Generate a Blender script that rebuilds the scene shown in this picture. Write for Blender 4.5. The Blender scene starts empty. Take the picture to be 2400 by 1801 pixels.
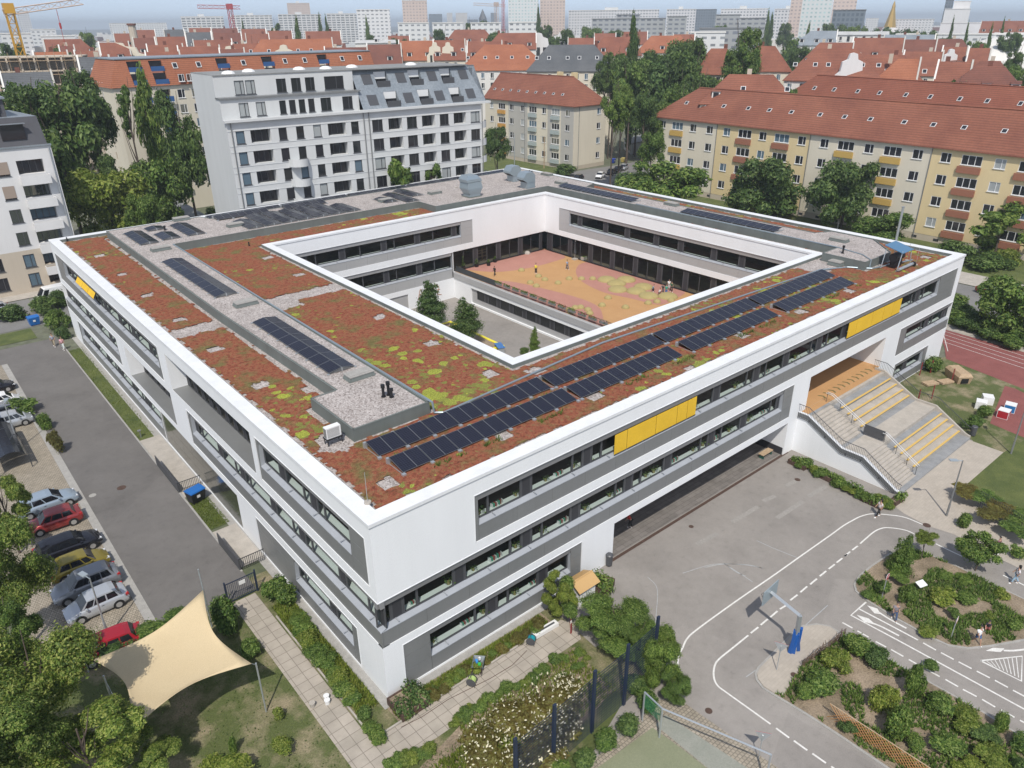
import bpy, bmesh, math, random
from mathutils import Vector, Matrix, noise
R = math.radians
S = bpy.context.scene
COL = S.collection
rnd = random.Random(7)

# ------------------------------------------------------------------ camera
FPX = 1747.66556
PITCH, ROLL, YAW = 0.45056, -0.00885, 0.87204
CAM = Vector((-14.79953, -29.41036, 36.42613))
_cy, _sy = math.cos(YAW), math.sin(YAW)
FWD = Vector((_cy*math.cos(PITCH), _sy*math.cos(PITCH), -math.sin(PITCH)))
_r = Vector((_sy, -_cy, 0)); _u = _r.cross(FWD)
RGT = _r*math.cos(ROLL) + _u*math.sin(ROLL)
UPV = -_r*math.sin(ROLL) + _u*math.cos(ROLL)
cd = bpy.data.cameras.new("camera"); cam = bpy.data.objects.new("camera", cd); COL.objects.link(cam)
cd.sensor_fit = 'HORIZONTAL'; cd.sensor_width = 36.0; cd.lens = 36.0*FPX/2400.0
cd.clip_start = 0.5; cd.clip_end = 30000
m = Matrix((RGT, UPV, -FWD)).transposed().to_4x4(); m.translation = CAM
cam.matrix_world = m
S.camera = cam

# ------------------------------------------------------------------ light
SUN_AZ_TO, SUN_EL = R(46.5), R(54.0)      # direction the shadows fall
w = bpy.data.worlds.new("World"); S.world = w; w.use_nodes = True
nt = w.node_tree; nt.nodes.clear()
sky = nt.nodes.new('ShaderNodeTexSky'); sky.sky_type = 'NISHITA'; sky.sun_disc = False
sky.sun_elevation = SUN_EL
_sd = Vector((-math.cos(SUN_AZ_TO), -math.sin(SUN_AZ_TO)))
sky.sun_rotation = math.atan2(_sd.x, _sd.y)
sky.air_density = 1.0; sky.dust_density = 0.6; sky.ozone_density = 1.5
tcw = nt.nodes.new('ShaderNodeTexCoord'); up_v = nt.nodes.new('ShaderNodeVectorMath'); up_v.operation = 'ADD'; up_v.inputs[1].default_value = (0, 0, 0.16)
nt.links.new(tcw.outputs['Generated'], up_v.inputs[0]); nt.links.new(up_v.outputs[0], sky.inputs[0])
bg = nt.nodes.new('ShaderNodeBackground'); bg.inputs['Strength'].default_value = 0.15
wo = nt.nodes.new('ShaderNodeOutputWorld')
hs = nt.nodes.new('ShaderNodeHueSaturation'); hs.inputs['Saturation'].default_value = 0.62; nt.links.new(sky.outputs[0], hs.inputs['Color']); nt.links.new(hs.outputs[0], bg.inputs[0]); nt.links.new(bg.outputs[0], wo.inputs[0])
sl = bpy.data.lights.new("sun", 'SUN'); sl.energy = 3.4; sl.angle = R(0.53); sl.color = (1.0, 0.95, 0.87)
so = bpy.data.objects.new("sun", sl); COL.objects.link(so)
dirv = Vector((math.cos(SUN_AZ_TO)*math.cos(SUN_EL), math.sin(SUN_AZ_TO)*math.cos(SUN_EL), -math.sin(SUN_EL)))
so.rotation_euler = dirv.to_track_quat('-Z', 'Y').to_euler()
S.view_settings.view_transform = 'Standard'; S.view_settings.look = 'None'
S.view_settings.exposure = 0.2; S.view_settings.gamma = 1.0
S.cycles.max_bounces = 6; S.cycles.diffuse_bounces = 3; S.cycles.glossy_bounces = 3
S.cycles.transparent_max_bounces = 12; S.cycles.transmission_bounces = 4; S.cycles.volume_bounces = 0
S.cycles.caustics_reflective = False; S.cycles.caustics_refractive = False

# ------------------------------------------------------------------ survey helpers
def ray(px, py):
    return FWD*FPX + RGT*(px-1200) - UPV*(py-900.5)
def G(px, py, z=0.0):
    "point of the horizontal plane z seen at that survey pixel"
    d = ray(px, py); return CAM + d*((z-CAM.z)/d.z)
def GD(px, py, D):
    "point at horizontal distance D"
    d = ray(px, py); return CAM + d*(D/math.hypot(d.x, d.y))
def scale_at(P):
    return (P-CAM).dot(FWD)/FPX

# ------------------------------------------------------------------ object helpers
def tag(o, label=None, cat=None, group=None, kind=None):
    if label: o['label'] = label
    if cat: o['category'] = cat
    if group: o['group'] = group
    if kind: o['kind'] = kind
    return o
def thing(name, label, cat, loc=(0, 0, 0), group=None, rz=0.0):
    o = bpy.data.objects.new(name, None); COL.objects.link(o)
    o.empty_display_size = 0.3
    o.location = loc; o.rotation_euler = (0, 0, rz)
    return tag(o, label, cat, group)
def root_of(o):
    while o.parent: o = o.parent
    return o
class MB:
    def __init__(s): s.v = []; s.f = []; s.m = []
    def quad(s, a, b, c, d, m=0): s.poly([a, b, c, d], m)
    def poly(s, pts, m=0):
        n = len(s.v); s.v.extend(tuple(p) for p in pts); s.f.append(tuple(range(n, n+len(pts)))); s.m.append(m)
    def box(s, x0, x1, y0, y1, z0, z1, m=0, F=None, skip=''):
        c = [(x, y, z) for z in (z0, z1) for y in (y0, y1) for x in (x0, x1)]
        if F: c = [F(*p) for p in c]
        n = len(s.v); s.v.extend(tuple(p) for p in c)
        for k, q in (('b', (0, 2, 3, 1)), ('t', (4, 5, 7, 6)), ('f', (0, 1, 5, 4)), ('k', (2, 6, 7, 3)), ('l', (0, 4, 6, 2)), ('r', (1, 3, 7, 5))):
            if k in skip: continue
            s.f.append(tuple(n+i for i in q)); s.m.append(m)
    def obox(s, c, size, rz=0.0, m=0, tilt=0.0):
        ca, sa = math.cos(rz), math.sin(rz); ct, st = math.cos(tilt), math.sin(tilt)
        def F(x, y, z):
            y, z = y*ct - z*st, y*st + z*ct
            return (c[0]+x*ca-y*sa, c[1]+x*sa+y*ca, c[2]+z)
        a, b, h = size[0]/2, size[1]/2, size[2]/2
        s.box(-a, a, -b, b, -h, h, m, F)
    def prism(s, pts, z0, z1, m=0, mside=None, bottom=False):
        ms = m if mside is None else mside
        n = len(pts)
        ar = sum(pts[i][0]*pts[(i+1) % n][1]-pts[(i+1) % n][0]*pts[i][1] for i in range(n))
        if ar < 0: pts = pts[::-1]
        s.poly([(p[0], p[1], z1) for p in pts], m)
        if bottom: s.poly([(p[0], p[1], z0) for p in pts[::-1]], ms)
        for i in range(n):
            a, b = pts[i], pts[(i+1) % n]
            s.quad((a[0], a[1], z0), (b[0], b[1], z0), (b[0], b[1], z1), (a[0], a[1], z1), ms)
    def tube(s, pts, r, n=8, m=0, r1=None, cap=True, closed=False):
        pts = [Vector(p) for p in pts]; k = len(pts)
        rings = []; prev = None
        for i, p in enumerate(pts):
            if i == 0: t = pts[1]-p
            elif i == k-1: t = p-pts[i-1]
            else: t = (pts[i+1]-p).normalized()+(p-pts[i-1]).normalized()
            if t.length < 1e-9: t = Vector((0, 0, 1))
            t.normalize()
            if prev is None:
                a = t.cross(Vector((0, 0, 1)))
                if a.length < 1e-3: a = t.cross(Vector((1, 0, 0)))
            else: a = prev - t*prev.dot(t)
            a.normalize(); prev = a; b = t.cross(a)
            rr = r if r1 is None else r+(r1-r)*i/(k-1)
            base = len(s.v)
            for j in range(n):
                an = 2*math.pi*j/n
                s.v.append(tuple(p+a*(math.cos(an)*rr)+b*(math.sin(an)*rr)))
            rings.append(base)
        for i in range(k-1):
            for j in range(n):
                s.f.append((rings[i]+j, rings[i]+(j+1) % n, rings[i+1]+(j+1) % n, rings[i+1]+j)); s.m.append(m)
        if cap:
            s.f.append(tuple(rings[0]+j for j in range(n))[::-1]); s.m.append(m)
            s.f.append(tuple(rings[-1]+j for j in range(n))); s.m.append(m)
    def ribbon(s, pts, wd, z, m=0):
        "flat strip on the ground along a polyline"
        P = [Vector((p[0], p[1])) for p in pts]; L = []
        for i, p in enumerate(P):
            t = (P[min(i+1, len(P)-1)]-P[max(i-1, 0)]).normalized()
            nn = Vector((-t.y, t.x))*(wd/2)
            L.append(((p.x+nn.x, p.y+nn.y, z), (p.x-nn.x, p.y-nn.y, z)))
        for i in range(len(L)-1):
            s.quad(L[i][1], L[i+1][1], L[i+1][0], L[i][0], m)
    def dome(s, c, rx, rz_, n=14, k=5, m=0, ry=None):
        ry = rx if ry is None else ry; rows = []
        for i in range(k):
            ph = (math.pi/2)*i/k; base = len(s.v)
            for j in range(n):
                an = 2*math.pi*j/n
                s.v.append((c[0]+rx*math.cos(ph)*math.cos(an), c[1]+ry*math.cos(ph)*math.sin(an), c[2]+rz_*math.sin(ph)))
            rows.append(base)
        for i in range(k-1):
            for j in range(n):
                s.f.append((rows[i]+j, rows[i]+(j+1) % n, rows[i+1]+(j+1) % n, rows[i+1]+j)); s.m.append(m)
        t = len(s.v); s.v.append((c[0], c[1], c[2]+rz_))
        for j in range(n): s.f.append((rows[-1]+j, rows[-1]+(j+1) % n, t)); s.m.append(m)
    def build(s, name, mats, parent=None, smooth=False, loc=None):
        if not isinstance(mats, (list, tuple)): mats = [mats]
        me = bpy.data.meshes.new(name)
        off = Vector((0, 0, 0)); rz = 0.0
        if parent is not None:
            r = root_of(parent)
            off = Vector(r.location) if r.get('_w') else off
        elif loc is not None: off = Vector(loc)
        me.from_pydata([(v[0]-off.x, v[1]-off.y, v[2]-off.z) for v in s.v], [], s.f)
        for mt in mats: me.materials.append(mt)
        if len(mats) > 1:
            me.polygons.foreach_set('material_index', s.m)
        if smooth: me.polygons.foreach_set('use_smooth', [True]*len(me.polygons))
        me.update()
        o = bpy.data.objects.new(name, me); COL.objects.link(o)
        if parent is not None: o.parent = parent
        elif loc is not None: o.location = loc
        return o
def wthing(name, label, cat, loc, group=None):
    "a thing whose parts are given in world coordinates"
    o = thing(name, label, cat, loc, group); o['_w'] = 1; return o
def inst(me_obj, name, loc, rz=0.0, sc=None, parent=None):
    o = bpy.data.objects.new(name, me_obj.data); COL.objects.link(o)
    o.location = loc; o.rotation_euler = (0, 0, rz)
    if sc is not None: o.scale = sc
    if parent is not None: o.parent = parent
    return o
KIDS = {}
def copy_tree(root, loc, rz=0.0, label=None, group=None, sc=None):
    r = root.copy(); COL.objects.link(r); r.location = loc; r.rotation_euler = (0, 0, rz)
    if sc is not None: r.scale = sc
    if label: r['label'] = label
    if group: r['group'] = group
    def rec(src, dst):
        for ch in list(src.children):
            c = ch.copy(); COL.objects.link(c); c.parent = dst; rec(ch, c)
    rec(root, r)
    return r

# ------------------------------------------------------------------ materials
def new_mat(name):
    mt = bpy.data.materials.new(name); mt.use_nodes = True
    n = mt.node_tree; return mt, n, n.nodes['Principled BSDF']
def plain(name, col, rough=0.6, metal=0.0, spec=0.5):
    mt, n, b = new_mat(name)
    b.inputs['Base Color'].default_value = (*col, 1); b.inputs['Roughness'].default_value = rough
    b.inputs['Metallic'].default_value = metal; b.inputs['Specular IOR Level'].default_value = spec
    return mt
def N(n, t, **k):
    x = n.nodes.new(t)
    for a, v in k.items(): setattr(x, a, v)
    return x
def coords(n, geo=False):
    if geo: return N(n, 'ShaderNodeNewGeometry').outputs['Position']
    return N(n, 'ShaderNodeTexCoord').outputs['Object']
def noise_node(n, co, scale, detail=4, rough=0.6):
    x = N(n, 'ShaderNodeTexNoise'); x.inputs['Scale'].default_value = scale
    x.inputs['Detail'].default_value = detail; x.inputs['Roughness'].default_value = rough
    n.links.new(co, x.inputs['Vector']); return x.outputs['Fac']
def ramp(n, fac, stops):
    x = N(n, 'ShaderNodeValToRGB'); el = x.color_ramp.elements
    while len(el) < len(stops): el.new(0.5)
    for e, (p, c) in zip(el, stops):
        e.position = p; e.color = (*c, 1) if len(c) == 3 else c
    n.links.new(fac, x.inputs[0]); return x.outputs[0]
def mix(n, fac, a, b, mode='MIX'):
    x = N(n, 'ShaderNodeMix', data_type='RGBA', blend_type=mode)
    for i, v in ((0, fac), (6, a), (7, b)):
        if isinstance(v, (int, float)): x.inputs[i].default_value = v
        elif isinstance(v, tuple): x.inputs[i].default_value = (*v, 1)
        else: n.links.new(v, x.inputs[i])
    return x.outputs[2]
def bump(n, b, h, strength=0.3, dist=0.05):
    x = N(n, 'ShaderNodeBump'); x.inputs['Strength'].default_value = strength; x.inputs['Distance'].default_value = dist
    n.links.new(h, x.inputs['Height']); n.links.new(x.outputs[0], b.inputs['Normal'])
def rough_mat(name, c1, c2, s1=3.0, s2=40.0, rough=0.9, bst=0.3, bd=0.03, amp=(0.3, 0.7), fine=0.5, metal=0.0, geo=False):
    mt, n, b = new_mat(name); co = coords(n, geo)
    a = noise_node(n, co, s1, 5); f = noise_node(n, co, s2, 3, 0.7)
    col = ramp(n, a, [(amp[0], c1), (amp[1], c2)])
    g = ramp(n, f, [(0.3, (1-fine*0.35,)*3), (0.7, (1+fine*0.35,)*3)])
    col = mix(n, 1.0, col, g, 'MULTIPLY')
    n.links.new(col, b.inputs['Base Color']); b.inputs['Roughness'].default_value = rough
    b.inputs['Metallic'].default_value = metal
    if bst: bump(n, b, f, bst, bd)
    return mt
def stones_mat(name, cols, scale, rough=0.9, bd=0.03):
    mt, n, b = new_mat(name); co = coords(n)
    v = N(n, 'ShaderNodeTexVoronoi'); v.inputs['Scale'].default_value = scale; n.links.new(co, v.inputs['Vector'])
    sp = N(n, 'ShaderNodeSeparateColor'); n.links.new(v.outputs['Color'], sp.inputs[0])
    k = len(cols)
    col = ramp(n, sp.outputs[0], [((i+0.5)/k, c) for i, c in enumerate(cols)])
    a = noise_node(n, co, 0.7, 4)
    col = mix(n, 1.0, col, ramp(n, a, [(0.3, (0.85,)*3), (0.7, (1.1,)*3)]), 'MULTIPLY')
    n.links.new(col, b.inputs['Base Color']); b.inputs['Roughness'].default_value = rough
    inv = N(n, 'ShaderNodeMath', operation='SUBTRACT'); inv.inputs[0].default_value = 1; n.links.new(v.outputs['Distance'], inv.inputs[1])
    bump(n, b, inv.outputs[0], 0.7, bd)
    return mt
def brick_mat(name, c1, c2, cm, bw, bh, mort=0.02, rough=0.85, rot=0.0, vary=0.3, off=0.5, bd=0.01):
    mt, n, b = new_mat(name); co = coords(n)
    mp = N(n, 'ShaderNodeMapping'); mp.inputs['Rotation'].default_value = (0, 0, rot); n.links.new(co, mp.inputs['Vector'])
    x = N(n, 'ShaderNodeTexBrick'); x.offset = off
    x.inputs['Color1'].default_value = (*c1, 1); x.inputs['Color2'].default_value = (*c2, 1); x.inputs['Mortar'].default_value = (*cm, 1)
    x.inputs['Scale'].default_value = 1; x.inputs['Brick Width'].default_value = bw; x.inputs['Row Height'].default_value = bh
    x.inputs['Mortar Size'].default_value = mort; n.links.new(mp.outputs[0], x.inputs['Vector'])
    a = noise_node(n, co, 0.8, 5)
    col = mix(n, 1.0, x.outputs[0], ramp(n, a, [(0.25, (1-vary,)*3), (0.75, (1+vary*0.5,)*3)]), 'MULTIPLY')
    n.links.new(col, b.inputs['Base Color']); b.inputs['Roughness'].default_value = rough
    return mt
def leaf_mat(name, cols, trans=0.45, rough=0.5):
    mt, n, b = new_mat(name)
    g = N(n, 'ShaderNodeNewGeometry')
    oi = N(n, 'ShaderNodeObjectInfo')
    k = len(cols)
    col = ramp(n, g.outputs['Random Per Island'], [((i+0.5)/k, c) for i, c in enumerate(cols)])
    co = coords(n); a = noise_node(n, co, 0.9, 3)
    col = mix(n, 1.0, col, ramp(n, a, [(0.3, (0.72,)*3), (0.7, (1.25,)*3)]), 'MULTIPLY')
    col = mix(n, 1.0, col, ramp(n, oi.outputs['Random'], [(0.0, (0.82, 0.86, 0.85)), (1.0, (1.18, 1.12, 1.0))]), 'MULTIPLY')
    n.links.new(col, b.inputs['Base Color']); b.inputs['Roughness'].default_value = rough
    b.inputs['Specular IOR Level'].default_value = 0.35
    tr = N(n, 'ShaderNodeBsdfTranslucent'); n.links.new(col, tr.inputs[0])
    mx = N(n, 'ShaderNodeMixShader'); mx.inputs[0].default_value = trans
    out = n.nodes['Material Output']
    n.links.new(b.outputs[0], mx.inputs[1]); n.links.new(tr.outputs[0], mx.inputs[2]); n.links.new(mx.outputs[0], out.inputs[0])
    return mt
def glass_mat(name, tint=(0.02, 0.025, 0.027), alpha=0.5, rough=0.03, spec=0.6):
    mt, n, b = new_mat(name)
    b.inputs['Base Color'].default_value = (*tint, 1); b.inputs['Roughness'].default_value = rough
    b.inputs['Specular IOR Level'].default_value = spec
    if alpha < 1:
        tr = N(n, 'ShaderNodeBsdfTransparent'); mx = N(n, 'ShaderNodeMixShader'); mx.inputs[0].default_value = alpha
        tr.inputs[0].default_value = (0.88, 0.95, 0.93, 1)
        n.links.new(tr.outputs[0], mx.inputs[1]); n.links.new(b.outputs[0], mx.inputs[2])
        n.links.new(mx.outputs[0], n.nodes['Material Output'].inputs[0])
    return mt
M = {}
def stain_mat(name, col, dark=0.93, rough=0.75, s=0.35):
    "plaster / coated metal with faint clouding, streaks and grain"
    mt, n, b = new_mat(name); co = coords(n)
    mp = N(n, 'ShaderNodeMapping'); mp.inputs['Scale'].default_value = (1, 1, 0.25); n.links.new(co, mp.inputs['Vector'])
    a = noise_node(n, mp.outputs[0], s, 5); f = noise_node(n, co, 9, 3)
    g = ramp(n, a, [(0.3, (dark,)*3), (0.65, (1.0,)*3)])
    g2 = ramp(n, f, [(0.3, (0.975,)*3), (0.7, (1.02,)*3)])
    m3 = N(n, 'ShaderNodeMapping'); m3.inputs['Scale'].default_value = (1, 1, 0.04); n.links.new(co, m3.inputs['Vector'])
    g2 = mix(n, 1.0, g2, ramp(n, noise_node(n, m3.outputs[0], 2.6, 4, .7), [(.28, (1-(1-dark)*.35,)*3), (.50, (1.0,)*3)]), 'MULTIPLY')
    c = mix(n, 1.0, mix(n, 1.0, col, g, 'MULTIPLY'), g2, 'MULTIPLY')
    n.links.new(c, b.inputs['Base Color']); b.inputs['Roughness'].default_value = rough
    return mt
M['white_wall'] = stain_mat('white_render', (0.80, 0.81, 0.82), 0.95)
M['white_coping'] = stain_mat('white_coping', (0.78, 0.79, 0.80), 0.90, 0.5, 0.8)
M['clad'] = stain_mat('grey_cladding', (0.20, 0.205, 0.205), 0.9, 0.42, 0.3)
M['clad_court'] = stain_mat('light_grey_cladding', (0.40, 0.40, 0.40), 0.92, 0.35, 0.3)
M['head'] = stain_mat('grey_lintel', (0.25, 0.25, 0.255), 0.93, 0.5, 0.3)
M['sill'] = stain_mat('sill_metal', (0.36, 0.38, 0.41), 0.9, 0.4, 0.8)
M['frame'] = plain('anthracite_frame', (0.07, 0.072, 0.078), 0.45)
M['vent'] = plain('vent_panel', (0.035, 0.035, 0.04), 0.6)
M['glass'] = glass_mat('glass', alpha=0.24)
M['glass_dark'] = glass_mat('glass_dark', (0.025, 0.028, 0.03), 0.8)
M['room_sill'] = plain('inner_sill', (0.78, 0.80, 0.78), 0.6)
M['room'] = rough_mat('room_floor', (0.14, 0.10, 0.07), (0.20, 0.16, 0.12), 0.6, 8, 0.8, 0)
M['membrane'] = stain_mat('grey_membrane', (0.155, 0.175, 0.165), 0.8, 0.7, 0.6)
M['gravel'] = stones_mat('roof_gravel', [(0.22, 0.19, 0.175), (0.38, 0.335, 0.31), (0.46, 0.415, 0.39), (0.32, 0.28, 0.26), (0.52, 0.48, 0.455)], 11.0)
M['yellow'] = rough_mat('yellow_fabric', (0.70, 0.43, 0.02), (0.78, 0.49, 0.03), 0.5, 12, 0.7, 0.2, fine=.2)
M['metal'] = plain('galvanised', (0.50, 0.53, 0.55), 0.38, 0.6)
M['metal_dark'] = plain('dark_steel', (0.06, 0.065, 0.07), 0.5, 0.3)
M['black'] = plain('black_plastic', (0.012, 0.012, 0.014), 0.5)
M['white'] = plain('white_paint', (0.75, 0.75, 0.74), 0.5)
M['concrete'] = rough_mat('concrete', (0.36, 0.33, 0.29), (0.46, 0.42, 0.37), 1.2, 25, 0.9, 0.15)
M['concrete_dark'] = rough_mat('grey_painted_concrete', (0.22, 0.225, 0.23), (0.30, 0.305, 0.31), 1.2, 25, 0.9, 0.15)
M['wood'] = rough_mat('raw_timber', (0.36, 0.25, 0.15), (0.48, 0.36, 0.24), 4, 30, 0.8, 0.2)
M['rust'] = rough_mat('brown_timber', (0.06, 0.035, 0.025), (0.10, 0.06, 0.045), 4, 30, 0.8, 0.2)
M['bark'] = rough_mat('bark', (0.06, 0.045, 0.035), (0.13, 0.10, 0.08), 6, 30, 0.95, 0.4)
def asphalt_mat(name, c):
    mt, n, b = new_mat(name); co = coords(n, True)
    k = lambda f: tuple(v*f for v in c)
    col = ramp(n, noise_node(n, co, .22, 6, .65), [(.32, k(.86)), (.5, k(1.0)), (.68, k(1.10))])
    v = N(n, 'ShaderNodeTexVoronoi'); v.inputs['Scale'].default_value = .085; n.links.new(co, v.inputs['Vector']); sp = N(n, 'ShaderNodeSeparateColor'); n.links.new(v.outputs['Color'], sp.inputs[0])
    col = mix(n, 1.0, col, ramp(n, sp.outputs[0], [(.2, (.955,)*3), (.8, (1.03,)*3)]), 'MULTIPLY')
    col = mix(n, 1.0, col, ramp(n, noise_node(n, co, 1.6, 5, .7), [(.28, (.80,)*3), (.42, (.97,)*3), (.75, (1.06,)*3)]), 'MULTIPLY')
    f = noise_node(n, co, 22, 3, .8); col = mix(n, 1.0, col, ramp(n, f, [(.3, (.86,)*3), (.7, (1.13,)*3)]), 'MULTIPLY')
    n.links.new(col, b.inputs['Base Color']); b.inputs['Roughness'].default_value = .93; bump(n, b, f, .15, .01); return mt
M['asphalt'] = asphalt_mat('yard_asphalt', (.272, .250, .228)); M['asphalt_dark'] = asphalt_mat('driveway_asphalt', (.148, .139, .131))
M['street'] = rough_mat('street_asphalt', (0.17, 0.165, 0.16), (0.21, 0.205, 0.20), 0.3, 10, 0.95, 0.1, 0.01)
M['paint'] = rough_mat('road_paint', (0.60, 0.58, 0.54), (0.74, 0.73, 0.70), 6, 30, 0.8, 0)
M['grass'] = rough_mat('lawn', (0.06, 0.085, 0.020), (0.125, 0.145, 0.040), 0.5, 14, 0.95, 0.8, 0.06, fine=1.0)
M['drygrass'] = rough_mat('worn_lawn', (0.085, 0.105, 0.03), (0.27, 0.225, 0.14), 0.45, 10, 0.95, 0.8, 0.05, fine=0.9, amp=(0.46, 0.66))
M['soil'] = rough_mat('planting_soil', (0.16, 0.125, 0.08), (0.34, 0.265, 0.19), 0.6, 9, 0.95, 0.8, 0.06, fine=1.0)
M['pave_beige'] = brick_mat('beige_paving', (0.40, 0.355, 0.30), (0.44, 0.39, 0.33), (0.36, 0.32, 0.27), 0.4, 0.2, 0.008, vary=0.1)
M['pave_slab'] = brick_mat('garden_path_slabs', (0.37, 0.33, 0.275), (0.43, 0.38, 0.32), (0.23, 0.20, 0.165), 0.75, 0.75, 0.022, vary=0.22, off=0.0)
M['pave_park'] = brick_mat('parking_setts', (0.30, 0.26, 0.20), (0.38, 0.33, 0.26), (0.15, 0.13, 0.10), 0.22, 0.22, 0.018, vary=0.25)
M['kerb'] = rough_mat('kerb_stone', (0.30, 0.29, 0.27), (0.38, 0.365, 0.34), 2, 20, 0.9, 0.1)
M['tartan'] = rough_mat('red_track', (0.20, 0.065, 0.058), (0.25, 0.085, 0.075), 0.6, 15, 0.9, 0.1)
M['leaf_mid'] = leaf_mat('leaves_mid', [(0.055, 0.111, 0.023), (0.11, 0.195, 0.042), (0.172, 0.267, 0.058), (0.262, 0.351, 0.098)])
M['leaf_dark'] = leaf_mat('leaves_dark', [(0.046, 0.092, 0.027), (0.083, 0.151, 0.042), (0.132, 0.209, 0.059), (0.2, 0.284, 0.092)])
M['leaf_light'] = leaf_mat('leaves_light', [(0.095, 0.151, 0.025), (0.16, 0.23, 0.038), (0.237, 0.302, 0.056), (0.332, 0.381, 0.101)])
M['leaf_fore'] = leaf_mat('leaves_ash', [(0.071, 0.128, 0.024), (0.142, 0.226, 0.044), (0.233, 0.317, 0.067), (0.362, 0.415, 0.122)])
M['leaf_red'] = leaf_mat('leaves_dry', [(0.105, 0.088, 0.022), (0.175, 0.138, 0.039), (0.187, 0.187, 0.055), (0.233, 0.231, 0.072)])
M['flower'] = plain('cream_flowers', (0.56, 0.52, 0.36), 0.8)

# ================================================================== THE SETTING
def sheet(name, pts, z, mat, kind='structure', label=None, thick=0.0):
    mb = MB()
    if thick: mb.prism(pts, z-thick, z)
    else:
        n = len(pts); ar = sum(pts[i][0]*pts[(i+1) % n][1]-pts[(i+1) % n][0]*pts[i][1] for i in range(n))
        if ar < 0: pts = pts[::-1]
        mb.poly([(p[0], p[1], z) for p in pts])
    o = mb.build(name, mat); tag(o, label, None, None, kind)
    if len(pts) > 4:
        bm = bmesh.new(); bm.from_mesh(o.data); bmesh.ops.triangulate(bm, faces=bm.faces); bm.to_mesh(o.data); bm.free()
    return o
def P2(*px, z=0.0): return [tuple(G(x, y, z)[:2]) for x, y in px]
def rect(x0, x1, y0, y1): return [(x0, y0), (x1, y0), (x1, y1), (x0, y1)]
M['ground'] = rough_mat('town_ground', (0.07, 0.095, 0.035), (0.17, 0.165, 0.135), 0.02, 0.9, 0.95, 0, fine=0.8, geo=True)
_g = MB(); _k = 60
for i in range(_k):
    a, b = 2*math.pi*i/_k, 2*math.pi*(i+1)/_k
    for r0, r1 in ((0, 200), (200, 1200), (1200, 14000)):
        if r0 == 0: _g.poly([(0, 0, -.02), (r1*math.cos(a), r1*math.sin(a), -.02), (r1*math.cos(b), r1*math.sin(b), -.02)])
        else: _g.quad((r0*math.cos(a), r0*math.sin(a), -.02), (r1*math.cos(a), r1*math.sin(a), -.02), (r1*math.cos(b), r1*math.sin(b), -.02), (r0*math.cos(b), r0*math.sin(b), -.02))
tag(_g.build('ground', M['ground']), kind='structure')
sheet('lawn', rect(-20, 14, -30, 16), 0.0, M['drygrass'])
sheet('school_yard', [(12.6, -2.2), (12.4, -5.2), (17.5, -5.6), (16.2, -8.8), (10.2, -9.4), (2, -12), (2, -40), (60, -60), (90, -30), (70, -9), (60, -0.0), (44.3, -0.0), (44.3, 14), (18, 14), (18, 0), (12.6, 0)], 0.008, M['asphalt'])
sheet('driveway', rect(-8.5, -2.0, 14.6, 78)+[], 0.012, M['asphalt_dark'])
sheet('driveway_end', rect(-26, -8.5, 72.5, 80), 0.009, M['asphalt_dark'])
sheet('parking_bays', rect(-15.5, -9.1, 14.4, 72.5), 0.006, M['pave_park'])
sheet('gutter_strip', rect(-9.1, -8.5, 14.4, 72.5), 0.016, M['kerb'])
sheet('lawn_strip', rect(-2.0, -0.35, 42.4, 72), 0.02, M['grass'])
sheet('lawn_strip', rect(-2.0, -0.35, 23.6, 28.6), 0.02, M['grass'])
sheet('house_edge_gravel', rect(-0.62, 0.0, 13, 76.5), 0.026, M['kerb'])
sheet('entrance_slab', rect(-2.1, -0.1, 29.6, 42.4), 0.03, M['concrete'])
sheet('entrance_slab', rect(-2.1, -0.1, 17.5, 23.2), 0.03, M['concrete'])
_k = MB(); _k.box(-2.14, -2.0, 17, 76, 0.0, 0.09)
tag(_k.build('kerb', M['kerb']), kind='structure')
sheet('garden_path', [(-3.95, 14.2), (-2.25, 14.2), (-2.25, -1.95), (12.4, -1.95), (12.9, -3.0), (12.2, -4.1), (-2.25, -4.1), (-2.25, -14), (-6, -14), (-5.5, -4.6), (-3.95, -3.4)], 0.022, M['pave_slab'])
_k = MB(); _k.box(-2.2, 11.8, -1.93, -1.82, 0, .10); _k.box(-2.16, -2.06, -1.9, 11, 0, .07)
tag(_k.build('path_edging', M['concrete']), kind='structure')
sheet('house_edge_slabs', [(-0.55, -0.55), (12.6, -0.55), (12.6, 0), (0, 0), (0, 13), (-0.55, 13)], 0.028, M['kerb'])
sheet('flower_bed', rect(-0.4, 11.8, -1.8, -0.56), 0.03, M['soil'])
sheet('garden_bed', [(2.2, -4.3), (11.4, -4.3), (10.6, -8.4), (4.4, -9.2), (-1.8, -9.4), (-1.8, -5.2)], 0.016, M['soil'])
sheet('school_yard', [(58.9, -10.4), (58.9, 0), (77, 0), (77, -8), (70, -9)], 0.009, M['drygrass'])
sheet('sandy_lawn', P2((470, 1700), (640, 1600), (600, 1790), (470, 1760)), 0.012, M['drygrass'])
# undercroft floor, gutter
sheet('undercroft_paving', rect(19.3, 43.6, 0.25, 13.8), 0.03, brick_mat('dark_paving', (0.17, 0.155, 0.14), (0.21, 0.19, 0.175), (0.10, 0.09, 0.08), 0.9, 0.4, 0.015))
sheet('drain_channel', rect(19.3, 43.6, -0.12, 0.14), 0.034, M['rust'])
# plaza in front of the big stair
sheet('plaza', P2((2090, 1184), (2111, 1160), (2271, 1032), (2352, 1061), (2268, 1134), (2300, 1175), (2400, 1235), (2480, 1330), (2400, 1338), (2300, 1290), (2235, 1253), (2173, 1233), (2120, 1205)), 0.02, M['pave_beige'])
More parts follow.
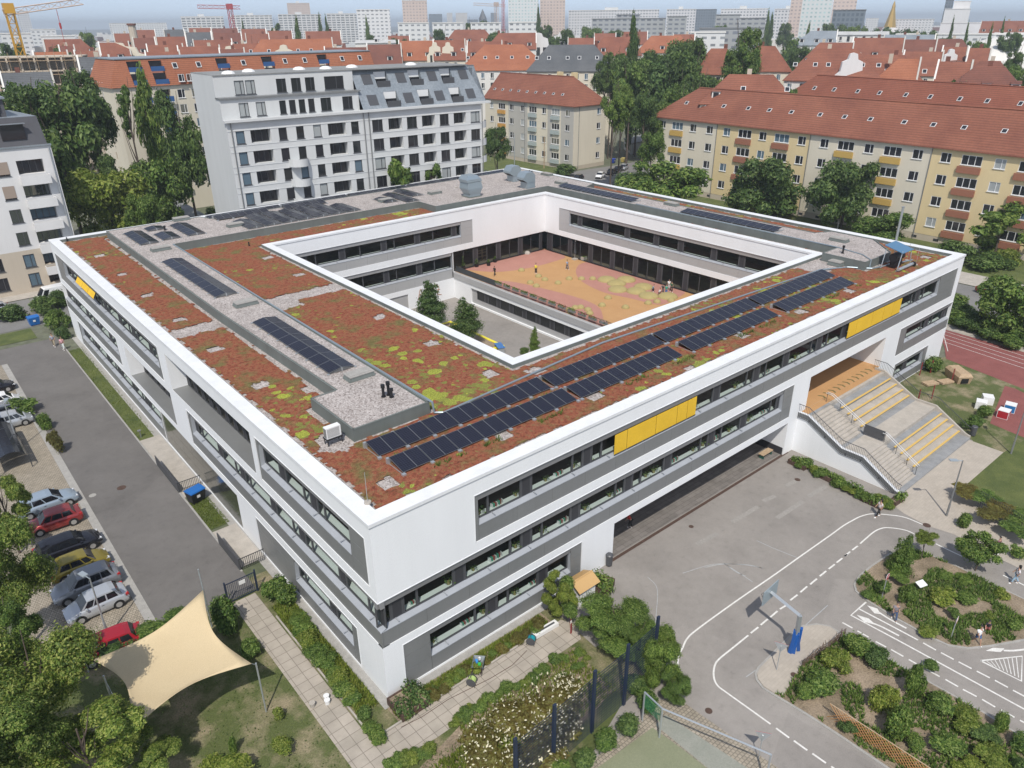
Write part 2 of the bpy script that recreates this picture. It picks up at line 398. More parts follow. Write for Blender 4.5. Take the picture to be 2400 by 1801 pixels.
# islands
ISL1 = P2((2009, 1387), (2005, 1372), (2018, 1352), (2045, 1330), (2085, 1303), (2130, 1288), (2165, 1298), (2240, 1330), (2330, 1375), (2400, 1408), (2500, 1450), (2500, 1485), (2400, 1499), (2323, 1513), (2269, 1519), (2222, 1512), (2179, 1492), (2106, 1452), (2034, 1408))
ISL2 = P2((1868, 1481), (1885, 1471), (1915, 1467), (1945, 1472), (1965, 1486), (2100, 1560), (2300, 1672), (2440, 1760), (2500, 1880), (2250, 1900), (2140, 1840), (2081, 1799), (1962, 1719), (1889, 1672), (1817, 1629), (1790, 1612), (1777, 1595), (1774, 1582), (1781, 1568))
PAD = P2((1868, 1481), (1885, 1471), (1915, 1467), (1945, 1472), (1965, 1486), (1978, 1494), (1878, 1562), (1836, 1632), (1817, 1629), (1790, 1612), (1777, 1595), (1774, 1582), (1781, 1568))
def grow(pts, d):
    c = Vector((sum(p[0] for p in pts)/len(pts), sum(p[1] for p in pts)/len(pts))); out = []
    n = len(pts)
    ar = sum(pts[i][0]*pts[(i+1) % n][1]-pts[(i+1) % n][0]*pts[i][1] for i in range(n)); sg = 1 if ar > 0 else -1
    for i in range(n):
        a, b = Vector(pts[i-1]), Vector(pts[(i+1) % n]); t = (b-a).normalized(); out.append((pts[i][0]+t.y*d*sg, pts[i][1]-t.x*d*sg))
    return out
sheet('island_kerb', grow(ISL1, 0.16), 0.07, M['kerb'], thick=0.08)
sheet('planted_island', ISL1, 0.10, M['soil'], thick=0.1)
sheet('island_kerb', grow(ISL2, 0.16), 0.07, M['kerb'], thick=0.08)
sheet('planted_island', ISL2, 0.10, M['soil'], thick=0.1)
sheet('island_pavement', PAD, 0.106, M['pave_beige'])
# small pitch with its paver strip
M['pitch'] = rough_mat('green_pitch', (0.20, 0.215, 0.13), (0.235, 0.245, 0.155), 0.5, 20, 0.9, 0)
sheet('pitch_edge_paving', P2((1535, 1640), (1600, 1645), (1700, 1716), (1840, 1812), (1760, 1900), (1400, 1900), (1300, 1860), (1500, 1690)), 0.014, M['pave_park'])
sheet('pitch', P2((1397, 1803), (1529, 1706), (1600, 1757), (1700, 1835), (1600, 1980), (1250, 1910)), 0.02, M['pitch'])
sheet('pitch_cage_floor', P2((1536, 1700), (1560, 1676), (1750, 1800), (1800, 1840), (1720, 1852)), 0.024, rough_mat('grey_matting', (0.24, 0.25, 0.21), (0.29, 0.29, 0.25), 1, 20, 0.9, 0.1))
# sports lawn and running track on the right
sheet('playing_field', [(58.9, -10.4), (77.2, -0.2), (84, -2), (80, -30), (46, -16.5)], 0.010, M['drygrass'])
sheet('sports_lawn', P2((2268, 1134), (2352, 1061), (2420, 1020), (2600, 1150), (2480, 1290), (2330, 1190)), 0.016, M['grass'])
_tr = P2((2190, 800), (2216, 779), (2300, 812), (2400, 852), (2600, 935), (2600, 1020), (2400, 888), (2300, 852), (2205, 812))
sheet('running_track', [(86.6, 4.5), (80.5, 1.0), (77.0, -0.6), (72, -22), (77.5, -36), (84, -30), (87.5, 3.2)], 0.018, M['tartan'])
sheet('long_jump_run_up', P2((2320, 993), (2355, 905), (2380, 912), (2480, 960), (2480, 1060)), 0.02, M['tartan'])
_k = MB()
for t in (0.0, 1.25, 2.5, 3.75):
    _k.ribbon([(86.0-t, 3.6-t*0.5), (84.6-t, -8), (81.5-t, -26)], 0.07, 0.026)
_k.ribbon([(86.6, 3.8), (79.5, 0.2)], 0.07, 0.0265)
tag(_k.build('track_lines', M['paint']), kind='structure')
_k = MB(); _k.ribbon([(87.4, 4.6), (86.6, -8), (83.0, -28)], 1.3, 0.03)
tag(_k.build('track_side_path', M['concrete']), kind='structure')
# streets behind
sheet('street', rect(90, 108, -60, 86), 0.012, M['street'])
sheet('street', rect(-80, 90, 84.5, 98), 0.011, M['street'])
sheet('side_street', [(108, 86), (112, 150), (124, 330), (108, 330), (96, 150), (90, 86)], 0.010, M['street'])
sheet('pavement', rect(108.2, 114.5, -60, 84), 0.06, M['concrete'])
sheet('pavement', rect(86.8, 89.8, -60, 84), 0.06, M['concrete'])
sheet('pavement', rect(-80, 6.9, 98.2, 101.1), 0.06, M['concrete'])
sheet('verge', rect(114.5, 130.6, -60, 92), 0.04, M['grass'])
sheet('verge', rect(77, 86.8, 5, 84), 0.03, M['grass'])
sheet('verge', rect(-60, -4, 79.5, 84), 0.03, M['grass'])
sheet('verge', [(113, 121), (132.5, 120), (132.5, 170), (116, 170)], 0.04, M['grass'])
sheet('car_park', [(112, 98), (165, 98), (170, 117), (146, 117.4), (132, 118.5), (112, 119)], 0.03, M['street'])
sheet('back_garden', rect(14, 38, 100, 140), 0.02, M['grass'])
_k = MB()
for y0 in range(-55, 84, 9): _k.box(99, 99.12, y0, y0+4.5, 0.014, 0.02)
tag(_k.build('road_markings', M['paint']), kind='structure')
# ---- painted lines of the practice road course
def tp(ox, oy, sc, pts): return [(ox+x/sc, oy+y/sc) for x, y in pts]
def smooth(pts, k=6):
    P = [Vector(p[:2]) for p in pts]; P = [P[0]*2-P[1]]+P+[P[-1]*2-P[-2]]; o = []
    for i in range(1, len(P)-2):
        for j in range(k):
            t = j/k; a, b, c, d = P[i-1], P[i], P[i+1], P[i+2]
            o.append(tuple(0.5*((2*b)+(c-a)*t+(2*a-5*b+4*c-d)*t*t+(3*b-a-3*c+d)*t*t*t)))
    return o+[tuple(P[-2])]
LZ = 0.0165
mk = MB()
def line(px, wd=0.11, sm=True):
    p = P2(*px); mk.ribbon(smooth(p) if sm and len(p) > 2 else p, wd, LZ)
line(tp(1600, 850, 2.765, [(1565, 1055), (1440, 1005), (1330, 988), (1225, 982), (1155, 998), (1100, 1025), (1040, 1060), (960, 1118), (780, 1245), (590, 1380)]) + tp(1600, 1300, 2.765, [(340, 308), (100, 482), (30, 545)]) + tp(800, 1300, 2.765, [(2212, 605), (2190, 650), (2180, 705), (2184, 760)]) + tp(1600, 1300, 2.765, [(-15, 815), (0, 868), (20, 900)]))
line(tp(1600, 850, 2.765, [(1810, 1257), (1735, 1222), (1640, 1176)]), sm=False)
line(tp(1600, 850, 2.765, [(1510, 1116), (1450, 1090), (1380, 1076), (1310, 1072), (1262, 1086), (1222, 1112), (1150, 1175)]))
def dashes(pairs, ox, oy, sc=2.765, wd=0.12):
    for a, b in pairs: line(tp(ox, oy, sc, [a, b]), wd, False)
dashes([((1135, 1190), (1098, 1217)), ((1085, 1227), (1048, 1257))], 1600, 850)
dashes([((1068, 0), (1048, 12)), ((1035, 25), (997, 54)), ((985, 65), (946, 95)), ((930, 108), (888, 142)), ((870, 158), (826, 195)), ((807, 208), (762, 246)), ((744, 262), (697, 298)), ((672, 330), (630, 355)), ((614, 368), (567, 408)), ((551, 420), (505, 458)), ((490, 472), (441, 511))], 1600, 1300)
line(tp(1600, 1300, 2.765, [(425, 525), (330, 602), (235, 680), (206, 728), (202, 795), (226, 850), (290, 900), (430, 1000), (570, 1101)]))
dashes([((605, 1127), (690, 1189)), ((720, 1208), (807, 1270)), ((840, 1291), (928, 1353)), ((962, 1375), (1050, 1438)), ((1035, 442), (1100, 478)), ((1132, 496), (1205, 537)), ((1250, 565), (1318, 601)), ((1350, 617), (1430, 662)), ((1465, 682), (1550, 730)), ((1580, 745), (1665, 793)), ((1702, 811), (1785, 858)), ((1815, 875), (1905, 922)), ((1940, 940), (2025, 990)), ((2062, 1008), (2150, 1057)), ((2185, 1075), (2270, 1124)),
        ((1558, 574), (1641, 621)), ((1673, 637), (1756, 681)), ((1788, 697), (1872, 741)), ((1905, 757), (1990, 801)), ((2023, 817), (2108, 863)), ((2140, 881), (2225, 926)), ((2257, 944), (2340, 990)), ((2076, 135), (2135, 165)), ((2176, 182), (2235, 212))], 1600, 1300)
for a in ([(1188, 310), (1090, 395), (1400, 560), (1800, 778), (2212, 1003), (2500, 1160)], [(1145, 355), (1330, 452), (1525, 556)], [(1930, 690), (2200, 660), (2195, 822), (1930, 690)]):
    line(tp(1600, 1300, 2.765, a), 0.12, False)
for t in range(8):
    s_ = t/8.0
    line(tp(1600, 1300, 2.765, [(1965+s_*225, 688-s_*26), (2010+s_*190, 728+s_*88-6)]), 0.05, False)
def arrow(px, head):
    p = P2(*tp(1600, 1300, 2.765, px)); mk.ribbon(smooth(p), 0.14, LZ+0.001)
    h = P2(*tp(1600, 1300, 2.765, head)); mk.poly([(q[0], q[1], LZ+0.002) for q in h])
arrow([(1450, 480), (1340, 420), (1270, 375)], [(1195, 331), (1262, 352), (1282, 388), (1243, 383)])
arrow([(1402, 528), (1290, 470), (1215, 440)], [(1127, 392), (1205, 416), (1252, 458), (1175, 438)])
arrow([(2250, 612), (2150, 624), (2080, 624)], [(1963, 626), (2010, 606), (2085, 610), (2060, 634)])
tag(mk.build('road_markings', M['paint']), kind='structure')
# worn court lines and faint stripes
mk2 = MB()
for a in ([(320, 1035), (490, 935)], [(520, 900), (600, 865)], [(90, 1180), (225, 1108)], [(610, 1010), (780, 900)], [(815, 870), (930, 800)], [(670, 800), (740, 765)]):
    p = P2(*tp(1600, 850, 2.765, a)); mk2.ribbon(p, 0.42, 0.013)
tag(mk2.build('worn_markings', rough_mat('worn_stripe', (0.27, 0.255, 0.235), (0.315, 0.295, 0.27), 3, 12, 0.95, 0)), kind='structure')
mk3 = MB()
for a in ([(480, 1155), (590, 1205), (740, 1265)], [(265, 1300), (350, 1360), (410, 1385)], [(140, 1330), (260, 1308), (420, 1312), (520, 1335)]):
    mk3.ribbon(smooth(P2(*tp(1600, 850, 2.765, a))), 0.05, 0.0135)
for a in ([(410, 795), (560, 690), (620, 640)], [(750, 500), (940, 330)], [(265, 58), (380, 130), (455, 180)], [(0, 122), (200, 65), (400, 68), (520, 90)]):
    mk3.ribbon(smooth(P2(*tp(1600, 1300, 2.765, a))), 0.05, 0.0135)
mk3.ribbon(smooth(P2((1518, 1353), (1540, 1380), (1538, 1440), (1535, 1470))), 0.04, 0.0135)
tag(mk3.build('faded_court_lines', rough_mat('faded_line', (0.33, 0.35, 0.36), (0.42, 0.43, 0.43), 3, 12, 0.95, 0)), kind='structure')
mc = MB()
for (x, y, r, k) in ((217, 1162, .3, 1), (285, 1144, .38, 0), (1594+26, 1235, .2, 0), (1869, 1125, .25, 0), (73, 790, .3, 1), (1661, 1667, .22, 0), (2172, 1232, .3, 0), (1860, 1585, .2, 0)):
    c = G(x, y); mc.prism([(c.x+r*math.cos(a*math.pi/7), c.y+r*math.sin(a*math.pi/7)) for a in range(14)], 0.02, 0.028 if x != 1860 else 0.115, k)
tag(mc.build('manhole_covers', [M['rust'], M['kerb']]), kind='structure')

# ================================================================== THE SCHOOL
BX, BY, H = 76.24, 77.0, 12.8
CX0, CX1, CY0, CY1 = 18.87, 65.06, 10.57, 57.13       # roof-side edge of the court coping
CW = 0.86                                             # coping width
VX0, VX1, VY0, VY1 = CX0+CW, CX1-CW, CY0+CW, CY1-CW   # the void
school = wthing('school_building', 'white three storey school with grey window bands, planted roof and inner court', 'school building', (38, 38, 0))
FR = lambda u, d, z: (u, -d, z)                 # right (south-east) front
FL = lambda u, d, z: (-d, u, z)                 # left front
FN = lambda u, d, z: (u, VY1-d, z)              # court wall facing -y
FE = lambda u, d, z: (VX1-d, u, z)              # court wall facing -x
def wall_holes(mb, F, u0, u1, z0, z1, holes, depth=0.06, m=0, mr=None):
    us = sorted({u0, u1} | {max(u0, min(u1, h[i])) for h in holes for i in (0, 1)})
    zs = sorted({z0, z1} | {max(z0, min(z1, h[i])) for h in holes for i in (2, 3)})
    for j in range(len(zs)-1):
        a, b = zs[j], zs[j+1]; zc = (a+b)/2; run = None
        for i in range(len(us)-1):
            uc = (us[i]+us[i+1])/2
            hole = any(h[0] < uc < h[1] and h[2] < zc < h[3] for h in holes)
            if not hole:
                if run is None: run = us[i]
            if hole and run is not None:
                mb.quad(F(run, 0, a), F(us[i], 0, a), F(us[i], 0, b), F(run, 0, b), m); run = None
        if run is not None: mb.quad(F(run, 0, a), F(us[-1], 0, a), F(us[-1], 0, b), F(run, 0, b), m)
    mr = m if mr is None else mr
    for h in holes:
        a, b, c, d = max(u0, h[0]), min(u1, h[1]), max(z0, h[2]), min(z1, h[3])
        q = -(h[4] if len(h) > 4 else depth); o = h[5] if len(h) > 5 else ''
        if 'l' not in o: mb.quad(F(a, 0, c), F(a, q, c), F(a, q, d), F(a, 0, d), mr)
        if 'r' not in o: mb.quad(F(b, 0, c), F(b, 0, d), F(b, q, d), F(b, q, c), mr)
        if 'b' not in o: mb.quad(F(a, 0, c), F(b, 0, c), F(b, q, c), F(a, q, c), mr)
        if 't' not in o: mb.quad(F(a, 0, d), F(a, q, d), F(b, q, d), F(b, 0, d), mr)
# bands: face, u0, u1, z0, w0, w1, wrap flags
WB = 0.10
def window_run(F, w0, w1, zb, zt, depth, pattern, glass='glass', frame='frame', kinds=('window', 'ventilation_panel'), start=0, split=None):
    "frames, panes and vent panels along a run; every unit is a part of its own"
    u = w0; i = start; k = 0
    while u < w1-0.25:
        kind, wd = pattern[i % len(pattern)]
        e = min(u+wd, w1)
        if w1-e < 0.45: e = w1
        if kind == 'v':
            mb = MB(); mb.box(u, e, -depth-.05, -depth+.03, zb, zt, 0, F)
            mb.box(u+.14, e-.14, -depth+.03, -depth+.05, zb+.08, zt-.08, 1, F)
            mb.build('ventilation_panel', [M[frame], M['vent']], school)
        else:
            t = 0.075
            mb = MB()
            mb.box(u, e, -depth-.06, -depth+.04, zb, zb+t, 0, F); mb.box(u, e, -depth-.06, -depth+.04, zt-t, zt, 0, F)
            mb.box(u, u+t, -depth-.055, -depth+.045, zb, zt, 0, F); mb.box(e-t, e, -depth-.055, -depth+.045, zb, zt, 0, F)
            if split and e-u > split: mb.box((u+e)/2-.04, (u+e)/2+.04, -depth-.05, -depth+.03, zb+t, zt-t, 0, F)
            fo = mb.build(kinds[0], M[frame], school)
            g = MB(); g.quad(F(u+t, -depth-.02, zb+t), F(e-t, -depth-.02, zb+t), F(e-t, -depth-.02, zt-t), F(u+t, -depth-.02, zt-t))
            g.build('pane', M[glass], fo)
        u = e; i += 1; k += 1
    return k
PAT = [('v', .86), ('w', .95), ('w', 2.65), ('v', .88), ('w', 3.65), ('w', .95)]
def band(F, u0, u1, z0, w0, w1, zt=None, pattern=PAT, start=0, wrap='', clad='clad', rim=True, sillrun=True, head=.55, sh=1.28):
    z1 = z0+3.35 if zt is None else zt
    zs, zb, zh = z0+sh-.13, z0+sh+.05, z1-head
    dp = 0.42
    a, b = (w0 if 'l' not in wrap else u0), (w1 if 'r' not in wrap else u1)
    cl = MB()
    # cladding panels set back 5 cm, split in sheets with joints
    def sheets(x0, x1, y0, y1, d=.05):
        n = max(1, round((x1-x0)/3.1)); s_ = (x1-x0)/n
        for i in range(n):
            cl.box(x0+i*s_+.008, x0+(i+1)*s_-.008, -d-.06, -d, y0, y1, 0, F)
    sheets(a, b, z0, zs)
    if 'l' not in wrap and w0-u0 > .25:
        hh = (z1-z0)/3
        for j in range(3): sheets(u0, w0-.01, z0+j*hh+.008, z0+(j+1)*hh-.008)
    if 'r' not in wrap and u1-w1 > .25:
        hh = (z1-z0)/3
        for j in range(3): sheets(w1+.01, u1, z0+j*hh+.008, z0+(j+1)*hh-.008)
    cl.build('cladding', M[clad], school)
    hd = MB()
    hd.quad(F(a, -.05, z1), F(b, -.05, z1), F(b, -.14, zh), F(a, -.14, zh)); hd.quad(F(a, -.14, zh), F(b, -.14, zh), F(b, -dp, zh), F(a, -dp, zh))
    for q in (a, b): hd.quad(F(q, -.05, z1), F(q, -.14, zh), F(q, -dp, zh), F(q, -dp, z1))
    hd.build('lintel', M['head' if clad == 'clad' else clad], school)
    si = MB()
    si.quad(F(a, -.02, zs), F(b, -.02, zs), F(b, -dp, zb), F(a, -dp, zb)); si.box(a, b, -.06, -.02, zs-.05, zs, 0, F)
    for q, w_ in ((a, 'l'), (b, 'r')):
        if w_ not in wrap: si.quad(F(q, -.03, zs), F(q, -dp, zb), F(q, -dp, zh), F(q, -.1, zh))
    u = a+1.2
    while u < b: si.box(u, u+.05, -dp, -.0, zb-.02, zb+.03, 0, F); u += 3.4
    si.build('sill', M['sill'], school)
    if rim:
        rm = MB(); t = .045
        rm.box(u0, u1, -.03, .025, z1-t, z1, 0, F)
        if 'l' not in wrap: rm.box(u0, u0+t, -.03, .024, z0, z1-t, 0, F)
        if 'r' not in wrap: rm.box(u1-t, u1, -.03, .024, z0, z1-t, 0, F)
        rm.build('rim', M['white_coping'], school)
    window_run(F, a if 'l' in wrap else w0, b if 'r' in wrap else w1, zb, zh, dp-.03, pattern, start=start)
    # what shows through the panes: inner sill board, floor and rear wall
    rs = MB()
    ia = a+.46 if 'l' in wrap else a; ib_ = b-.46 if 'r' in wrap else b; zf = z0+.25-(.02 if F is FL else 0)
    rs.box(ia+.1, ib_-.1, -dp-.50, -dp-.09, zb-.06, zb-.01, 0, F)
    rs.build('inner_sill', M['room_sill'], school)
    rr = MB()
    bw = a+6.22 if 'l' in wrap else a; be = b-6.22 if 'r' in wrap else b
    rr.quad(F(ia, -dp-.7, zf), F(ib_, -dp-.7, zf), F(ib_, -6.2, zf), F(ia, -6.2, zf))
    rr.quad(F(bw, -6.2, zf), F(be, -6.2, zf), F(be, -6.2, z1), F(bw, -6.2, z1))
    zc = zh+.02+(.02 if F is FL else 0); rr.quad(F(ia, -dp-.08, zc), F(ia, -6.2, zc), F(ib_, -6.2, zc), F(ib_, -dp-.08, zc))
    rr.build('classroom_interior', M['room'], school)
    return zb, zh
L1, L2, L3 = 0.16, 4.06, 8.12
DP = 0.42
# ---------- white shells
wl = MB()
holesR = [(6.9, 75.15, L3, L3+3.4, .5), (-1, 42.72, L2, L2+3.35, .5, 'l'), (63.2, 78, L2, L2+3.2, .5, 'r'), (1.3, 16.25, L1, L1+3.35, .5),
          (19.57, 42.75, -1, 3.42, 14.0, 'bt'), (45.5, 60.0, 3.9, 7.2, 7.5, 'bt'), (63.8, 72.1, L1-.3, L1+2.85, .5)]
wall_holes(wl, FR, 0, BX, 0, H-.16, holesR)
holesL = [(35.9, 75.6, L3, L3+3.4, .5), (16.15, 33.9, L3, L3+3.35, 1.35), (.7, 15.3, L3, L3+3.4, .5),
          (52.0, 78, L2, L2+3.3, .5, 'r'), (35.05, 49.2, L2, L2+3.3, 1.35), (-1, 30.95, L2, L2+3.35, .5, 'l'),
          (21.7, 72.8, L1, L1+3.3, .5), (3.05, 18.2, L1, L1+3.25, .5)]
wall_holes(wl, FL, 0, BY, 0, H-.16, holesL)
# corner infill at the wrapped band is glass; back walls
wl.quad((BX, 0, 0), (BX, BY, 0), (BX, BY, H-.16), (BX, 0, H-.16)); wl.quad((BX, BY, 0), (0, BY, 0), (0, BY, H-.16), (BX, BY, H-.16))
wl.build('outer_wall', M['white_wall'], school)
band(FR, 6.9, 75.15, L3, 7.25, 70.9, zt=L3+3.4, start=1)
band(FR, 0, 42.72, L2, .05, 41.2, start=5, wrap='l')
band(FR, 63.2, BX, L2, 64.9, BX, zt=L2+3.2, start=3, wrap='r')
band(FR, 1.3, 16.25, L1, 3.28, 15.2, start=4)
band(FR, 63.8, 72.1, L1-.3, 64.4, 71.2, zt=L1+2.85, start=2)
band(FL, 35.9, 75.6, L3, 36.6, 72.0, zt=L3+3.4, start=2)
band(FL, .7, 15.3, L3, 2.6, 15.0, zt=L3+3.4, start=4)
band(FL, 52.0, BY, L2, 52.6, BY-.1, zt=L2+3.3, start=1, wrap='r')
band(FL, 0, 30.95, L2, .05, 30.5, start=0, wrap='l')
band(FL, 40.2, 72.8, L1, 40.8, 72.2, zt=L1+3.3, start=3)
band(FL, 3.05, 18.2, L1, 3.9, 12.0, zt=L1+3.25, start=2)
# fully clad ground floor stretch with door
cl = MB()
n = 7
for i in range(n):
    for j in range(3):
        a = 21.7+i*(18.5/n); cl.box(a+.01, a+18.5/n-.01, -.11, -.05, L1+j*1.1+.01, L1+(j+1)*1.1-.01, 0, FL)
cl.build('cladding', plain('reflective_cladding', (0.17, 0.18, 0.17), 0.16, 0.75), school)
# loggias on the left front
for (u0, u1, z0, z1) in ((16.15, 33.9, L3, L3+3.35), (35.05, 49.2, L2, L2+3.3)):
    lg = MB(); lg.quad(FL(u0, -.02, z0+.01), FL(u1, -.02, z0+.01), FL(u1, -1.36, z0+.03), FL(u0, -1.36, z0+.03))
    lg.build('loggia_floor', M['clad'], school)
    window_run(FL, u0+.05, u1-.05, z0+.05, z1-.1, 1.36, [('w', 1.25), ('v', .5)], start=0, kinds=('loggia_window',))
    lg = MB(); lg.quad(FL(u0, -1.6, z0+.05), FL(u1, -1.6, z0+.05), FL(u1, -6, z0+.05), FL(u0, -6, z0+.05)); lg.quad(FL(u0, -6, z0), FL(u1, -6, z0), FL(u1, -6, z1), FL(u0, -6, z1))
    lg.build('classroom_interior', M['room'], school)
# corner posts of the wrapped glazing
cp = MB(); z0 = L2
cp.box(.36, .46, .36, .46, L2+1.2, L2+2.85); cp.build('corner_post', M['frame'], school)
# yellow blinds on the right front, top band and on the left front
for (F, u0, u1, z0, cuts) in ((FR, 19.1, 28.2, L3, (19.1, 20.4, 23.5, 25.9, 27.1, 28.2)), (FR, 51.1, 62.0, L3, (51.1, 52.7, 55.8, 58.1, 60.1, 61.9))):
    for a, b in zip(cuts, cuts[1:]):
        bl = MB(); bl.box(a+.03, b-.03, -.06, -.03, z0+1.32, z0+2.86, 0, F); bl.box(a+.02, b-.02, -.02, .0, z0+1.29, z0+1.34, 1, F)
        bl.build('yellow_blind', [M['yellow'], M['metal_dark']], school)
for a in (57.0, 59.6, 62.2):
    bl = MB(); bl.quad(FL(a+.03, -.08, L3+2.85), FL(a+2.57, -.08, L3+2.85), FL(a+2.57, .25, L3+2.3), FL(a+.03, .25, L3+2.3))
    bl.box(a, a+2.6, .2, .27, L3+2.26, L3+2.32, 0, FL); bl.build('yellow_blind', M['yellow'], school)
# undercroft: dark ceiling, back wall, side walls with black plinth
uc = MB()
uc.quad((19.57, .02, 3.42), (42.75, .02, 3.42), (42.75, 14, 3.42), (19.57, 14, 3.42)); uc.build('undercroft_ceiling', M['white_wall'], school)
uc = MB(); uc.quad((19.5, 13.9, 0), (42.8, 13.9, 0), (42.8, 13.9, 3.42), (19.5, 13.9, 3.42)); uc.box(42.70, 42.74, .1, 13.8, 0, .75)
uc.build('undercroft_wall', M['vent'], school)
# terrace passage above the stair
tpn = MB()
tpn.quad((45.5, 0, 3.9), (60, 0, 3.9), (60, 8, 3.9), (45.5, 8, 3.9), 0)
tpn.quad((45.5, 7.5, 3.9), (60, 7.5, 3.9), (60, 7.5, 7.2), (45.5, 7.5, 7.2), 1); tpn.quad((45.5, 0, 7.2), (60, 0, 7.2), (60, 7.5, 7.2), (45.5, 7.5, 7.2), 2)
M['tan_rubber'] = rough_mat('ochre_rubber', (0.44, 0.245, 0.105), (0.48, 0.275, 0.12), 0.6, 20, 0.9, 0.1)
tpn.build('passage', [M['tan_rubber'], M['rust'], M['white_wall']], school)
# ---------- court walls
cwl = MB()
wall_holes(cwl, FN, VX0, VX1, 0, H-.16, [(VX0-1, 50.0, L3-.45, L3+2.95, .5, 'l'), (VX0-1, 46.3, 3.0, 6.85, .5, 'lr'), (46.3, VX1, 3.9, 6.85, .25, 'r'), (VX0, 38.3, .0, 2.3, .2, 'l')])
wall_holes(cwl, FE, VY0, VY1, 3.0, H-.16, [(VY0-1, 53.1, L3-.5, L3+3.0, .5, 'l'), (VY0-1, VY1, 3.9, 6.85, .25, 'r')])
cwl.quad((VX0, VY0, 0), (VX0, VY1, 0), (VX0, VY1, H-.16), (VX0, VY0, H-.16)); cwl.quad((VX0, VY0, 0), (VX1, VY0, 0), (VX1, VY0, H-.16), (VX0, VY0, H-.16))
cwl.build('court_wall', M['white_wall'], school)
band(FN, VX0, 50.0, L3-.45, VX0+.3, 47.9, zt=L3+2.95, start=0, clad='clad_court', pattern=[('w', 3.2), ('v', .85), ('w', 1.2), ('w', 3.3), ('v', .85), ('w', 2.2)])
band(FN, VX0, 46.3, 3.0, VX0+.3, 46.1, zt=6.85, start=0, clad='clad_court', sh=1.5, pattern=[('w', 3.2), ('v', .85), ('w', 1.2), ('w', 3.3), ('v', .85), ('w', 2.2)])
band(FE, VY0, 53.1, L3-.5, VY0+.3, 50.9, zt=L3+3.0, start=1, clad='clad_court', pattern=[('v', .85), ('w', 3.3), ('v', .85), ('w', 4.4)])
for F, a, b in ((FN, 46.5, VX1-.3), (FE, VY0+.1, VY1-.3)):
    window_run(F, a, b, 3.95, 6.8, .25, [('g', 3.6), ('v', .8)], kinds=('terrace_door',), split=2.2, glass='glass')
    rr = MB()
    rr.quad(F(a, -.5, 3.97), F(b, -.5, 3.97), F(b, -6.5, 3.97), F(a, -6.5, 3.97)); rr.quad(F(a, -6.5, 3.97), F(b, -6.5, 3.97), F(b, -6.5, 6.9), F(a, -6.5, 6.9))
    rr.quad(F(a, -.3, 6.83), F(a, -6.5, 6.83), F(b, -6.5, 6.83), F(b, -.3, 6.83))
    rr.build('classroom_interior', M['room'], school)
rc = MB()
for i in range(7): rc.box(VX0+i*2.7, VX0+(i+1)*2.7-.02, -.2, -.14, 0.02, 2.28, 0, FN)
rc.build('cladding', M['clad_court'], school)
# terrace block: rubber floor, front wall facing -x
TX = 46.3
FT = lambda u, d, z: (TX-d, u, z)
tb = MB()
wall_holes(tb, FT, VY0, VY1, 0, 3.0, [(VY0-1, 52.3, .25, 2.45, .35, 'l')])
tb.build('terrace_wall', M['white_wall'], school)
tb = MB(); n = 14; s_ = (VY1-VY0)/n
for i in range(n): tb.box(VY0+i*s_+.01, VY0+(i+1)*s_-.01, -.02, .10, 3.0, 3.82, 0, FT)
tb.quad(FT(VY0, .10, 3.82), FT(VY1, .10, 3.82), FT(VY1, -.28, 3.9), FT(VY0, -.28, 3.9))
tb.build('terrace_fascia', M['clad_court'], school)
tb = MB(); tb.box(VY0, 52.3, -.3, -.24, .25, .95, 0, FT); tb.box(51.2, 52.3, -.31, -.25, .95, 2.45, 0, FT)
tb.build('cladding', M['clad_court'], school)
window_run(FT, VY0+.2, 51.1, .95, 2.45, .3, [('w', 1.9), ('v', .8)], kinds=('court_window',), glass='glass_dark')
# terrace floor with wavy colour fields as separate rubber sheets
tf = MB(); tf.quad((TX-.02+.3, VY0, 3.9), (VX1+.3, VY0, 3.9), (VX1+.3, VY1+.3, 3.9), (TX+.28, VY1+.3, 3.9))
tf.build('terrace_floor', M['tan_rubber'], school)
M['pink_rubber'] = rough_mat('pink_rubber', (0.39, 0.185, 0.145), (0.43, 0.21, 0.165), 0.6, 20, 0.9, 0.1)
def court_field(px, z=3.908):
    p = smooth([tuple(G(x, y, 3.9)[:2]) for x, y in px], 5)
    p = [(min(VX1, max(TX+.3, a)), min(VY1, max(VY0, b))) for a, b in p]
    mb = MB(); mb.poly([(a, b, z) for a, b in p]); o = mb.build('rubber_colour_field', M['pink_rubber'], school)
    bm = bmesh.new(); bm.from_mesh(o.data); bmesh.ops.triangulate(bm, faces=bm.faces); bm.to_mesh(o.data); bm.free()
def t5(pts): return [(800+x/2.765, 400+y/2.765) for x, y in pts]
court_field(t5([(775, 640), (1000, 658), (1200, 635), (1380, 590), (1450, 555), (1318, 500), (1180, 530), (1000, 590)]))
court_field(t5([(1600, 590), (1540, 612), (1520, 660), (1560, 720), (1700, 790), (1880, 830), (2050, 870), (2150, 840), (2230, 770), (2000, 705), (1800, 650)]))
court_field(t5([(880, 745), (940, 722), (1100, 720), (1350, 775), (1550, 830), (1660, 880), (1693, 940), (1680, 1010), (1500, 940), (1200, 840), (1000, 780)]))
# lower court floor, yellow-edged bed
lc = MB(); lc.quad((VX0, VY0, .02), (TX, VY0, .02), (TX, VY1, .02), (VX0, VY1, .02)); lc.build('court_floor', M['asphalt'], school)
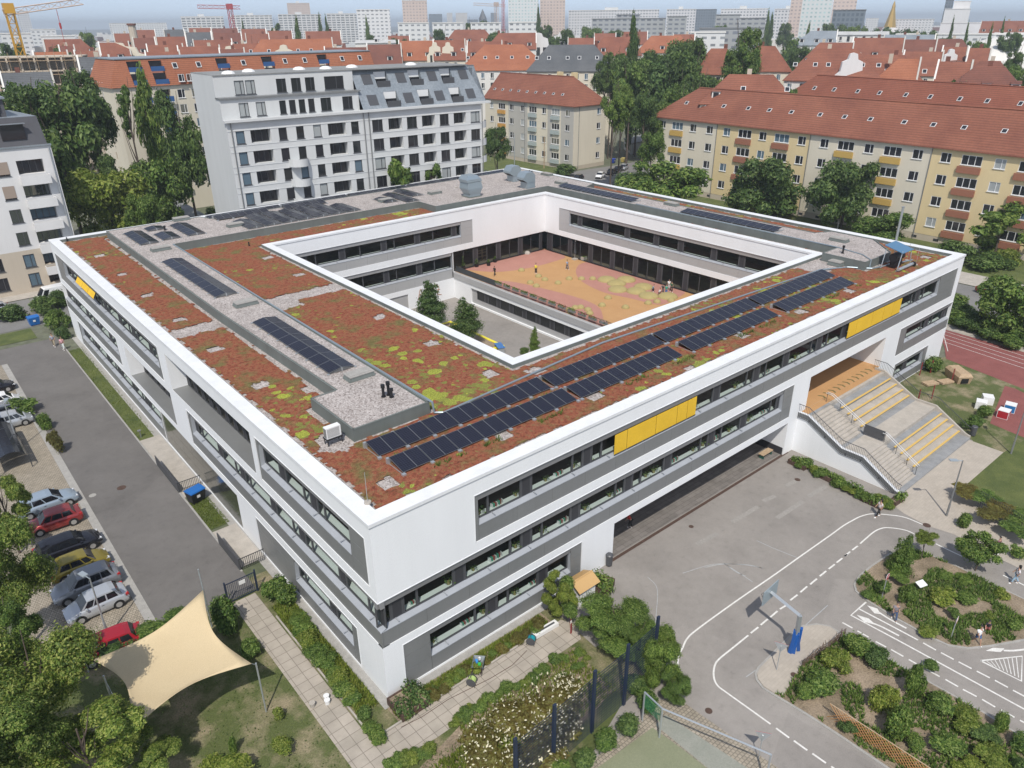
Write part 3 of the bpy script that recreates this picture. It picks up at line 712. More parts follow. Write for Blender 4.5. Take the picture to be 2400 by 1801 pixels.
# ---------- roof
cop = MB()
W = 0.95
for (x0, x1, y0, y1) in ((0, BX, 0, W), (0, BX, BY-W, BY), (0, W, W, BY-W), (BX-W, BX, W, BY-W)):
    cop.box(x0, x1, y0, y1, H-.16, H)
for (x0, x1, y0, y1) in ((CX0, CX1, CY0, VY0), (CX0, CX1, VY1, CY1), (CX0, VX0, VY0, VY1), (VX1, CX1, VY0, VY1)):
    cop.box(x0, x1, y0, y1, H-.16, H)
cop.build('roof_coping', M['white_coping'], school)
lip = MB()
for (x0, x1, y0, y1) in ((-.07, BX+.07, -.07, 0), (-.07, BX+.07, BY, BY+.07), (-.07, 0, 0, BY), (BX, BX+.07, 0, BY)):
    lip.box(x0, x1, y0, y1, H-.22, H+.004)
for (x0, x1, y0, y1) in ((VX0, VX1, VY1-.06, VY1), (VX1-.06, VX1, VY0, VY1-.06), (VX0, VX1, VY0, VY0+.06), (VX0, VX0+.06, VY0+.06, VY1-.06)):
    lip.box(x0, x1, y0, y1, H-.22, H+.004)
lip.build('coping_lip', M['white_coping'], school)
js = MB()
for (x0, x1, y0, y1) in ((-.055, BX+.055, -.055, -.02), (-.055, -.02, -.02, BY)):
    js.box(x0, x1, y0, y1, H-.245, H-.21)
for (x0, x1, y0, y1) in ((VX0, VX1, VY1-.045, VY1-.01), (VX1-.045, VX1-.01, VY0, VY1)):
    js.box(x0, x1, y0, y1, H-.245, H-.21)
js.build('shadow_joint', M['clad'], school)
up = MB()   # membrane upstand inside the copings
for (x0, x1, y0, y1) in ((W, BX-W, W, W+.04), (W, BX-W, BY-W-.04, BY-W), (W, W+.04, W, BY-W), (BX-W-.04, BX-W, W, BY-W), (CX0-.04, CX1+.04, CY0-.04, CY0), (CX0-.04, CX1+.04, CY1, CY1+.04), (CX0-.04, CX0, CY0, CY1), (CX1, CX1+.04, CY0, CY1)):
    up.box(x0, x1, y0, y1, 12.3, H-.03)
up.build('membrane_upstand', M['membrane'], school)
rb = MB()
ZR = 12.46
for (x0, x1, y0, y1) in ((W, BX-W, W, CY0), (W, BX-W, CY1, BY-W), (W, CX0, CY0, CY1), (CX1, BX-W, CY0, CY1)):
    rb.quad((x0, y0, ZR), (x1, y0, ZR), (x1, y1, ZR), (x0, y1, ZR))
rb.build('gravel_roof', M['gravel'], school)
ZD = 13.36
DECK = [(4.0, 8.65), (9.85, 8.65), (10.1, 36), (10.35, 62.1), (44.8, 62.1), (44.8, 57.85), (66.2, 57.85), (66.4, 9.9), (63.1, 9.9), (63.1, 5.0), (68.9, 5.0), (72.8, 8.8), (72.8, 14), (70.6, 15), (70.6, 53.5), (73.2, 54.5), (73.2, 72.2), (18.3, 72.2), (17.6, 74.2), (6.0, 74.2), (5.6, 36), (5.9, 14.5), (4.0, 14.5)]
dk = MB(); dk.prism(DECK, 12.3, ZD-.06)
o = dk.build('roof_deck', M['membrane'], school)
def inset_poly(p, d): return grow(p, -d)
dkg = MB(); dkg.prism(inset_poly(DECK, .22), ZD-.1, ZD-.02); og = dkg.build('deck_gravel', M['gravel'], o)
rimm = MB()
n = len(DECK)
for i in range(n):
    a, b = Vector(DECK[i]), Vector(DECK[(i+1) % n]); t = (b-a); L = t.length; t.normalize(); nn = Vector((-t.y, t.x))
    c = (a+b)/2 + nn*.05
    rimm.obox((c.x, c.y, ZD-.02), (L, .12, .09), math.atan2(t.y, t.x))
rimm.build('deck_rim', M['membrane'], o)
for ob in (o, og):
    bm = bmesh.new(); bm.from_mesh(ob.data); bmesh.ops.triangulate(bm, faces=[f for f in bm.faces if len(f.verts) > 4]); bm.to_mesh(ob.data); bm.free()
# sedum carpet: fine grid with ragged edges and a bumpy surface
def in_poly(x, y, P):
    c = False; j = len(P)-1
    for i in range(len(P)):
        if (P[i][1] > y) != (P[j][1] > y) and x < (P[j][0]-P[i][0])*(y-P[i][1])/(P[j][1]-P[i][1])+P[i][0]: c = not c
        j = i
    return c
DRAINS = [tuple(G(x, y, 12.5)[:2]) for x, y in t5([(-560, 155+0), ])] if 0 else []
def zpx(ox, oy, sc, pts): return [tuple(G(ox+x/sc, oy+y/sc, 12.5)[:2]) for x, y in pts]
DRAINS = zpx(0, 400, 2.765, [(650, 552), (795, 673), (955, 808), (1160, 968), (1400, 1158), (1935, 1085+225), (1730, 565), (1940, 675)]) + zpx(800, 400, 2.765, [(250, 948), (580, 1122), (965, 1318), (1250, 1300)]) + zpx(800, 850, 2.765, [(300, 785), (1045, 470), (1645, 218), (965, 72), (1265, 52)]) + zpx(0, 850, 2.765, [(1690, 150), (2010, 175)]) + zpx(1600, 400, 2.765, [(385, 1068), (765, 915), (1080, 780), (1575, 562), (60, 1290)])
def sedum_ok(x, y):
    if not (W+.1 < x < BX-W-.1 and W+.1 < y < BY-W-.1): return False
    if CX0-.1 < x < CX1+.1 and CY0-.1 < y < CY1+.1: return False
    nz = noise.noise(Vector((x*1.3, y*1.3, 0)))*.28 + noise.noise(Vector((x*4, y*4, 3)))*.14
    e = .40+nz*.9
    if x < W+e or x > BX-W-e or y < W+e or y > BY-W-e: return False
    if CX0-e < x < CX1+e and CY0-e < y < CY1+e: return False
    # margin round the deck
    if in_poly(x, y, DECKG if nz > -.1 else DECKG2): return False
    # cross strips of bare gravel
    for (x0, x1, y0, y1) in ((1, 5.6, 33.9, 36.2), (10, 19, 36.3, 38.6), (10, 13.4, 34.6, 37.5), (66, 73, 26.5, 28.2), (58.5, 66.5, 7.2, 11), (66, 73, 40.3, 41.6)):
        if x0-nz < x < x1+nz and y0-nz*1.5 < y < y1+nz*1.5: return False
    for (a, b) in DRAINS:
        if abs(x-a) < .55+nz*.6 and abs(y-b) < .55+nz*.6: return False
    if math.hypot(x-3.0, y-9.3) < 1.25+nz*2: return False
    return True
DECKG = grow(DECK, .45); DECKG2 = grow(DECK, .12)
sg = MB(); ST = .21; vid = {}
nx, ny = int(BX/ST), int(BY/ST)
def vtx(i, j):
    k = (i, j)
    if k not in vid:
        x, y = i*ST, j*ST
        h = noise.noise(Vector((x*.9, y*.9, 5)))*.05+noise.noise(Vector((x*3.1, y*3.1, 9)))*.045
        jx, jy = noise.noise(Vector((x*5, y*5, 1)))*.09, noise.noise(Vector((x*5, y*5, 21)))*.09
        vid[k] = len(sg.v); sg.v.append((x+jx, y+jy, ZR+.07+h))
    return vid[k]
for i in range(nx):
    for j in range(ny):
        x, y = (i+.5)*ST, (j+.5)*ST
        if sedum_ok(x, y):
            sg.f.append((vtx(i, j), vtx(i+1, j), vtx(i+1, j+1), vtx(i, j+1))); sg.m.append(0)
mt, n_, b_ = new_mat('sedum'); co = coords(n_)
a1 = noise_node(n_, co, .55, 6, .65); a2 = noise_node(n_, co, 3.2, 5, .7); a3 = noise_node(n_, co, 14, 3, .7)
base = ramp(n_, a2, [(.30, (.10, .042, .026)), (.42, (.215, .068, .042)), (.52, (.285, .10, .058)), (.62, (.24, .135, .07)), (.74, (.18, .145, .06))])
olive = ramp(n_, a2, [(.3, (.10, .085, .035)), (.55, (.18, .15, .06)), (.75, (.23, .19, .08))])
base = mix(n_, ramp(n_, a1, [(.50, (0, 0, 0)), (.64, (1, 1, 1))]), base, olive)
# the strip along the right front is browner
sx = N(n_, 'ShaderNodeSeparateXYZ'); n_.links.new(co, sx.inputs[0])
vor = N(n_, 'ShaderNodeTexVoronoi'); vor.inputs['Scale'].default_value = .85; vor.inputs['Randomness'].default_value = 1
wn = N(n_, 'ShaderNodeTexNoise'); wn.inputs['Scale'].default_value = 2.5; wn.inputs['Detail'].default_value = 3; n_.links.new(co, wn.inputs['Vector'])
ad = N(n_, 'ShaderNodeVectorMath', operation='MULTIPLY_ADD'); ad.inputs[1].default_value = (.5, .5, .5); n_.links.new(wn.outputs['Color'], ad.inputs[0]); n_.links.new(co, ad.inputs[2])
n_.links.new(ad.outputs[0], vor.inputs['Vector'])
spc = N(n_, 'ShaderNodeSeparateColor'); n_.links.new(vor.outputs['Color'], spc.inputs[0])
# patch radius depends on cell value and a large mask
big0 = noise_node(n_, co, .12, 4, .6)
xr = N(n_, 'ShaderNodeMapRange'); n_.links.new(sx.outputs[0], xr.inputs[0]); xr.inputs[2].default_value = 38
zx = ramp(n_, xr.outputs[0], [(0, (0,)*3), (.02, (.0,)*3), (.07, (.9,)*3), (.14, (.8,)*3), (.22, (0,)*3), (.28, (.9,)*3), (.36, (.8,)*3), (.45, (.1,)*3), (1, (.25,)*3)])
mz = N(n_, 'ShaderNodeMath', operation='MULTIPLY_ADD'); mz.inputs[1].default_value = .15; n_.links.new(zx, mz.inputs[0]); n_.links.new(big0, mz.inputs[2]); big = mz.outputs[0]
mg = N(n_, 'ShaderNodeMapRange'); n_.links.new(big, mg.inputs[0]); mg.inputs[1].default_value = .46; mg.inputs[2].default_value = .66; mg.inputs[3].default_value = .0; mg.inputs[4].default_value = .72
mu = N(n_, 'ShaderNodeMath', operation='MULTIPLY'); n_.links.new(spc.outputs[0], mu.inputs[0]); n_.links.new(mg.outputs[0], mu.inputs[1])
lt = N(n_, 'ShaderNodeMath', operation='LESS_THAN'); n_.links.new(vor.outputs['Distance'], lt.inputs[0]); n_.links.new(mu.outputs[0], lt.inputs[1])
lime = mix(n_, spc.outputs[1], (.22, .23, .06), (.34, .37, .06))
lime = mix(n_, 1.0, lime, ramp(n_, a3, [(.3, (.7,)*3), (.7, (1.25,)*3)]), 'MULTIPLY')
v2 = N(n_, 'ShaderNodeTexVoronoi'); v2.inputs['Scale'].default_value = 2.1; n_.links.new(ad.outputs[0], v2.inputs['Vector']); s2_ = N(n_, 'ShaderNodeSeparateColor'); n_.links.new(v2.outputs['Color'], s2_.inputs[0])
m2 = N(n_, 'ShaderNodeMath', operation='MULTIPLY'); n_.links.new(s2_.outputs[0], m2.inputs[0]); n_.links.new(mg.outputs[0], m2.inputs[1]); l2 = N(n_, 'ShaderNodeMath', operation='LESS_THAN'); n_.links.new(v2.outputs['Distance'], l2.inputs[0]); n_.links.new(m2.outputs[0], l2.inputs[1])
base = mix(n_, l2.outputs[0], base, (.20, .20, .055))
col = mix(n_, lt.outputs[0], base, lime)
col = mix(n_, 1.0, col, ramp(n_, a3, [(.3, (.62,)*3), (.7, (1.35,)*3)]), 'MULTIPLY')
n_.links.new(col, b_.inputs['Base Color']); b_.inputs['Roughness'].default_value = 1.0; b_.inputs['Specular IOR Level'].default_value = .1
bump(n_, b_, a3, .9, .06)
M['sedum'] = mt
tag(sg.build('sedum_carpet', M['sedum'], school, smooth=True), 'rust red sedum with lime green cushions')

# ================================================================== ON THE ROOF
def solar_mat():
    mt, n, b = new_mat('solar_cells'); co = coords(n)
    x = N(n, 'ShaderNodeTexBrick'); x.offset = 0
    x.inputs['Color1'].default_value = (.010, .011, .022, 1); x.inputs['Color2'].default_value = (.014, .015, .030, 1); x.inputs['Mortar'].default_value = (.05, .055, .07, 1)
    x.inputs['Scale'].default_value = 1; x.inputs['Brick Width'].default_value = .165; x.inputs['Row Height'].default_value = .165; x.inputs['Mortar Size'].default_value = .010
    n.links.new(co, x.inputs['Vector']); n.links.new(x.outputs[0], b.inputs['Base Color'])
    b.inputs['Roughness'].default_value = .2; b.inputs['Specular IOR Level'].default_value = .22
    return mt
M['solar'] = solar_mat(); M['panel_frame'] = plain('panel_frame', (0.20, 0.21, 0.22), 0.4, 0.5)
def panel_mesh(wx, wy):
    mb = MB(); t = .022
    mb.box(0, wx, 0, t, 0, .035, 1); mb.box(0, wx, wy-t, wy, 0, .035, 1); mb.box(0, t, t, wy-t, 0, .035, 1); mb.box(wx-t, wx, t, wy-t, 0, .035, 1)
    mb.quad((t, t, .03), (wx-t, t, .03), (wx-t, wy-t, .03), (t, wy-t, .03), 0)
    mb.quad((t, t, .005), (t, wy-t, .005), (wx-t, wy-t, .005), (wx-t, t, .005), 2)
    o = mb.build('solar_panel', [M['solar'], M['panel_frame'], M['black']]); me = o.data; bpy.data.objects.remove(o); return me
# things on the inner sills
PM_P = panel_mesh(1.0, 1.60); PM_L = panel_mesh(1.05, 1.72)
def add_panel(root, me, loc, rx=0.0, ry=0.0, rz=0.0):
    o = bpy.data.objects.new('solar_panel', me); COL.objects.link(o); o.parent = root
    o.location = loc; o.rotation_euler = (rx, ry, rz)
GS = 'rooftop solar arrays'
def row_array(x0, y0, n, z, label, tilt=11):
    r = thing('solar_array', label, 'solar array', (x0, y0, z), GS)
    for i in range(n):
        add_panel(r, PM_P, (i*1.015+(i//2)*.03, 0, .12), R(tilt))
    mb = MB()
    for i in range(0, n+1, 2):
        x = i*1.03-.03
        mb.box(x-.02, x+.03, -.1, 1.6, .0, .04); mb.box(x-.12, x+.12, -.22, .0, 0, .12); mb.box(x-.1, x+.1, 1.52, 1.72, 0, .40)
    mb.build('mounting_rail', M['metal'], r)
    mb = MB(); mb.box(0, n*1.03, 1.57, 1.60, .08, .43); mb.build('wind_plate', M['metal'], r)
    return r
segs = [(4.15, 14), (18.95, 12), (31.6, 13), (45.35, 13)]
nm = ['nearest the roof corner', 'second from the near corner', 'third from the near corner', 'farthest from the near corner']
for k, (x0, n) in enumerate(segs):
    row_array(x0, 5.85, n, 12.52, 'black solar array of the inner row, '+nm[k])
    row_array(x0+.1, 3.3, n-(1 if k else 0), 12.52, 'black solar array of the row next to the coping, '+nm[k])
def tent(x0, y0, n, z, label, w=1.0, rows=1, ang=10):
    "two long slopes meeting at a ridge along y"
    r = thing('solar_array', label, 'solar array', (x0, y0, z), GS)
    h = .1; rise = 1.05*math.sin(R(ang))
    for i in range(n):
        add_panel(r, PM_L, (0, i*1.73, h), 0, -R(ang)); add_panel(r, PM_L, (1.05*math.cos(R(ang))*2+.03, i*1.73+1.72, h), 0, R(-ang), math.pi)
    mb = MB()
    for i in range(n+1):
        y = i*1.73
        mb.box(-.15, .05, y-.08, y+.08, 0, .07); mb.box(2.05, 2.25, y-.08, y+.08, 0, .07); mb.box(1.0, 1.1, y-.06, y+.06, 0, h+rise)
    mb.build('mounting_foot', M['metal'], r)
    mb = MB(); mb.poly([(0, -.02, .05), (2.1, -.02, .05), (1.05, -.02, h+rise)]); mb.build('wind_plate', M['panel_frame'], r)
    return r
ZT = ZD+.0
tent(6.85, 39.6, 9, ZT, 'long ridged solar array on the gravel deck between two grey hatches')
tent(6.8, 17.1, 8, ZT, 'long ridged solar array on the gravel deck nearest the three black vent pipes')
tent(7.2, 64.1, 4, ZT, 'ridged solar array at the far left corner of the gravel deck')
tent(9.9, 64.6, 2, ZT, 'short ridged solar array beside the far left corner array, nearer the deck edge')
tent(9.9, 70.3, 1, ZT, 'smallest ridged solar array of two panels at the far left of the deck')
tent(12.9, 64.6, 4, ZT, 'ridged solar array third from the far left corner of the deck')
for k in range(7):
    tent(19.8+k*2.32, 62.9, [3, 4, 4, 4, 4, 4, 3][k], ZT, 'one of seven ridged solar arrays on the left rear deck, ' + ['first from the left', 'second from the left', 'third from the left', 'the middle one', 'third from the right', 'second from the right', 'first from the right'][k])
tent(40.6, 64.2, 2, ZT, 'ridged solar array of the group beside the tall duct, at its left'); tent(43.2, 62.6, 4, ZT, 'ridged solar array of the group beside the tall duct, at its centre'); tent(45.8, 65.5, 3, ZT, 'ridged solar array of the group beside the tall duct, at its right')
for k, (x0, n) in enumerate(((18.6, 10), (29.3, 10), (40.0, 10), (50.7, 10), (61.4, 9))):
    row_array(x0, 72.75, n, 12.9, 'flat array of the long row at the rear left coping, ' + ['leftmost', 'second from left', 'middle one', 'second from right', 'rightmost'][k], 9)
for k, (x0, n) in enumerate(((18.6, 7), (28.2, 6))):
    row_array(x0, 70.1, n, ZT, ['short second row solar array behind the leftmost ridged arrays', 'short second row solar array behind the rightmost of the seven ridged arrays'][k], 9)
def rowY(x0, y0, n, z, label):
    r = thing('solar_array', label, 'solar array', (x0, y0, z), GS)
    for i in range(n): add_panel(r, PM_L, (0, i*1.02+1.0, .1), R(-0), R(-10), 0)
    return r
def col_array(x0, y0, n, label):
    r = thing('solar_array', label, 'solar array', (x0, y0, ZT), GS)
    for i in range(n): add_panel(r, PM_P, (0, (i+1)*1.02, .16), R(8), 0, R(-90))
    mb = MB()
    for i in range(0, n+1, 2): mb.box(-.15, 1.9, i*1.02-.03, i*1.02+.03, 0, .12)
    mb.box(-.12, -.06, 0, n*1.02, 0, .06)
    mb.build('mounting_rail', M['metal'], r)
col_array(66.9, 41.0, 15, 'flat solar array on the right rear deck, left of the grey hatch')
col_array(66.9, 18.2, 14, 'flat solar array on the right rear deck, near the small roof annex')
# hatches
def hatch(x, y, z, rz, label, wx=1.9, wy=.95, h=.42):
    r = thing('roof_hatch', label, 'roof hatch', (x, y, z), 'roof hatches', rz)
    a = MB(); a.box(-wx/2, wx/2, -wy/2, wy/2, 0, h*.75)
    v = a.v; a.v = [(p[0]*(1.12 if p[2] < .01 else 1), p[1]*(1.15 if p[2] < .01 else 1), p[2]) for p in v]
    a.build('curb', M['membrane'], r)
    a = MB(); a.box(-wx/2-.05, wx/2+.05, -wy/2-.05, wy/2+.05, h*.75, h*.92); a.box(-wx/2+.1, wx/2-.1, -wy/2+.1, wy/2-.1, h*.92, h); a.build('lid', M['kerb'], r)
hatch(8.3, 15.35, ZD, 0, 'long pale hatch near the three black vent pipes')
hatch(8.3, 36.0, ZD, 0, 'long pale hatch between the two long ridged solar arrays')
hatch(8.4, 60.6, ZD, 0, 'long pale hatch in front of the far left corner solar array')
for (x, y, l) in ((552, 530, 'grey hatch on the left rear deck below the first row of panels'), (425, 516, 'low grey hatch behind the far left corner solar arrays'), (904, 472, 'pale hatch between ridged solar arrays left of the tall duct'), (1019, 454, 'small pale hatch close to the tall duct'), (1282, 411, 'grey hatch at the far corner of the roof'), (1315, 431, 'grey hatch at the inner side of the far corner'), (1574, 481, 'pale hatch between the two flat arrays of the right rear deck'), (1966, 565, 'cream topped hatch on the right rear deck')):
    p = G(x, y, ZD); hatch(p.x, p.y, ZD, R(90 if x > 1270 else 0), l)
p = G(1962, 620, 12.5); hatch(p.x, p.y, 12.5, 0, 'square cream skylight on the low roof at the court corner', 1.5, 1.3, .5)
# vent pipes
def vent(x, y, z, h, r_, label, cap=True):
    mb = MB(); mb.tube([(0, 0, 0), (0, 0, h)], r_, 10)
    if cap: mb.tube([(0, 0, h*.8), (0, 0, h*.84), (0, 0, h), (0, 0, h+.06)], r_*1.5, 10)
    mb.tube([(0, 0, 0), (0, 0, .05)], r_*1.7, 10)
    o = mb.build('vent_pipe', M['black'], loc=(0, 0, 0), smooth=False); o.location = (x, y, z); tag(o, label, 'vent pipe', 'roof vent pipes')
for (x, y, h, l) in ((899, 930, .85, 'black vent pipe, leftmost of the three on the near deck'), (911, 926, .95, 'tallest black vent pipe, middle of the three on the near deck'), (918, 931, .6, 'shortest black vent pipe, rightmost of the three on the near deck'), (1975, 594, .8, 'black vent pipe on the small annex near the court corner'), (1241, 415, 1.0, 'left one of two black vent pipes near the far corner'), (1246, 416, 1.0, 'right one of two black vent pipes near the far corner'), (387, 540, .5, 'short black vent pipe among the far left solar arrays')):
    p = G(x, y, ZD); vent(p.x, p.y, ZD, h, .10, l)
for (x, y, l) in ((158, 566, 'short black vent pipe in the far left roof corner'), (485, 508, 'short black vent pipe behind the left rear coping'), (584, 577, 'small black outlet at the corner of the court coping'), (516, 570, 'small black outlet below the left rear deck')):
    p = G(x, y, 12.5); vent(p.x, p.y, 12.5, .5, .07, l, False)
# ducts
M['duct'] = plain('duct_sheet', (0.36, 0.43, 0.47), 0.32, 0.55)
p = G(1106, 460, ZD); r = wthing('air_duct', 'tall grey faceted air duct standing at the court side of the gravel deck', 'air duct', (p.x, p.y, ZD), 'air ducts on the roof')
def frus(mb, c, secs, rz=0, m=0):
    ca, sa = math.cos(rz), math.sin(rz); rings = []
    for (z, hx, hy, ox, oy) in secs:
        rg = []
        for sx_, sy_ in ((-1, -1), (1, -1), (1, 1), (-1, 1)):
            x, y = ox+sx_*hx, oy+sy_*hy; rg.append((c[0]+x*ca-y*sa, c[1]+x*sa+y*ca, c[2]+z))
        rings.append(rg)
    for a, b in zip(rings, rings[1:]):
        for i in range(4): mb.quad(a[i], a[(i+1) % 4], b[(i+1) % 4], b[i], m)
    mb.poly(rings[-1], m); mb.poly(rings[0][::-1], m)
mb = MB(); frus(mb, (p.x, p.y, ZD), [(0, .95, .8, 0, 0), (.35, .95, .8, 0, 0), (1.25, 1.35, 1.05, -.1, 0), (2.15, 1.2, 1.0, -.15, 0)], R(0)); mb.build('duct_body', M['duct'], r)
mb = MB(); frus(mb, (p.x, p.y, ZD), [(2.2, 1.35, 1.0, -.15, 0), (2.6, 1.3, 1.0, -.3, 0), (3.15, .8, .8, -.4, 0)], R(0)); mb.build('duct_cowl', M['duct'], r)
mb = MB(); mb.box(p.x-1.15, p.x+1.15, p.y-1, p.y+1, ZD, ZD+.1); mb.build('duct_base', M['membrane'], r)
for (x, y, l) in ((1237, 440, 'grey hooded air duct with open dark mouth, the nearer of the pair'), (1205, 424, 'grey hooded air duct with open dark mouth, the farther of the pair')):
    p = G(x, y, ZD); r = wthing('air_duct', l, 'air duct', (p.x, p.y, ZD), 'air ducts on the roof')
    mb = MB(); mb.box(p.x-.8, p.x+.8, p.y-.8, p.y+.8, ZD, ZD+.9); mb.build('duct_base', M['duct'], r)
    prof = [(.8, .9), (.8, 1.9), (.3, 2.45), (-.9, 2.45), (-1.6, 1.7), (-1.6, 1.4), (-.8, .9)]
    mb = MB()
    F = lambda a, b, q: (p.x+a, p.y+q, ZD+b)
    mb.poly([F(a, b, -.85) for a, b in prof][::-1]); mb.poly([F(a, b, .85) for a, b in prof])
    for i in range(len(prof)):
        a, b = prof[i], prof[(i+1) % len(prof)]
        mb.quad(F(a[0], a[1], -.85), F(b[0], b[1], -.85), F(b[0], b[1], .85), F(a[0], a[1], .85), 1 if i == 5 else 0)
    mb.build('duct_cowl', [M['duct'], M['black']], r)
# air conditioner on its stand
r = wthing('air_conditioner', 'white outdoor air conditioning unit on a black stand beside the near gravel deck', 'air conditioner', (2.9, 9.4, 12.5))
mb = MB(); mb.box(2.45, 3.45, 9.2, 9.62, 12.98, 13.72); mb.build('housing', M['white'], r)
mb = MB()
for k in range(9): mb.box(2.442, 2.45, 9.24+k*.04, 9.262+k*.04, 13.02, 13.66)
for k in range(12): mb.box(2.52+k*.07, 2.55+k*.07, 9.19, 9.2, 13.05, 13.65)
mb.build('grille', M['clad'], r)
mb = MB(); mb.box(2.4, 3.5, 9.12, 9.7, 12.9, 12.98)
for x in (2.45, 3.42):
    for y in (9.15, 9.62): mb.box(x, x+.05, y, y+.05, 12.5, 12.9)
mb.build('stand', M['black'], r)
# canopied frame at the right end
p = G(2100, 628, 12.5); r = wthing('canopied_frame', 'metal frame with a blue roof and dark drum at the right roof end', 'roof equipment', (p.x, p.y, 12.5))
F = lambda x, y, z: (p.x+x, p.y+y, 12.5+z)
mb = MB()
for y in (-.7, 1.0):
    mb.tube([F(-1.4, y, .1), F(-.9, y, 2.1)], .05, 6); mb.tube([F(1.6, y, .1), F(1.1, y, 2.1)], .05, 6); mb.tube([F(-1.6, y, .1), F(1.8, y, .1)], .06, 6)
mb.tube([F(-1.6, -.9, .3), F(1.8, -.9, .3)], .17, 8)
mb.build('frame', M['metal'], r)
mb = MB(); mb.obox(F(.1, .15, 2.2), (2.5, 2.1, .06), 0, 0, R(14)); mb.build('canopy', plain('blue_sheet', (.10, .22, .36), .35, .2), r)
mb = MB(); mb.tube([F(-.8, .2, 1.2), F(1.1, .2, 1.2)], .45, 14); mb.box(p.x-.6, p.x+.9, p.y-.1, p.y+.5, 12.6, 13.3); mb.build('drum', M['black'], r)
mb = MB(); mb.tube([F(1.75, -.95, .25), F(1.9, -.95, .25)], .3, 14); mb.build('wheel', M['black'], r)
# conduit
mb = MB(); mb.tube([(10.25, 62, ZD+.02), (10.05, 36, ZD+.02), (9.95, 8.75, ZD+.03), (9.98, 8.5, ZD), (10.0, 8.35, 12.62), (10.5, 7.95, 12.6), (27.5, 9.35, 12.6), (59.5, 8.0, 12.6), (62.5, 6.6, 12.6), (64.0, 4.6, 12.6), (70.4, 3.2, 12.6)], .085, 7)
tag(mb.build('conduit', plain('conduit_metal', (.27, .33, .37), .4, .4), loc=(10, 8.4, 12.5)), 'grey blue conduit pipe running along the gravel deck and across the roof', 'pipe')
mb = MB(); q = [(64, 4.6, 12.6), (64.2, 4.95, 12.65), (64.3, 5.0, ZD+.03), (65.6, 6.6, ZD+.03), (66.4, 10, ZD+.03), (66.6, 40, ZD+.03)]
mb.tube(q, .07, 7); tag(mb.build('conduit', bpy.data.materials['conduit_metal'], loc=(64, 4.6, 12.5)), 'dark conduit pipe along the court side of the right rear deck', 'pipe')
# lightning rods with little white feet
for (x, y, zz) in ((2125, 612, 12.5), (2146, 622, 12.5), (1655, 423, 12.5), (1959, 556, 12.5), (1070, 440, ZD), (1130, 428, ZD), (1030, 470, ZD), (862, 1180, 12.8)):
    p = G(x, y, zz); r = thing('lightning_rod', 'thin lightning rod on a small concrete foot, standing on the school roof', 'lightning rod', p, 'lightning rods')
    mb = MB(); mb.tube([(0, 0, 0), (0, 0, 2.0)], .014, 5); mb.build('rod', M['metal'], r)
    mb = MB(); mb.tube([(0, 0, 0), (0, 0, .12)], .2, 10); mb.build('foot', M['concrete'], r)

# ================================================================== COURT AND TERRACE
M['mound'] = rough_mat('olive_rubber', (.33, .27, .11), (.39, .32, .14), 1.0, 25, .9, .1)
def mound(x, y, r_, h, label, grp):
    p = G(x, y, 3.9); mb = MB(); mb.dome((0, 0, 0), r_, h, 20, 6)
    o = mb.build('rubber_mound', M['mound'], smooth=True); o.location = (p.x, p.y, 3.905); tag(o, label, 'play mound', grp)
big = [(1422, 657), (1468, 657), (1445, 666), (1448, 680), (1508, 674), (1491, 684), (1520, 695), (1565, 696)]
bl = ['leftmost wide flat', 'wide flat one behind the other two', 'wide flat one in the middle of the left four', 'nearest of the left four wide flat', 'wide flat one behind its neighbour at the group of children', 'wide flat one in front of its neighbour at centre right', 'wide flat one left of the crouching children', 'wide flat one under the standing children']
for (x, y), l in zip(big, bl): mound(x, y, 1.32, .5, l + ' rubber mound', 'wide play mounds')
sm = [(1389, 655), (1363, 655), (1334, 655), (1308, 665), (1277, 657), (1262, 649), (1243, 664), (1257, 672), (1222, 635), (1425, 700), (1411, 717), (1466, 722), (1519, 712), (1540, 709), (1573, 706), (1335, 728), (1348, 723), (1361, 722), (1378, 728), (1382, 736), (1338, 734)]
names = ['third of the row of three behind the wave line', 'second of the row of three behind the wave line', 'first of the row of three behind the wave line', 'alone right of the cluster of five', 'right one of the cluster of five', 'rear one of the cluster of five', 'left one of the cluster of five', 'front one of the cluster of five', 'alone near the child in yellow', 'rear one of the two on the orange field', 'front one of the two on the orange field', 'alone at the centre of the orange field', 'left one of the pair near the front coping', 'right one of the pair near the front coping', 'half hidden by the coping at right', 'left end of the small ring', 'rear left of the small ring', 'rear of the small ring', 'right of the small ring', 'front right of the small ring', 'front left of the small ring']
for (x, y), l in zip(sm, names): mound(x, y, .5, .42, 'small round olive rubber mound, ' + l, 'small play mounds')
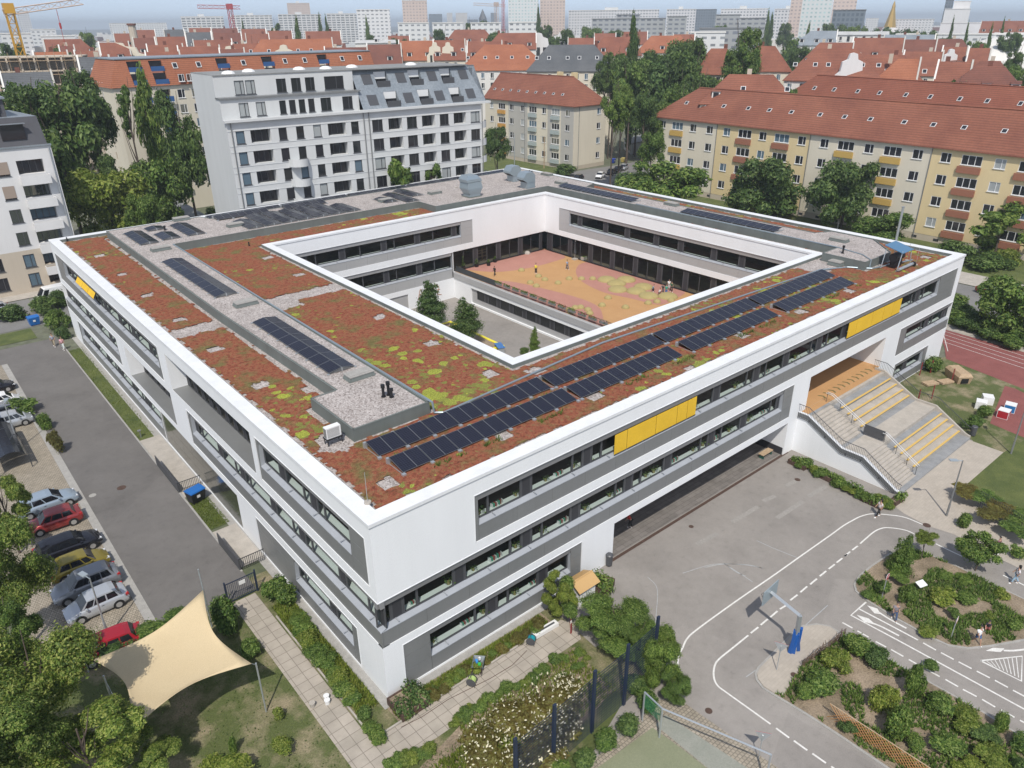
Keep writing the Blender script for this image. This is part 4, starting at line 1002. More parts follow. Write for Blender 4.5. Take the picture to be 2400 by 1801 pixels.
# railing on the terrace edge
r = wthing('terrace_railing', 'dark low railing along the open edge of the coloured terrace', 'railing', (TX+.35, VY0, 3.9))
mb = MB(); mb.box(TX+.33, TX+.38, 47.0, 56.2, 3.95, 4.75); mb.build('solid_panel', M['metal_dark'], r)
mb = MB(); mb.box(TX+.33, TX+.38, VY0, 47.0, 4.70, 4.75); mb.box(TX+.33, TX+.38, VY0, 47.0, 4.0, 4.04)
y = VY0
while y < 47: mb.box(TX+.345, TX+.365, y, y+.03, 4.04, 4.7); y += .22
mb.build('rail', M['rust'], r)
M['zinc_box'] = plain('planter_grey', (.19, .19, .18), .7)
fl_cols = [plain('pink_petals', (.55, .07, .20), .8), plain('red_petals', (.45, .04, .04), .8), M['leaf_mid'], plain('pale_petals', (.60, .38, .42), .8)]
for k in range(19):
    y0 = 13.6+k*1.78; 
    r = thing('flower_box', 'grey balcony box with small flowers hung on the terrace railing, one of the long row', 'flower box', (TX+.22, y0, 4.35), 'flower boxes on the terrace railing')
    mb = MB(); mb.box(-.12, .12, 0, 1.25, 0, .26); mb.build('box', M['zinc_box'], r)
    f = MB()
    for i in range(70):
        c = Vector((rnd.uniform(-.16, .16), rnd.uniform(.02, 1.23), rnd.uniform(.24, .48))); a = rnd.uniform(0, 3.14); s_ = .06
        f.quad(c+Vector((math.cos(a)*s_, math.sin(a)*s_, 0)), c+Vector((0, 0, s_)), c-Vector((math.cos(a)*s_, math.sin(a)*s_, 0)), c-Vector((0, 0, s_*.6)), 0 if rnd.random() < [.55, .4, .5, .05, .3, .6, .1][k % 7] and k < 12 else 2)
    for i in range(25):
        c = Vector((rnd.uniform(-.2, .2), rnd.uniform(.02, 1.23), rnd.uniform(.2, .5))); s_ = .07
        f.quad(c+Vector((s_, 0, 0)), c+Vector((0, s_, .02)), c-Vector((s_, 0, 0)), c-Vector((0, s_, -.02)), 1)
    f.build('flowers', [fl_cols[[0, 3, 1][k % 3]], M['leaf_mid'], M['leaf_mid']], r)
# pots along the glazed wall, shelf, parasol, water dispenser
def plant_pot(px, py, h, label, r_=.32):
    p = G(px, py, 3.9); r = thing('potted_plant', label, 'potted plant', p, 'pots on the terrace')
    mb = MB(); mb.tube([(0, 0, 0), (0, 0, .5)], r_*.8, 12, r1=r_); mb.build('pot', M['black'], r)
    mb = MB()
    for i in range(90):
        a, q = rnd.uniform(0, 6.28), rnd.uniform(0, .35); z = .5+rnd.uniform(0, h); q *= (1.2-z/(h+.7)); s_ = .1
        c = Vector((q*math.cos(a), q*math.sin(a), z)); d = Vector((rnd.uniform(-1, 1), rnd.uniform(-1, 1), rnd.uniform(-.3, 1))).normalized()*s_; e = d.cross(Vector((0, 0, 1)))*.6
        mb.quad(c-d, c+e, c+d, c-e)
    mb.build('foliage', M['leaf_mid'], r)
for (x, y, h, l) in ((1086, 632, 1.5, 'tall thin plant in a black pot, leftmost by the terrace glazing'), (1117, 626, .7, 'bushy plant in a black pot left of the wooden shelf'), (1145, 623, .45, 'plant in a black pot with a scalloped rim right of the shelf'), (1160, 615, .4, 'green plant in a black pot farthest right by the shelf')): plant_pot(x, y, h, l)
p = G(1130, 612, 3.9); r = wthing('plant_shelf', 'wooden slatted shelf against the terrace glazing between the pots', 'shelf', p)
mb = MB()
for q in (0, .55, 1.1, 1.5): mb.box(p.x-.9, p.x+.9, p.y-.15, p.y+.15, 3.9+.15+q, 3.9+.2+q)
for x in (-.9, 0, .87): mb.box(p.x+x, p.x+x+.05, p.y-.15, p.y+.15, 3.9, 5.9)
mb.build('boards', M['wood'], r)
p = G(1347, 609, 3.9); r = wthing('closed_parasol', 'closed dark parasol on a mast by the terrace corner glazing', 'parasol', p)
mb = MB(); mb.tube([(p.x, p.y, 3.9), (p.x, p.y, 6.9)], .04, 8); mb.build('mast', M['metal'], r)
mb = MB(); mb.tube([(p.x, p.y, 4.9), (p.x, p.y, 5.6), (p.x, p.y, 6.7)], .24, 10, r1=.06); mb.build('canopy', M['metal_dark'], r)
mb = MB(); mb.box(p.x-.35, p.x+.35, p.y-.35, p.y+.35, 3.9, 4.1); mb.build('foot', M['concrete'], r)
p = G(1352, 610, 3.9); mb = MB(); mb.box(-.4, .4, -.3, .3, 0, .5); mb.box(-.34, .34, -.24, .24, .5, .52, 1); o = mb.build('concrete_planter', [M['concrete'], M['leaf_light']]); o.location = (p.x+.9, p.y-.6, 3.9); tag(o, 'square concrete planter beside the closed parasol', 'planter')
p = G(1236, 595, 3.9); mb = MB(); mb.dome((0, 0, 0), .5, .45, 8, 3); o = mb.build('stone_seat', M['concrete']); o.location = (p.x, p.y, 3.9); tag(o, 'pale stone block near the far terrace glazing', 'stone')
# yellow-edged bed in the lower court, sandbox, wall drawing
r = wthing('raised_bed', 'planted bed with a bright yellow edge in the lower court', 'raised bed', (38, 40, 0))
B = [(39.4, 37.0), (39.4, 47.5), (35.0, 47.5), (35.0, 37.0)]
mb = MB()
for (x0, x1, y0, y1) in ((39.1, 39.5, 36.6, 48), (35.0, 39.1, 36.6, 37.0), (35.0, 39.1, 47.6, 48)): mb.box(x0, x1, y0, y1, 0, .42)
mb.build('edge', plain('bright_yellow', (.85, .72, .05), .5), r)
mb = MB(); mb.box(35, 39.1, 37, 47.6, .02, .36); mb.build('soil', M['soil'], r)
p = G(1171, 823, 0); mb = MB(); mb.box(-.9, .9, -.45, .45, .68, .74); mb.box(-.8, -.7, -.4, .4, 0, .68, 1); mb.box(.7, .8, -.4, .4, 0, .68, 1); o = mb.build('outdoor_table', [plain('blue_top', (.05, .17, .42), .4), M['metal']]); o.location = (p.x, p.y, .02); o.rotation_euler = (0, 0, 1.2); tag(o, 'blue topped table in the lower court near the court coping', 'table')
# loops of brown paint on the court wall (a plain abstract drawing)
def wall_stroke(pts, z_): pass
mb = MB()
for a in ([(0, .2), (.5, 2.0), (1.0, .3), (1.6, 2.1), (2.1, .2)], [(2.8, .1), (2.6, 1.2), (3.1, 2.1), (3.7, 1.5), (3.4, .4), (4.1, .1)], [(.2, 1.0), (1.5, 1.3), (3.9, 1.1)]):
    mb.tube([(39.9+x*.98, VY1-.02, .9+z*.85) for x, z in smooth(a, 4)], .045, 5)
tag(mb.build('wall_drawing', plain('brown_line', (.35, .17, .09), .8), school), 'loops of brown line on the white court wall')

# ================================================================== THE BIG STAIR
st = wthing('outdoor_stair', 'wide beige outdoor stair with yellow edged seating tiers rising to the terrace opening', 'stair', (51.5, -5, 0))
SX0, SX1, SM = 44.62, 58.9, 48.35
y1, y2, y3, y4 = -1.0, -4.55, -6.5, -9.7     # top landing edge, landing start/end, bottom
zt, zl = 3.9, 2.05
mb = MB(); mb.box(SX0, SX1, y1, 0.0, 0, zt, 0); mb.box(SX0, SX1, y3, y2, 0, zl); mb.build('landing', M['concrete'], st)
mb = MB(); mb.quad((SX0+.02, -.72, zt+.006), (SX1-.02, -.72, zt+.006), (SX1-.02, -.02, zt+.006), (SX0+.02, -.02, zt+.006)); mb.build('ochre_strip', M['tan_rubber'], st)
def flight(ya, za, yb, zb_, n, x0, x1, name, mat):
    mb = MB(); dy, dz = (yb-ya)/n, (zb_-za)/n
    for i in range(n): mb.box(x0, x1, ya+dy*(i+1), ya+dy*i, max(0, zb_-.3) if zb_ > .5 else 0, za+dz*(i+1), 0)
    mb.build(name, mat, st)
flight(y1, zt, y2, zl, 11, SX0, SM, 'steps', M['concrete'])
flight(y3, zl, y4, 0.15, 12, SX0, SM, 'steps', M['concrete'])
def tiers(ya, za, yb, zb_, n):
    dy, dz = (yb-ya)/n, (zb_-za)/n
    for i in range(n):
        z = za+dz*(i+1)
        g = i == 0 or (i == n-1)
        mb = MB(); mb.box(SM, SX1, ya+dy*(i+1), ya+dy*i, 0, z); mb.build('seating_tier', M['concrete_dark'] if g else M['concrete'], st)
        if i > 0:
            mb = MB(); mb.box(SM+.6, SX1-.1, ya+dy*i-.14, ya+dy*i+.03, z-dz-.02, z-dz+.035); mb.build('bench_edge', plain('yellow_edge', (.62, .42, .12), .6) if 'yellow_edge' not in bpy.data.materials else bpy.data.materials['yellow_edge'], st)
tiers(y1, zt, y2, zl, 5)
tiers(y3, zl, y4, .15, 5)
mb = MB(); mb.box(SX0, SX1, -10.15, y4, 0, .15); mb.box(SX0+.02, SM, y1-.02, y1+.5, zt, zt+.004); mb.box(SX0+.02, SM, y2-.02, y2+.45, zl, zl+.01); mb.build('grey_band', M['concrete_dark'], st)
# side walls
def side(x0, x1, extra=.0):
    prof = [(0, zt+extra), (y1, zt+extra), (y2, zl+extra), (y3, zl+extra), (y4, .2+extra), (-10.1, .1+extra), (-10.1, 0), (0, 0)]
    mb = MB()
    mb.poly([(x0, a, b) for a, b in prof]); mb.poly([(x1, a, b) for a, b in prof][::-1])
    for i in range(len(prof)):
        a, b = prof[i], prof[(i+1) % len(prof)]; mb.quad((x0, a[0], a[1]), (x0, b[0], b[1]), (x1, b[0], b[1]), (x1, a[0], a[1]))
    return mb
side(44.28, 44.62, .12).build('side_wall', M['white_wall'], st)
side(58.9, 59.1, .2).build('side_wall', M['concrete'], st)
def baluster(x, side_mat, h=1.0, low=.35, name='balustrade'):
    P = [(0.3, zt), (y1, zt), (y2, zl), (y3, zl), (y4, .2), (-10.15, .1)]
    mb = MB()
    for q, rr in ((h, .03), (-low, .03)):
        mb.tube([(x, a, b+q) for a, b in P], rr, 6)
    for (a, b), (c, d) in zip(P, P[1:]):
        n = max(1, int(abs(c-a)/.145))
        for i in range(n):
            t = (i+.5)/n; y, z = a+(c-a)*t, b+(d-b)*t; mb.box(x-.009, x+.009, y-.009, y+.009, z-low, z+h)
    for (a, b) in ((-1.2, 3.8), (-2.9, 2.9), (-5, 2.05), (-6.4, 2.05), (-8.2, 1.1), (-9.6, .3)): mb.box(x-.02, x+.2, a-.06, a+.06, b-.3, b-.12)
    mb.build(name, side_mat, st)
baluster(44.2, M['frame']); baluster(59.18, M['metal_dark'], .95, .3)
sp_ = MB()
for (a, b), (c, d) in zip([(0, zt), (y1, zt), (y2, zl), (y3, zl), (y4, .2)], [(y1, zt), (y2, zl), (y3, zl), (y4, .2), (-10.1, .1)]): sp_.quad((44.255, a, b-.3), (44.255, c, d-.3), (44.255, c, d+.14), (44.255, a, b+.14))
sp_.build('stringer', M['clad'], st)
hr = MB()
for x in (48.2, 48.5):
    hr.tube([(x, y1+.6, zt+.95), (x, y1, zt+.95), (x, y2, zl+.95)], .032, 7); hr.tube([(x, y3+.3, zl+.95), (x, y3, zl+.95), (x, y4, .15+.95)], .032, 7)
hr.build('handrail', plain('steel_rail', (.70, .70, .70), .35, .3), st)
hp = MB()
for (y, z) in ((y1+.5, zt), (-1.9, 3.43), (-3.2, 2.75), (-4.5, 2.05), (-6.4, 2.05), (-7.6, 1.4), (-8.7, .75), (-9.6, .15)): hp.tube([(48.35, y, z), (48.35, y, z+.75), (48.2, y, z+.93)], .022, 6); hp.tube([(48.35, y, z+.75), (48.5, y, z+.93)], .022, 6)
hp.build('handrail_post', M['metal_dark'], st)
mb = MB(); mb.box(48.33, 48.37, -6.35, -4.45, 2.2, 3.15); mb.build('screen_panel', M['frame'], st)
# yellow-brown arrow marks on the terrace strip
am = MB()
for k in range(11):
    x = 48.9+k*.92
    am.poly([(x, -.1-.0, zt+.012), (x+.22, -.1, zt+.012), (x+.45, .3, zt+.012), (x+.22, .7, zt+.012), (x, .7, zt+.012), (x+.22, .3, zt+.012)])
am.build('chevron_marks', plain('olive_paint', (.17, .14, .05), .8), st)
# white wigwam in the passage
r = wthing('play_tent', 'pale fabric wigwam with dark stripes inside the terrace passage', 'play tent', (49.6, 3.2, 3.9))
mb = MB()
for i in range(8):
    a, b = 2*math.pi*i/8, 2*math.pi*(i+1)/8
    mb.poly([(49.6+1.0*math.cos(a), 3.0+1.0*math.sin(a), 3.92), (49.6+1.0*math.cos(b), 3.0+1.0*math.sin(b), 3.92), (49.6+.1*math.cos(b), 3.0+.1*math.sin(b), 6.0), (49.6+.1*math.cos(a), 3.0+.1*math.sin(a), 6.0)], i % 2)
mb.build('fabric', [M['white'], M['clad_court']], r)
mb = MB()
for i in range(8):
    a = 2*math.pi*i/8; mb.tube([(49.6+1.02*math.cos(a), 3.0+1.02*math.sin(a), 3.92), (49.6-.12*math.cos(a), 3.0-.12*math.sin(a), 6.3)], .02, 5)
mb.build('poles', M['wood'], r)

# ================================================================== CARS
M['tyre'] = plain('tyre_rubber', (.015, .015, .016), .85)
M['rim'] = plain('alloy_rim', (.55, .56, .58), .3, .7)
M['carglass'] = plain('car_glass', (.012, .014, .018), .06, 0, .8)
M['lamp_red'] = plain('red_lamp', (.45, .02, .02), .2)
M['lamp_white'] = plain('clear_lamp', (.65, .67, .70), .15)
def paintm(name, c, metal=.35):
    mt = plain(name, c, .26, metal); b = mt.node_tree.nodes['Principled BSDF']; b.inputs['Coat Weight'].default_value = .6; b.inputs['Coat Roughness'].default_value = .08; return mt
def loft(mb, secs, m=0, mfun=None, cap=True):
    n = len(secs[0]); base = []
    for s_ in secs:
        base.append(len(mb.v)); mb.v.extend(s_)
    for i in range(len(secs)-1):
        for j in range(n-1):
            mb.f.append((base[i]+j, base[i]+j+1, base[i+1]+j+1, base[i+1]+j)); mb.m.append(mfun(i, j) if mfun else m)
    if cap:
        mb.f.append(tuple(base[0]+j for j in range(n))); mb.m.append(m); mb.f.append(tuple(base[-1]+j for j in range(n))[::-1]); mb.m.append(m)
CARM = {}
def car_meshes(kind):
    """length along +x (front), width y; returns dict of meshes in local coords"""
    if kind in CARM: return CARM[kind]
    L, W, Hh, bon, ws, rf, rr = {'hatch': (4.0, 1.72, 1.48, .98, 1.05, .55, -1.35), 'wagon': (4.55, 1.8, 1.50, .98, 1.15, .45, -1.75), 'small': (3.7, 1.64, 1.5, 1.0, 1.15, .6, -1.3),
                                 'van': (5.4, 2.0, 2.4, 1.25, 2.0, 1.35, -2.6), 'suv': (4.4, 1.84, 1.65, 1.08, 1.1, .45, -1.6)}[kind]
    h = L/2; w_ = W/2
    # lower body: rings across (y-z) with shoulders
    xs = [-h, -h+.08, -h+.35, -h+.85, -.5, .3, ws+.1, h-.5, h-.18, h-.03]
    top = [.70, .92, .98, .98, .97, .95, .93, .82, .68, .55]
    if kind == 'van': top = [1.0, 1.2, 1.25, 1.25, 1.25, 1.25, 1.2, 1.08, .85, .6]
    if kind in ('suv',): top = [t*1.1 for t in top]
    wd = [.86, .94, .985, 1, 1, 1, 1, .97, .90, .74]
    bot = [.42, .30, .24, .20, .19, .19, .20, .22, .26, .34]
    secs = []
    for x, t, k, b in zip(xs, top, wd, bot):
        y = w_*k
        secs.append([(x, -y*.9, b), (x, -y, b+.16), (x, -y*1.0, t*.62), (x, -y*.97, t*.88), (x, -y*.86, t), (x, -y*.4, t+.035), (x, y*.4, t+.035), (x, y*.86, t), (x, y*.97, t*.88), (x, y, t*.62), (x, y, b+.16), (x, y*.9, b)])
    mb = MB(); loft(mb, secs)
    body = mb
    # greenhouse
    zt_ = Hh; z0 = (top[4]) - .03
    hw, tw = w_*.88, w_*.70
    if kind == 'van': hw, tw = w_*.95, w_*.86
    prof = [(rr-.28, z0), (rr+.02, zt_-.10), (rr+.35, zt_), (rf-.35, zt_+.01), (rf, zt_-.06), (ws, z0)]
    if kind == 'wagon': prof[0] = (rr-.30, z0); prof[1] = (rr-.02, zt_-.12)
    if kind == 'van': prof = [(-h+.1, z0), (-h+.16, zt_-.08), (-h+.5, zt_), (rf-.2, zt_), (rf, zt_-.1), (ws, z0+.02)]
    g = MB(); secs = []
    for x, z in prof:
        k = (z-z0)/(zt_-z0); y = hw+(tw-hw)*k
        secs.append([(x, -y, z), (x, -y*.55, z+.02*k), (x, y*.55, z+.02*k), (x, y, z)])
    # top strip
    n = 4
    base = len(g.v)
    for s_ in secs: g.v.extend(s_)
    for i in range(len(secs)-1):
        for j in range(3):
            mm = 1 if i in (1, 2, 3) else 0
            if kind == 'van' and i == 0: mm = 1
            g.f.append((base+i*4+j, base+(i+1)*4+j, base+(i+1)*4+j+1, base+i*4+j+1)); g.m.append(mm)
    for sgn, j in ((-1, 0), (1, 3)):     # side glass with pillars
        pts = [secs[i][j] for i in range(len(secs))]
        lowz = z0
        poly = pts if sgn > 0 else pts[::-1]
        g.poly(poly, 1)                                   # painted side
        # glass panes inset, proud by 6 mm
        def lerp(x, k):
            # front/back boundary at height k
            xr = prof[0][0]+(prof[1][0]-prof[0][0])*k; xf = prof[5][0]+(prof[4][0]-prof[5][0])*k
            return xr, xf
        cuts = [.10, .36, .40, .70, .735, .93] if kind in ('hatch', 'small') else [.07, .28, .31, .58, .61, .92]
        if kind == 'van': cuts = [.80, .955]
        for a, b in zip(cuts[::2], cuts[1::2]):
            q = []
            for (t, k) in ((a, .10), (b, .10), (b, .84), (a, .84)):
                xr, xf = lerp(0, k); x = xr+(xf-xr)*t; y = (hw+(tw-hw)*k+.012)*sgn; q.append((x, y, z0+(zt_-z0)*k))
            g.poly(q if sgn < 0 else q[::-1], 0)
    wheel_r = .31 if kind != 'van' else .35
    ww = MB(); ww.tube([(0, -.11, 0), (0, .11, 0)], wheel_r, 20); rim = MB(); rim.tube([(0, -.12, 0), (0, -.115, 0)], wheel_r*.66, 16); rim.tube([(0, .115, 0), (0, .12, 0)], wheel_r*.66, 16)
    spoke = MB()
    for i in range(5):
        a = 2*math.pi*i/5+.3
        for s_ in (-1, 1): spoke.tube([(0, s_*.124, 0), (wheel_r*.62*math.cos(a), s_*.124, wheel_r*.62*math.sin(a))], .03, 5)
    axles = (h-.82, -h+.78)
    arch = MB()
    for ax in axles:
        for s_ in (-1, 1): arch.tube([(ax, s_*(w_-.20), wheel_r+.01), (ax, s_*(w_+.004), wheel_r+.01)], wheel_r+.055, 18)
    hl = MB(); tl = MB()
    t_ = dict(top=top)
    d = dict(body=body, green=g, wheel=ww, rim=rim, arch=arch, axles=axles, w=w_, h=h, r=wheel_r, top=top, z0=z0, zt=zt_, kind=kind)
    CARM[kind] = d; return d
def car(kind, paint, label, group):
    d = car_meshes(kind); r = thing('parked_car' if kind != 'van' else 'parked_van', label, 'car' if kind != 'van' else 'van', (0, 0, 0), group)
    import copy
    b = d['body'].build('body', paint, r, smooth=True)
    md = b.modifiers.new('bevel', 'BEVEL'); md.width = .05; md.segments = 2; md.limit_method = 'ANGLE'; md.angle_limit = R(38)
    d['green'].build('cabin', [M['carglass'], paint], r)
    d['arch'].build('wheel_arch', M['black'], r)
    for ax in d['axles']:
        for s_ in (-1, 1):
            y = s_*(d['w']-.105)
            o = d['wheel'].build('wheel', M['tyre'], r); o.location = (ax, y, d['r'])
            q = d['rim'].build('rim', M['rim'], o)
    h, w_, k = d['h'], d['w'], (1.1 if kind == 'suv' else 1.0)
    for s_ in (-1, 1):
        mb = MB(); mb.obox((h-.235, s_*w_*.66, .62*k if kind != 'van' else .8), (.30, .30, .12), -s_*.45, 0, 0); mb.build('headlight', M['lamp_white'], r)
        mb = MB(); mb.obox((-h+.14, s_*w_*.80, .82*k if kind != 'van' else 1.0), (.20, .22, .22), s_*.25, 0, 0); mb.build('tail_light', M['lamp_red'], r)
        mb = MB(); mb.obox((h*.36, s_*(w_+.06), d['z0']+.08), (.12, .18, .13)); mb.build('wing_mirror', paint, r)
        mb = MB(); mb.box(-.35, -.20, s_*(w_+.002)-.006, s_*(w_+.002)+.006, .76, .79); mb.build('door_handle', M['black'], r)
    mb = MB(); mb.obox((h-.045, 0, .42), (.05, 1.1, .16)); mb.build('grille', M['black'], r)
    mb = MB(); mb.obox((-h-.005, 0, .62 if kind != 'van' else .8), (.03, .5, .11)); mb.build('number_plate', M['white'], r)
    return r
P_silver = paintm('silver_paint', (.48, .50, .53)); P_red = paintm('red_paint', (.30, .035, .035)); P_black = paintm('black_paint', (.012, .012, .018)); P_ol = paintm('mustard_paint', (.28, .22, .03))
P_grey = paintm('grey_paint', (.24, .25, .27)); P_white = paintm('white_paint_car', (.80, .80, .80), 0); P_blue = paintm('pale_blue_paint', (.36, .44, .52)); P_navy = paintm('dark_blue_paint', (.02, .03, .06)); P_br = paintm('bright_red_paint', (.45, .015, .03))
GC = 'cars in the parking bays along the driveway'
protos = {}
def place_car(kind, paint, x, y, ang, label, group):
    key = (kind, paint.name)
    if key not in protos: protos[key] = o = car(kind, paint, label, group); o.location = (x, y, .02); o.rotation_euler = (0, 0, R(ang)); return o
    return copy_tree(protos[key], (x, y, .02), R(ang), label, group)
# bays face the driveway; front toward +x (0) or -x (180)
place_car('wagon', P_blue, -11.2, 35.6, 2, 'silver blue estate car next to the red hatchback', GC)
place_car('hatch', P_red, -11.3, 32.4, 178, 'dark red hatchback between the silver blue estate and the black car', GC)
place_car('wagon', P_black, -11.2, 28.0, 1, 'black estate car with its nose to the driveway', GC)
place_car('hatch', P_ol, -11.1, 25.0, 1, 'mustard yellow hatchback beside the black estate', GC)
place_car('suv', P_grey, -11.3, 22.3, 179, 'grey car with roof rails between the yellow and the silver hatchbacks', GC)
place_car('hatch', P_silver, -11.25, 19.7, 181, 'silver hatchback under the lamp post, nearest fully visible parked car', GC)
place_car('hatch', P_br, -11.6, 14.9, 175, 'bright red car half hidden by the hedge and the shade sail', GC)
place_car('small', P_silver, -10.8, 54.2, 0, 'small silver car half hidden behind the round hedge', GC)
place_car('hatch', P_grey, -10.9, 57.0, 0, 'grey car second from the round hedge, at the left edge', GC)
place_car('small', P_white, -10.9, 59.9, 0, 'small white car third from the round hedge, at the left edge', GC)
place_car('hatch', P_black, -10.9, 64.4, 0, 'black car at the left edge, upper end of the parking bays', GC)
GS2 = 'cars along the street behind the school'
c = G(55, 672, .5); place_car('wagon', P_silver, c.x, c.y, 184, 'silver estate car in front of the white apartment house at left', GS2)
c = G(150, 662, .5); place_car('hatch', P_silver, c.x+1.2, c.y, 184, 'silver car ahead of the estate, partly hidden by the white van', GS2)
c = G(125, 690, .9); place_car('van', P_white, c.x, c.y-1, 184, 'white panel van behind the left corner of the school', GS2)
c = G(15, 722, .5); place_car('hatch', P_silver, c.x-1.5, c.y, 184, 'silver car behind the hedge at the left edge', GS2)
c = G(2305, 682, .6); place_car('hatch', P_red, c.x+.8, c.y-.8, 262, 'red car parked on the street at the right edge behind leaves', GS2)
GS3 = 'cars in the rear car park'
for (x, y, k, p_, l) in ((1407, 412, 'hatch', P_white, 'white hatchback at the front left of the rear car park'), (1432, 404, 'hatch', P_black, 'black car right beside the white hatchback of the rear car park'), (1448, 398, 'wagon', P_black, 'black estate, second dark car of the rear car park'), (1462, 393, 'hatch', P_silver, 'silver car at the far end of the rear car park row'), (1508, 347, 'suv', P_white, 'white car alone before the grey garages'), (1512, 372, 'hatch', P_red, 'red car below the garages, half hidden by the cream house')):
    c = G(x, y, .6); place_car(k, p_, c.x, c.y, 205, l, GS3)
c = G(1355, 418, .6); place_car('hatch', P_black, c.x, c.y, 200, 'dark car peeping over the rear coping of the school', GS3)
c = G(1445, 432, .6); place_car('hatch', P_black, c.x, c.y, 200, 'dark car hidden under the dark tree of the rear car park', GS3)

# ================================================================== PEOPLE
def skinny(name, V, E, Rr, mat, parent, sub=1):
    me = bpy.data.meshes.new(name); me.from_pydata(V, E, []); me.update()
    o = bpy.data.objects.new(name, me); COL.objects.link(o); o.parent = parent
    sk = o.modifiers.new('skin', 'SKIN'); sk.use_smooth_shade = True
    fk = 1.0 if name == 'body' else 1.14
    for v, r_ in zip(me.skin_vertices[0].data, [x*fk for x in Rr]): v.radius = r_ if isinstance(r_, tuple) else (r_, r_)
    me.skin_vertices[0].data[0].use_root = True
    ss = o.modifiers.new('subsurf', 'SUBSURF'); ss.levels = sub; ss.render_levels = sub
    me.materials.append(mat); return o
def cm(n, c):
    return bpy.data.materials.get(n) or plain(n, c, .8)
SKIN = [plain('skin_a', (.42, .25, .17), .6), plain('skin_b', (.24, .13, .085), .6)]
HAIR = [plain('hair_dark', (.015, .012, .010), .6), plain('hair_brown', (.06, .035, .02), .6)]
def person(px, py, z, h, face, label, top=(.7, .7, .7), legs=(.03, .04, .1), skin=0, hair=0, pose='walk', short=False, longhair=False, group=None, sleeves=.5):
    "face: heading in degrees in world; height h in metres"
    p = G(px, py, z); r = thing('person', label, 'person', p, group, R(face))
    s_ = h/1.7; k = lambda x, y, z_: (x*s_, y*s_, z_*s_)
    st_ = {'walk': .28, 'run': .42, 'stand': .04, 'crouch': .12, 'bend': .10}[pose]
    low = .40 if pose == 'crouch' else 0
    hip = .90-low; lean = {'walk': .03, 'run': .12, 'stand': 0, 'crouch': .16, 'bend': .35}[pose]
    ch = hip+.42-(.1 if pose == 'bend' else 0); nk = ch+.18; hd = nk+.16
    if pose == 'crouch': kneeL, kneeR = (.30, .12, .50), (.34, -.12, .46)
    else: kneeL, kneeR = (st_*.62+.03, .10, .48), (-st_*.30+.03, -.10, .47)
    footL, footR = (st_, .11, .07), (-st_*.9, -.11, .10 if pose in ('walk', 'run') else .07)
    if pose == 'crouch': footL, footR = (.02, .12, .07), (.08, -.12, .07)
    arm = {'walk': .22, 'run': .32, 'stand': .06, 'crouch': .3, 'bend': .35}[pose]
    V = [k(0, 0, hip), k(lean*.5, 0, hip+.22), k(lean, 0, ch), k(lean*1.15, 0, nk), k(lean*1.3+.01, 0, hd-.03), k(lean*1.35+.015, 0, hd+.08),
         k(lean, .17, ch+.05), k(lean-arm*.3, .23, ch-.22), k(lean+arm*.2, .24, ch-.44), k(lean+arm*.32, .235, ch-.53),
         k(lean, -.17, ch+.05), k(lean+arm*.5, -.22, ch-.20), k(lean+arm*1.1, -.21, ch-.38), k(lean+arm*1.3, -.205, ch-.46),
         k(0, .09, hip-.06), k(*kneeL), k(*footL), k(footL[0]+.14, footL[1]+.01, .045),
         k(0, -.09, hip-.06), k(*kneeR), k(*footR), k(footR[0]+.14, footR[1]-.01, .045)]
    Ed = [(0, 1), (1, 2), (2, 3), (3, 4), (4, 5), (2, 6), (6, 7), (7, 8), (8, 9), (2, 10), (10, 11), (11, 12), (12, 13), (0, 14), (14, 15), (15, 16), (16, 17), (0, 18), (18, 19), (19, 20), (20, 21)]
    Rr = [.12, .105, .12, .05, .085, .08, .055, .042, .032, .03, .055, .042, .032, .03, .085, .058, .038, .032, .085, .058, .038, .032]
    skinny('body', V, Ed, [x*s_ for x in Rr], SKIN[skin], r)
    nm = 'shirt_%d_%d_%d' % tuple(int(c*99) for c in top); sm_ = cm(nm, top)
    e1, e2 = V[7], V[11]
    mid = lambda a, b, t: tuple(a[i]+(b[i]-a[i])*t for i in range(3))
    w1, w2 = (mid(V[7], V[8], .9), mid(V[11], V[12], .9)) if sleeves > .6 else (mid(V[6], V[7], .8), mid(V[10], V[11], .8))
    skinny('shirt', [V[1], mid(V[1], V[0], .7), V[2], mid(V[2], V[3], .45), V[6], w1, V[10], w2], [(0, 1), (0, 2), (2, 3), (2, 4), (4, 5), (2, 6), (6, 7)], [x*s_ for x in (.135, .14, .145, .07, .075, .055, .075, .055)], sm_, r)
    nm = 'trousers_%d_%d_%d' % tuple(int(c*99) for c in legs); lm = cm(nm, legs)
    f = .45 if short else .9
    def leg(a, b, c): return [V[a], (V[b] if not short else mid(V[a], V[b], .75))]+([mid(V[b], V[c], .85)] if not short else [])
    LV = [mid(V[0], V[1], .15)]; LE = []; LR = [.14*s_]
    for tr in ((14, 15, 16), (18, 19, 20)):
        q = leg(*tr); i0 = len(LV); LV += q; LE += [(0, i0)]+[(i0+i, i0+i+1) for i in range(len(q)-1)]; LR += [x*s_ for x in ((.10, .075, .058) if not short else (.10, .08))[:len(q)]]
    skinny('trousers', LV, LE, LR, lm, r)
    hz_ = V[5]
    HV = [(hz_[0]-.02*s_, 0, hz_[2]+.04*s_), (hz_[0]-.05*s_, 0, hz_[2]-.03*s_)]; HR = [.125*s_, .105*s_]; HE = [(0, 1)]
    if longhair: HV.append((hz_[0]-.09*s_, 0, hz_[2]-.28*s_)); HR.append(.075*s_); HE.append((1, 2))
    skinny('hair', HV, HE, HR, HAIR[hair], r)
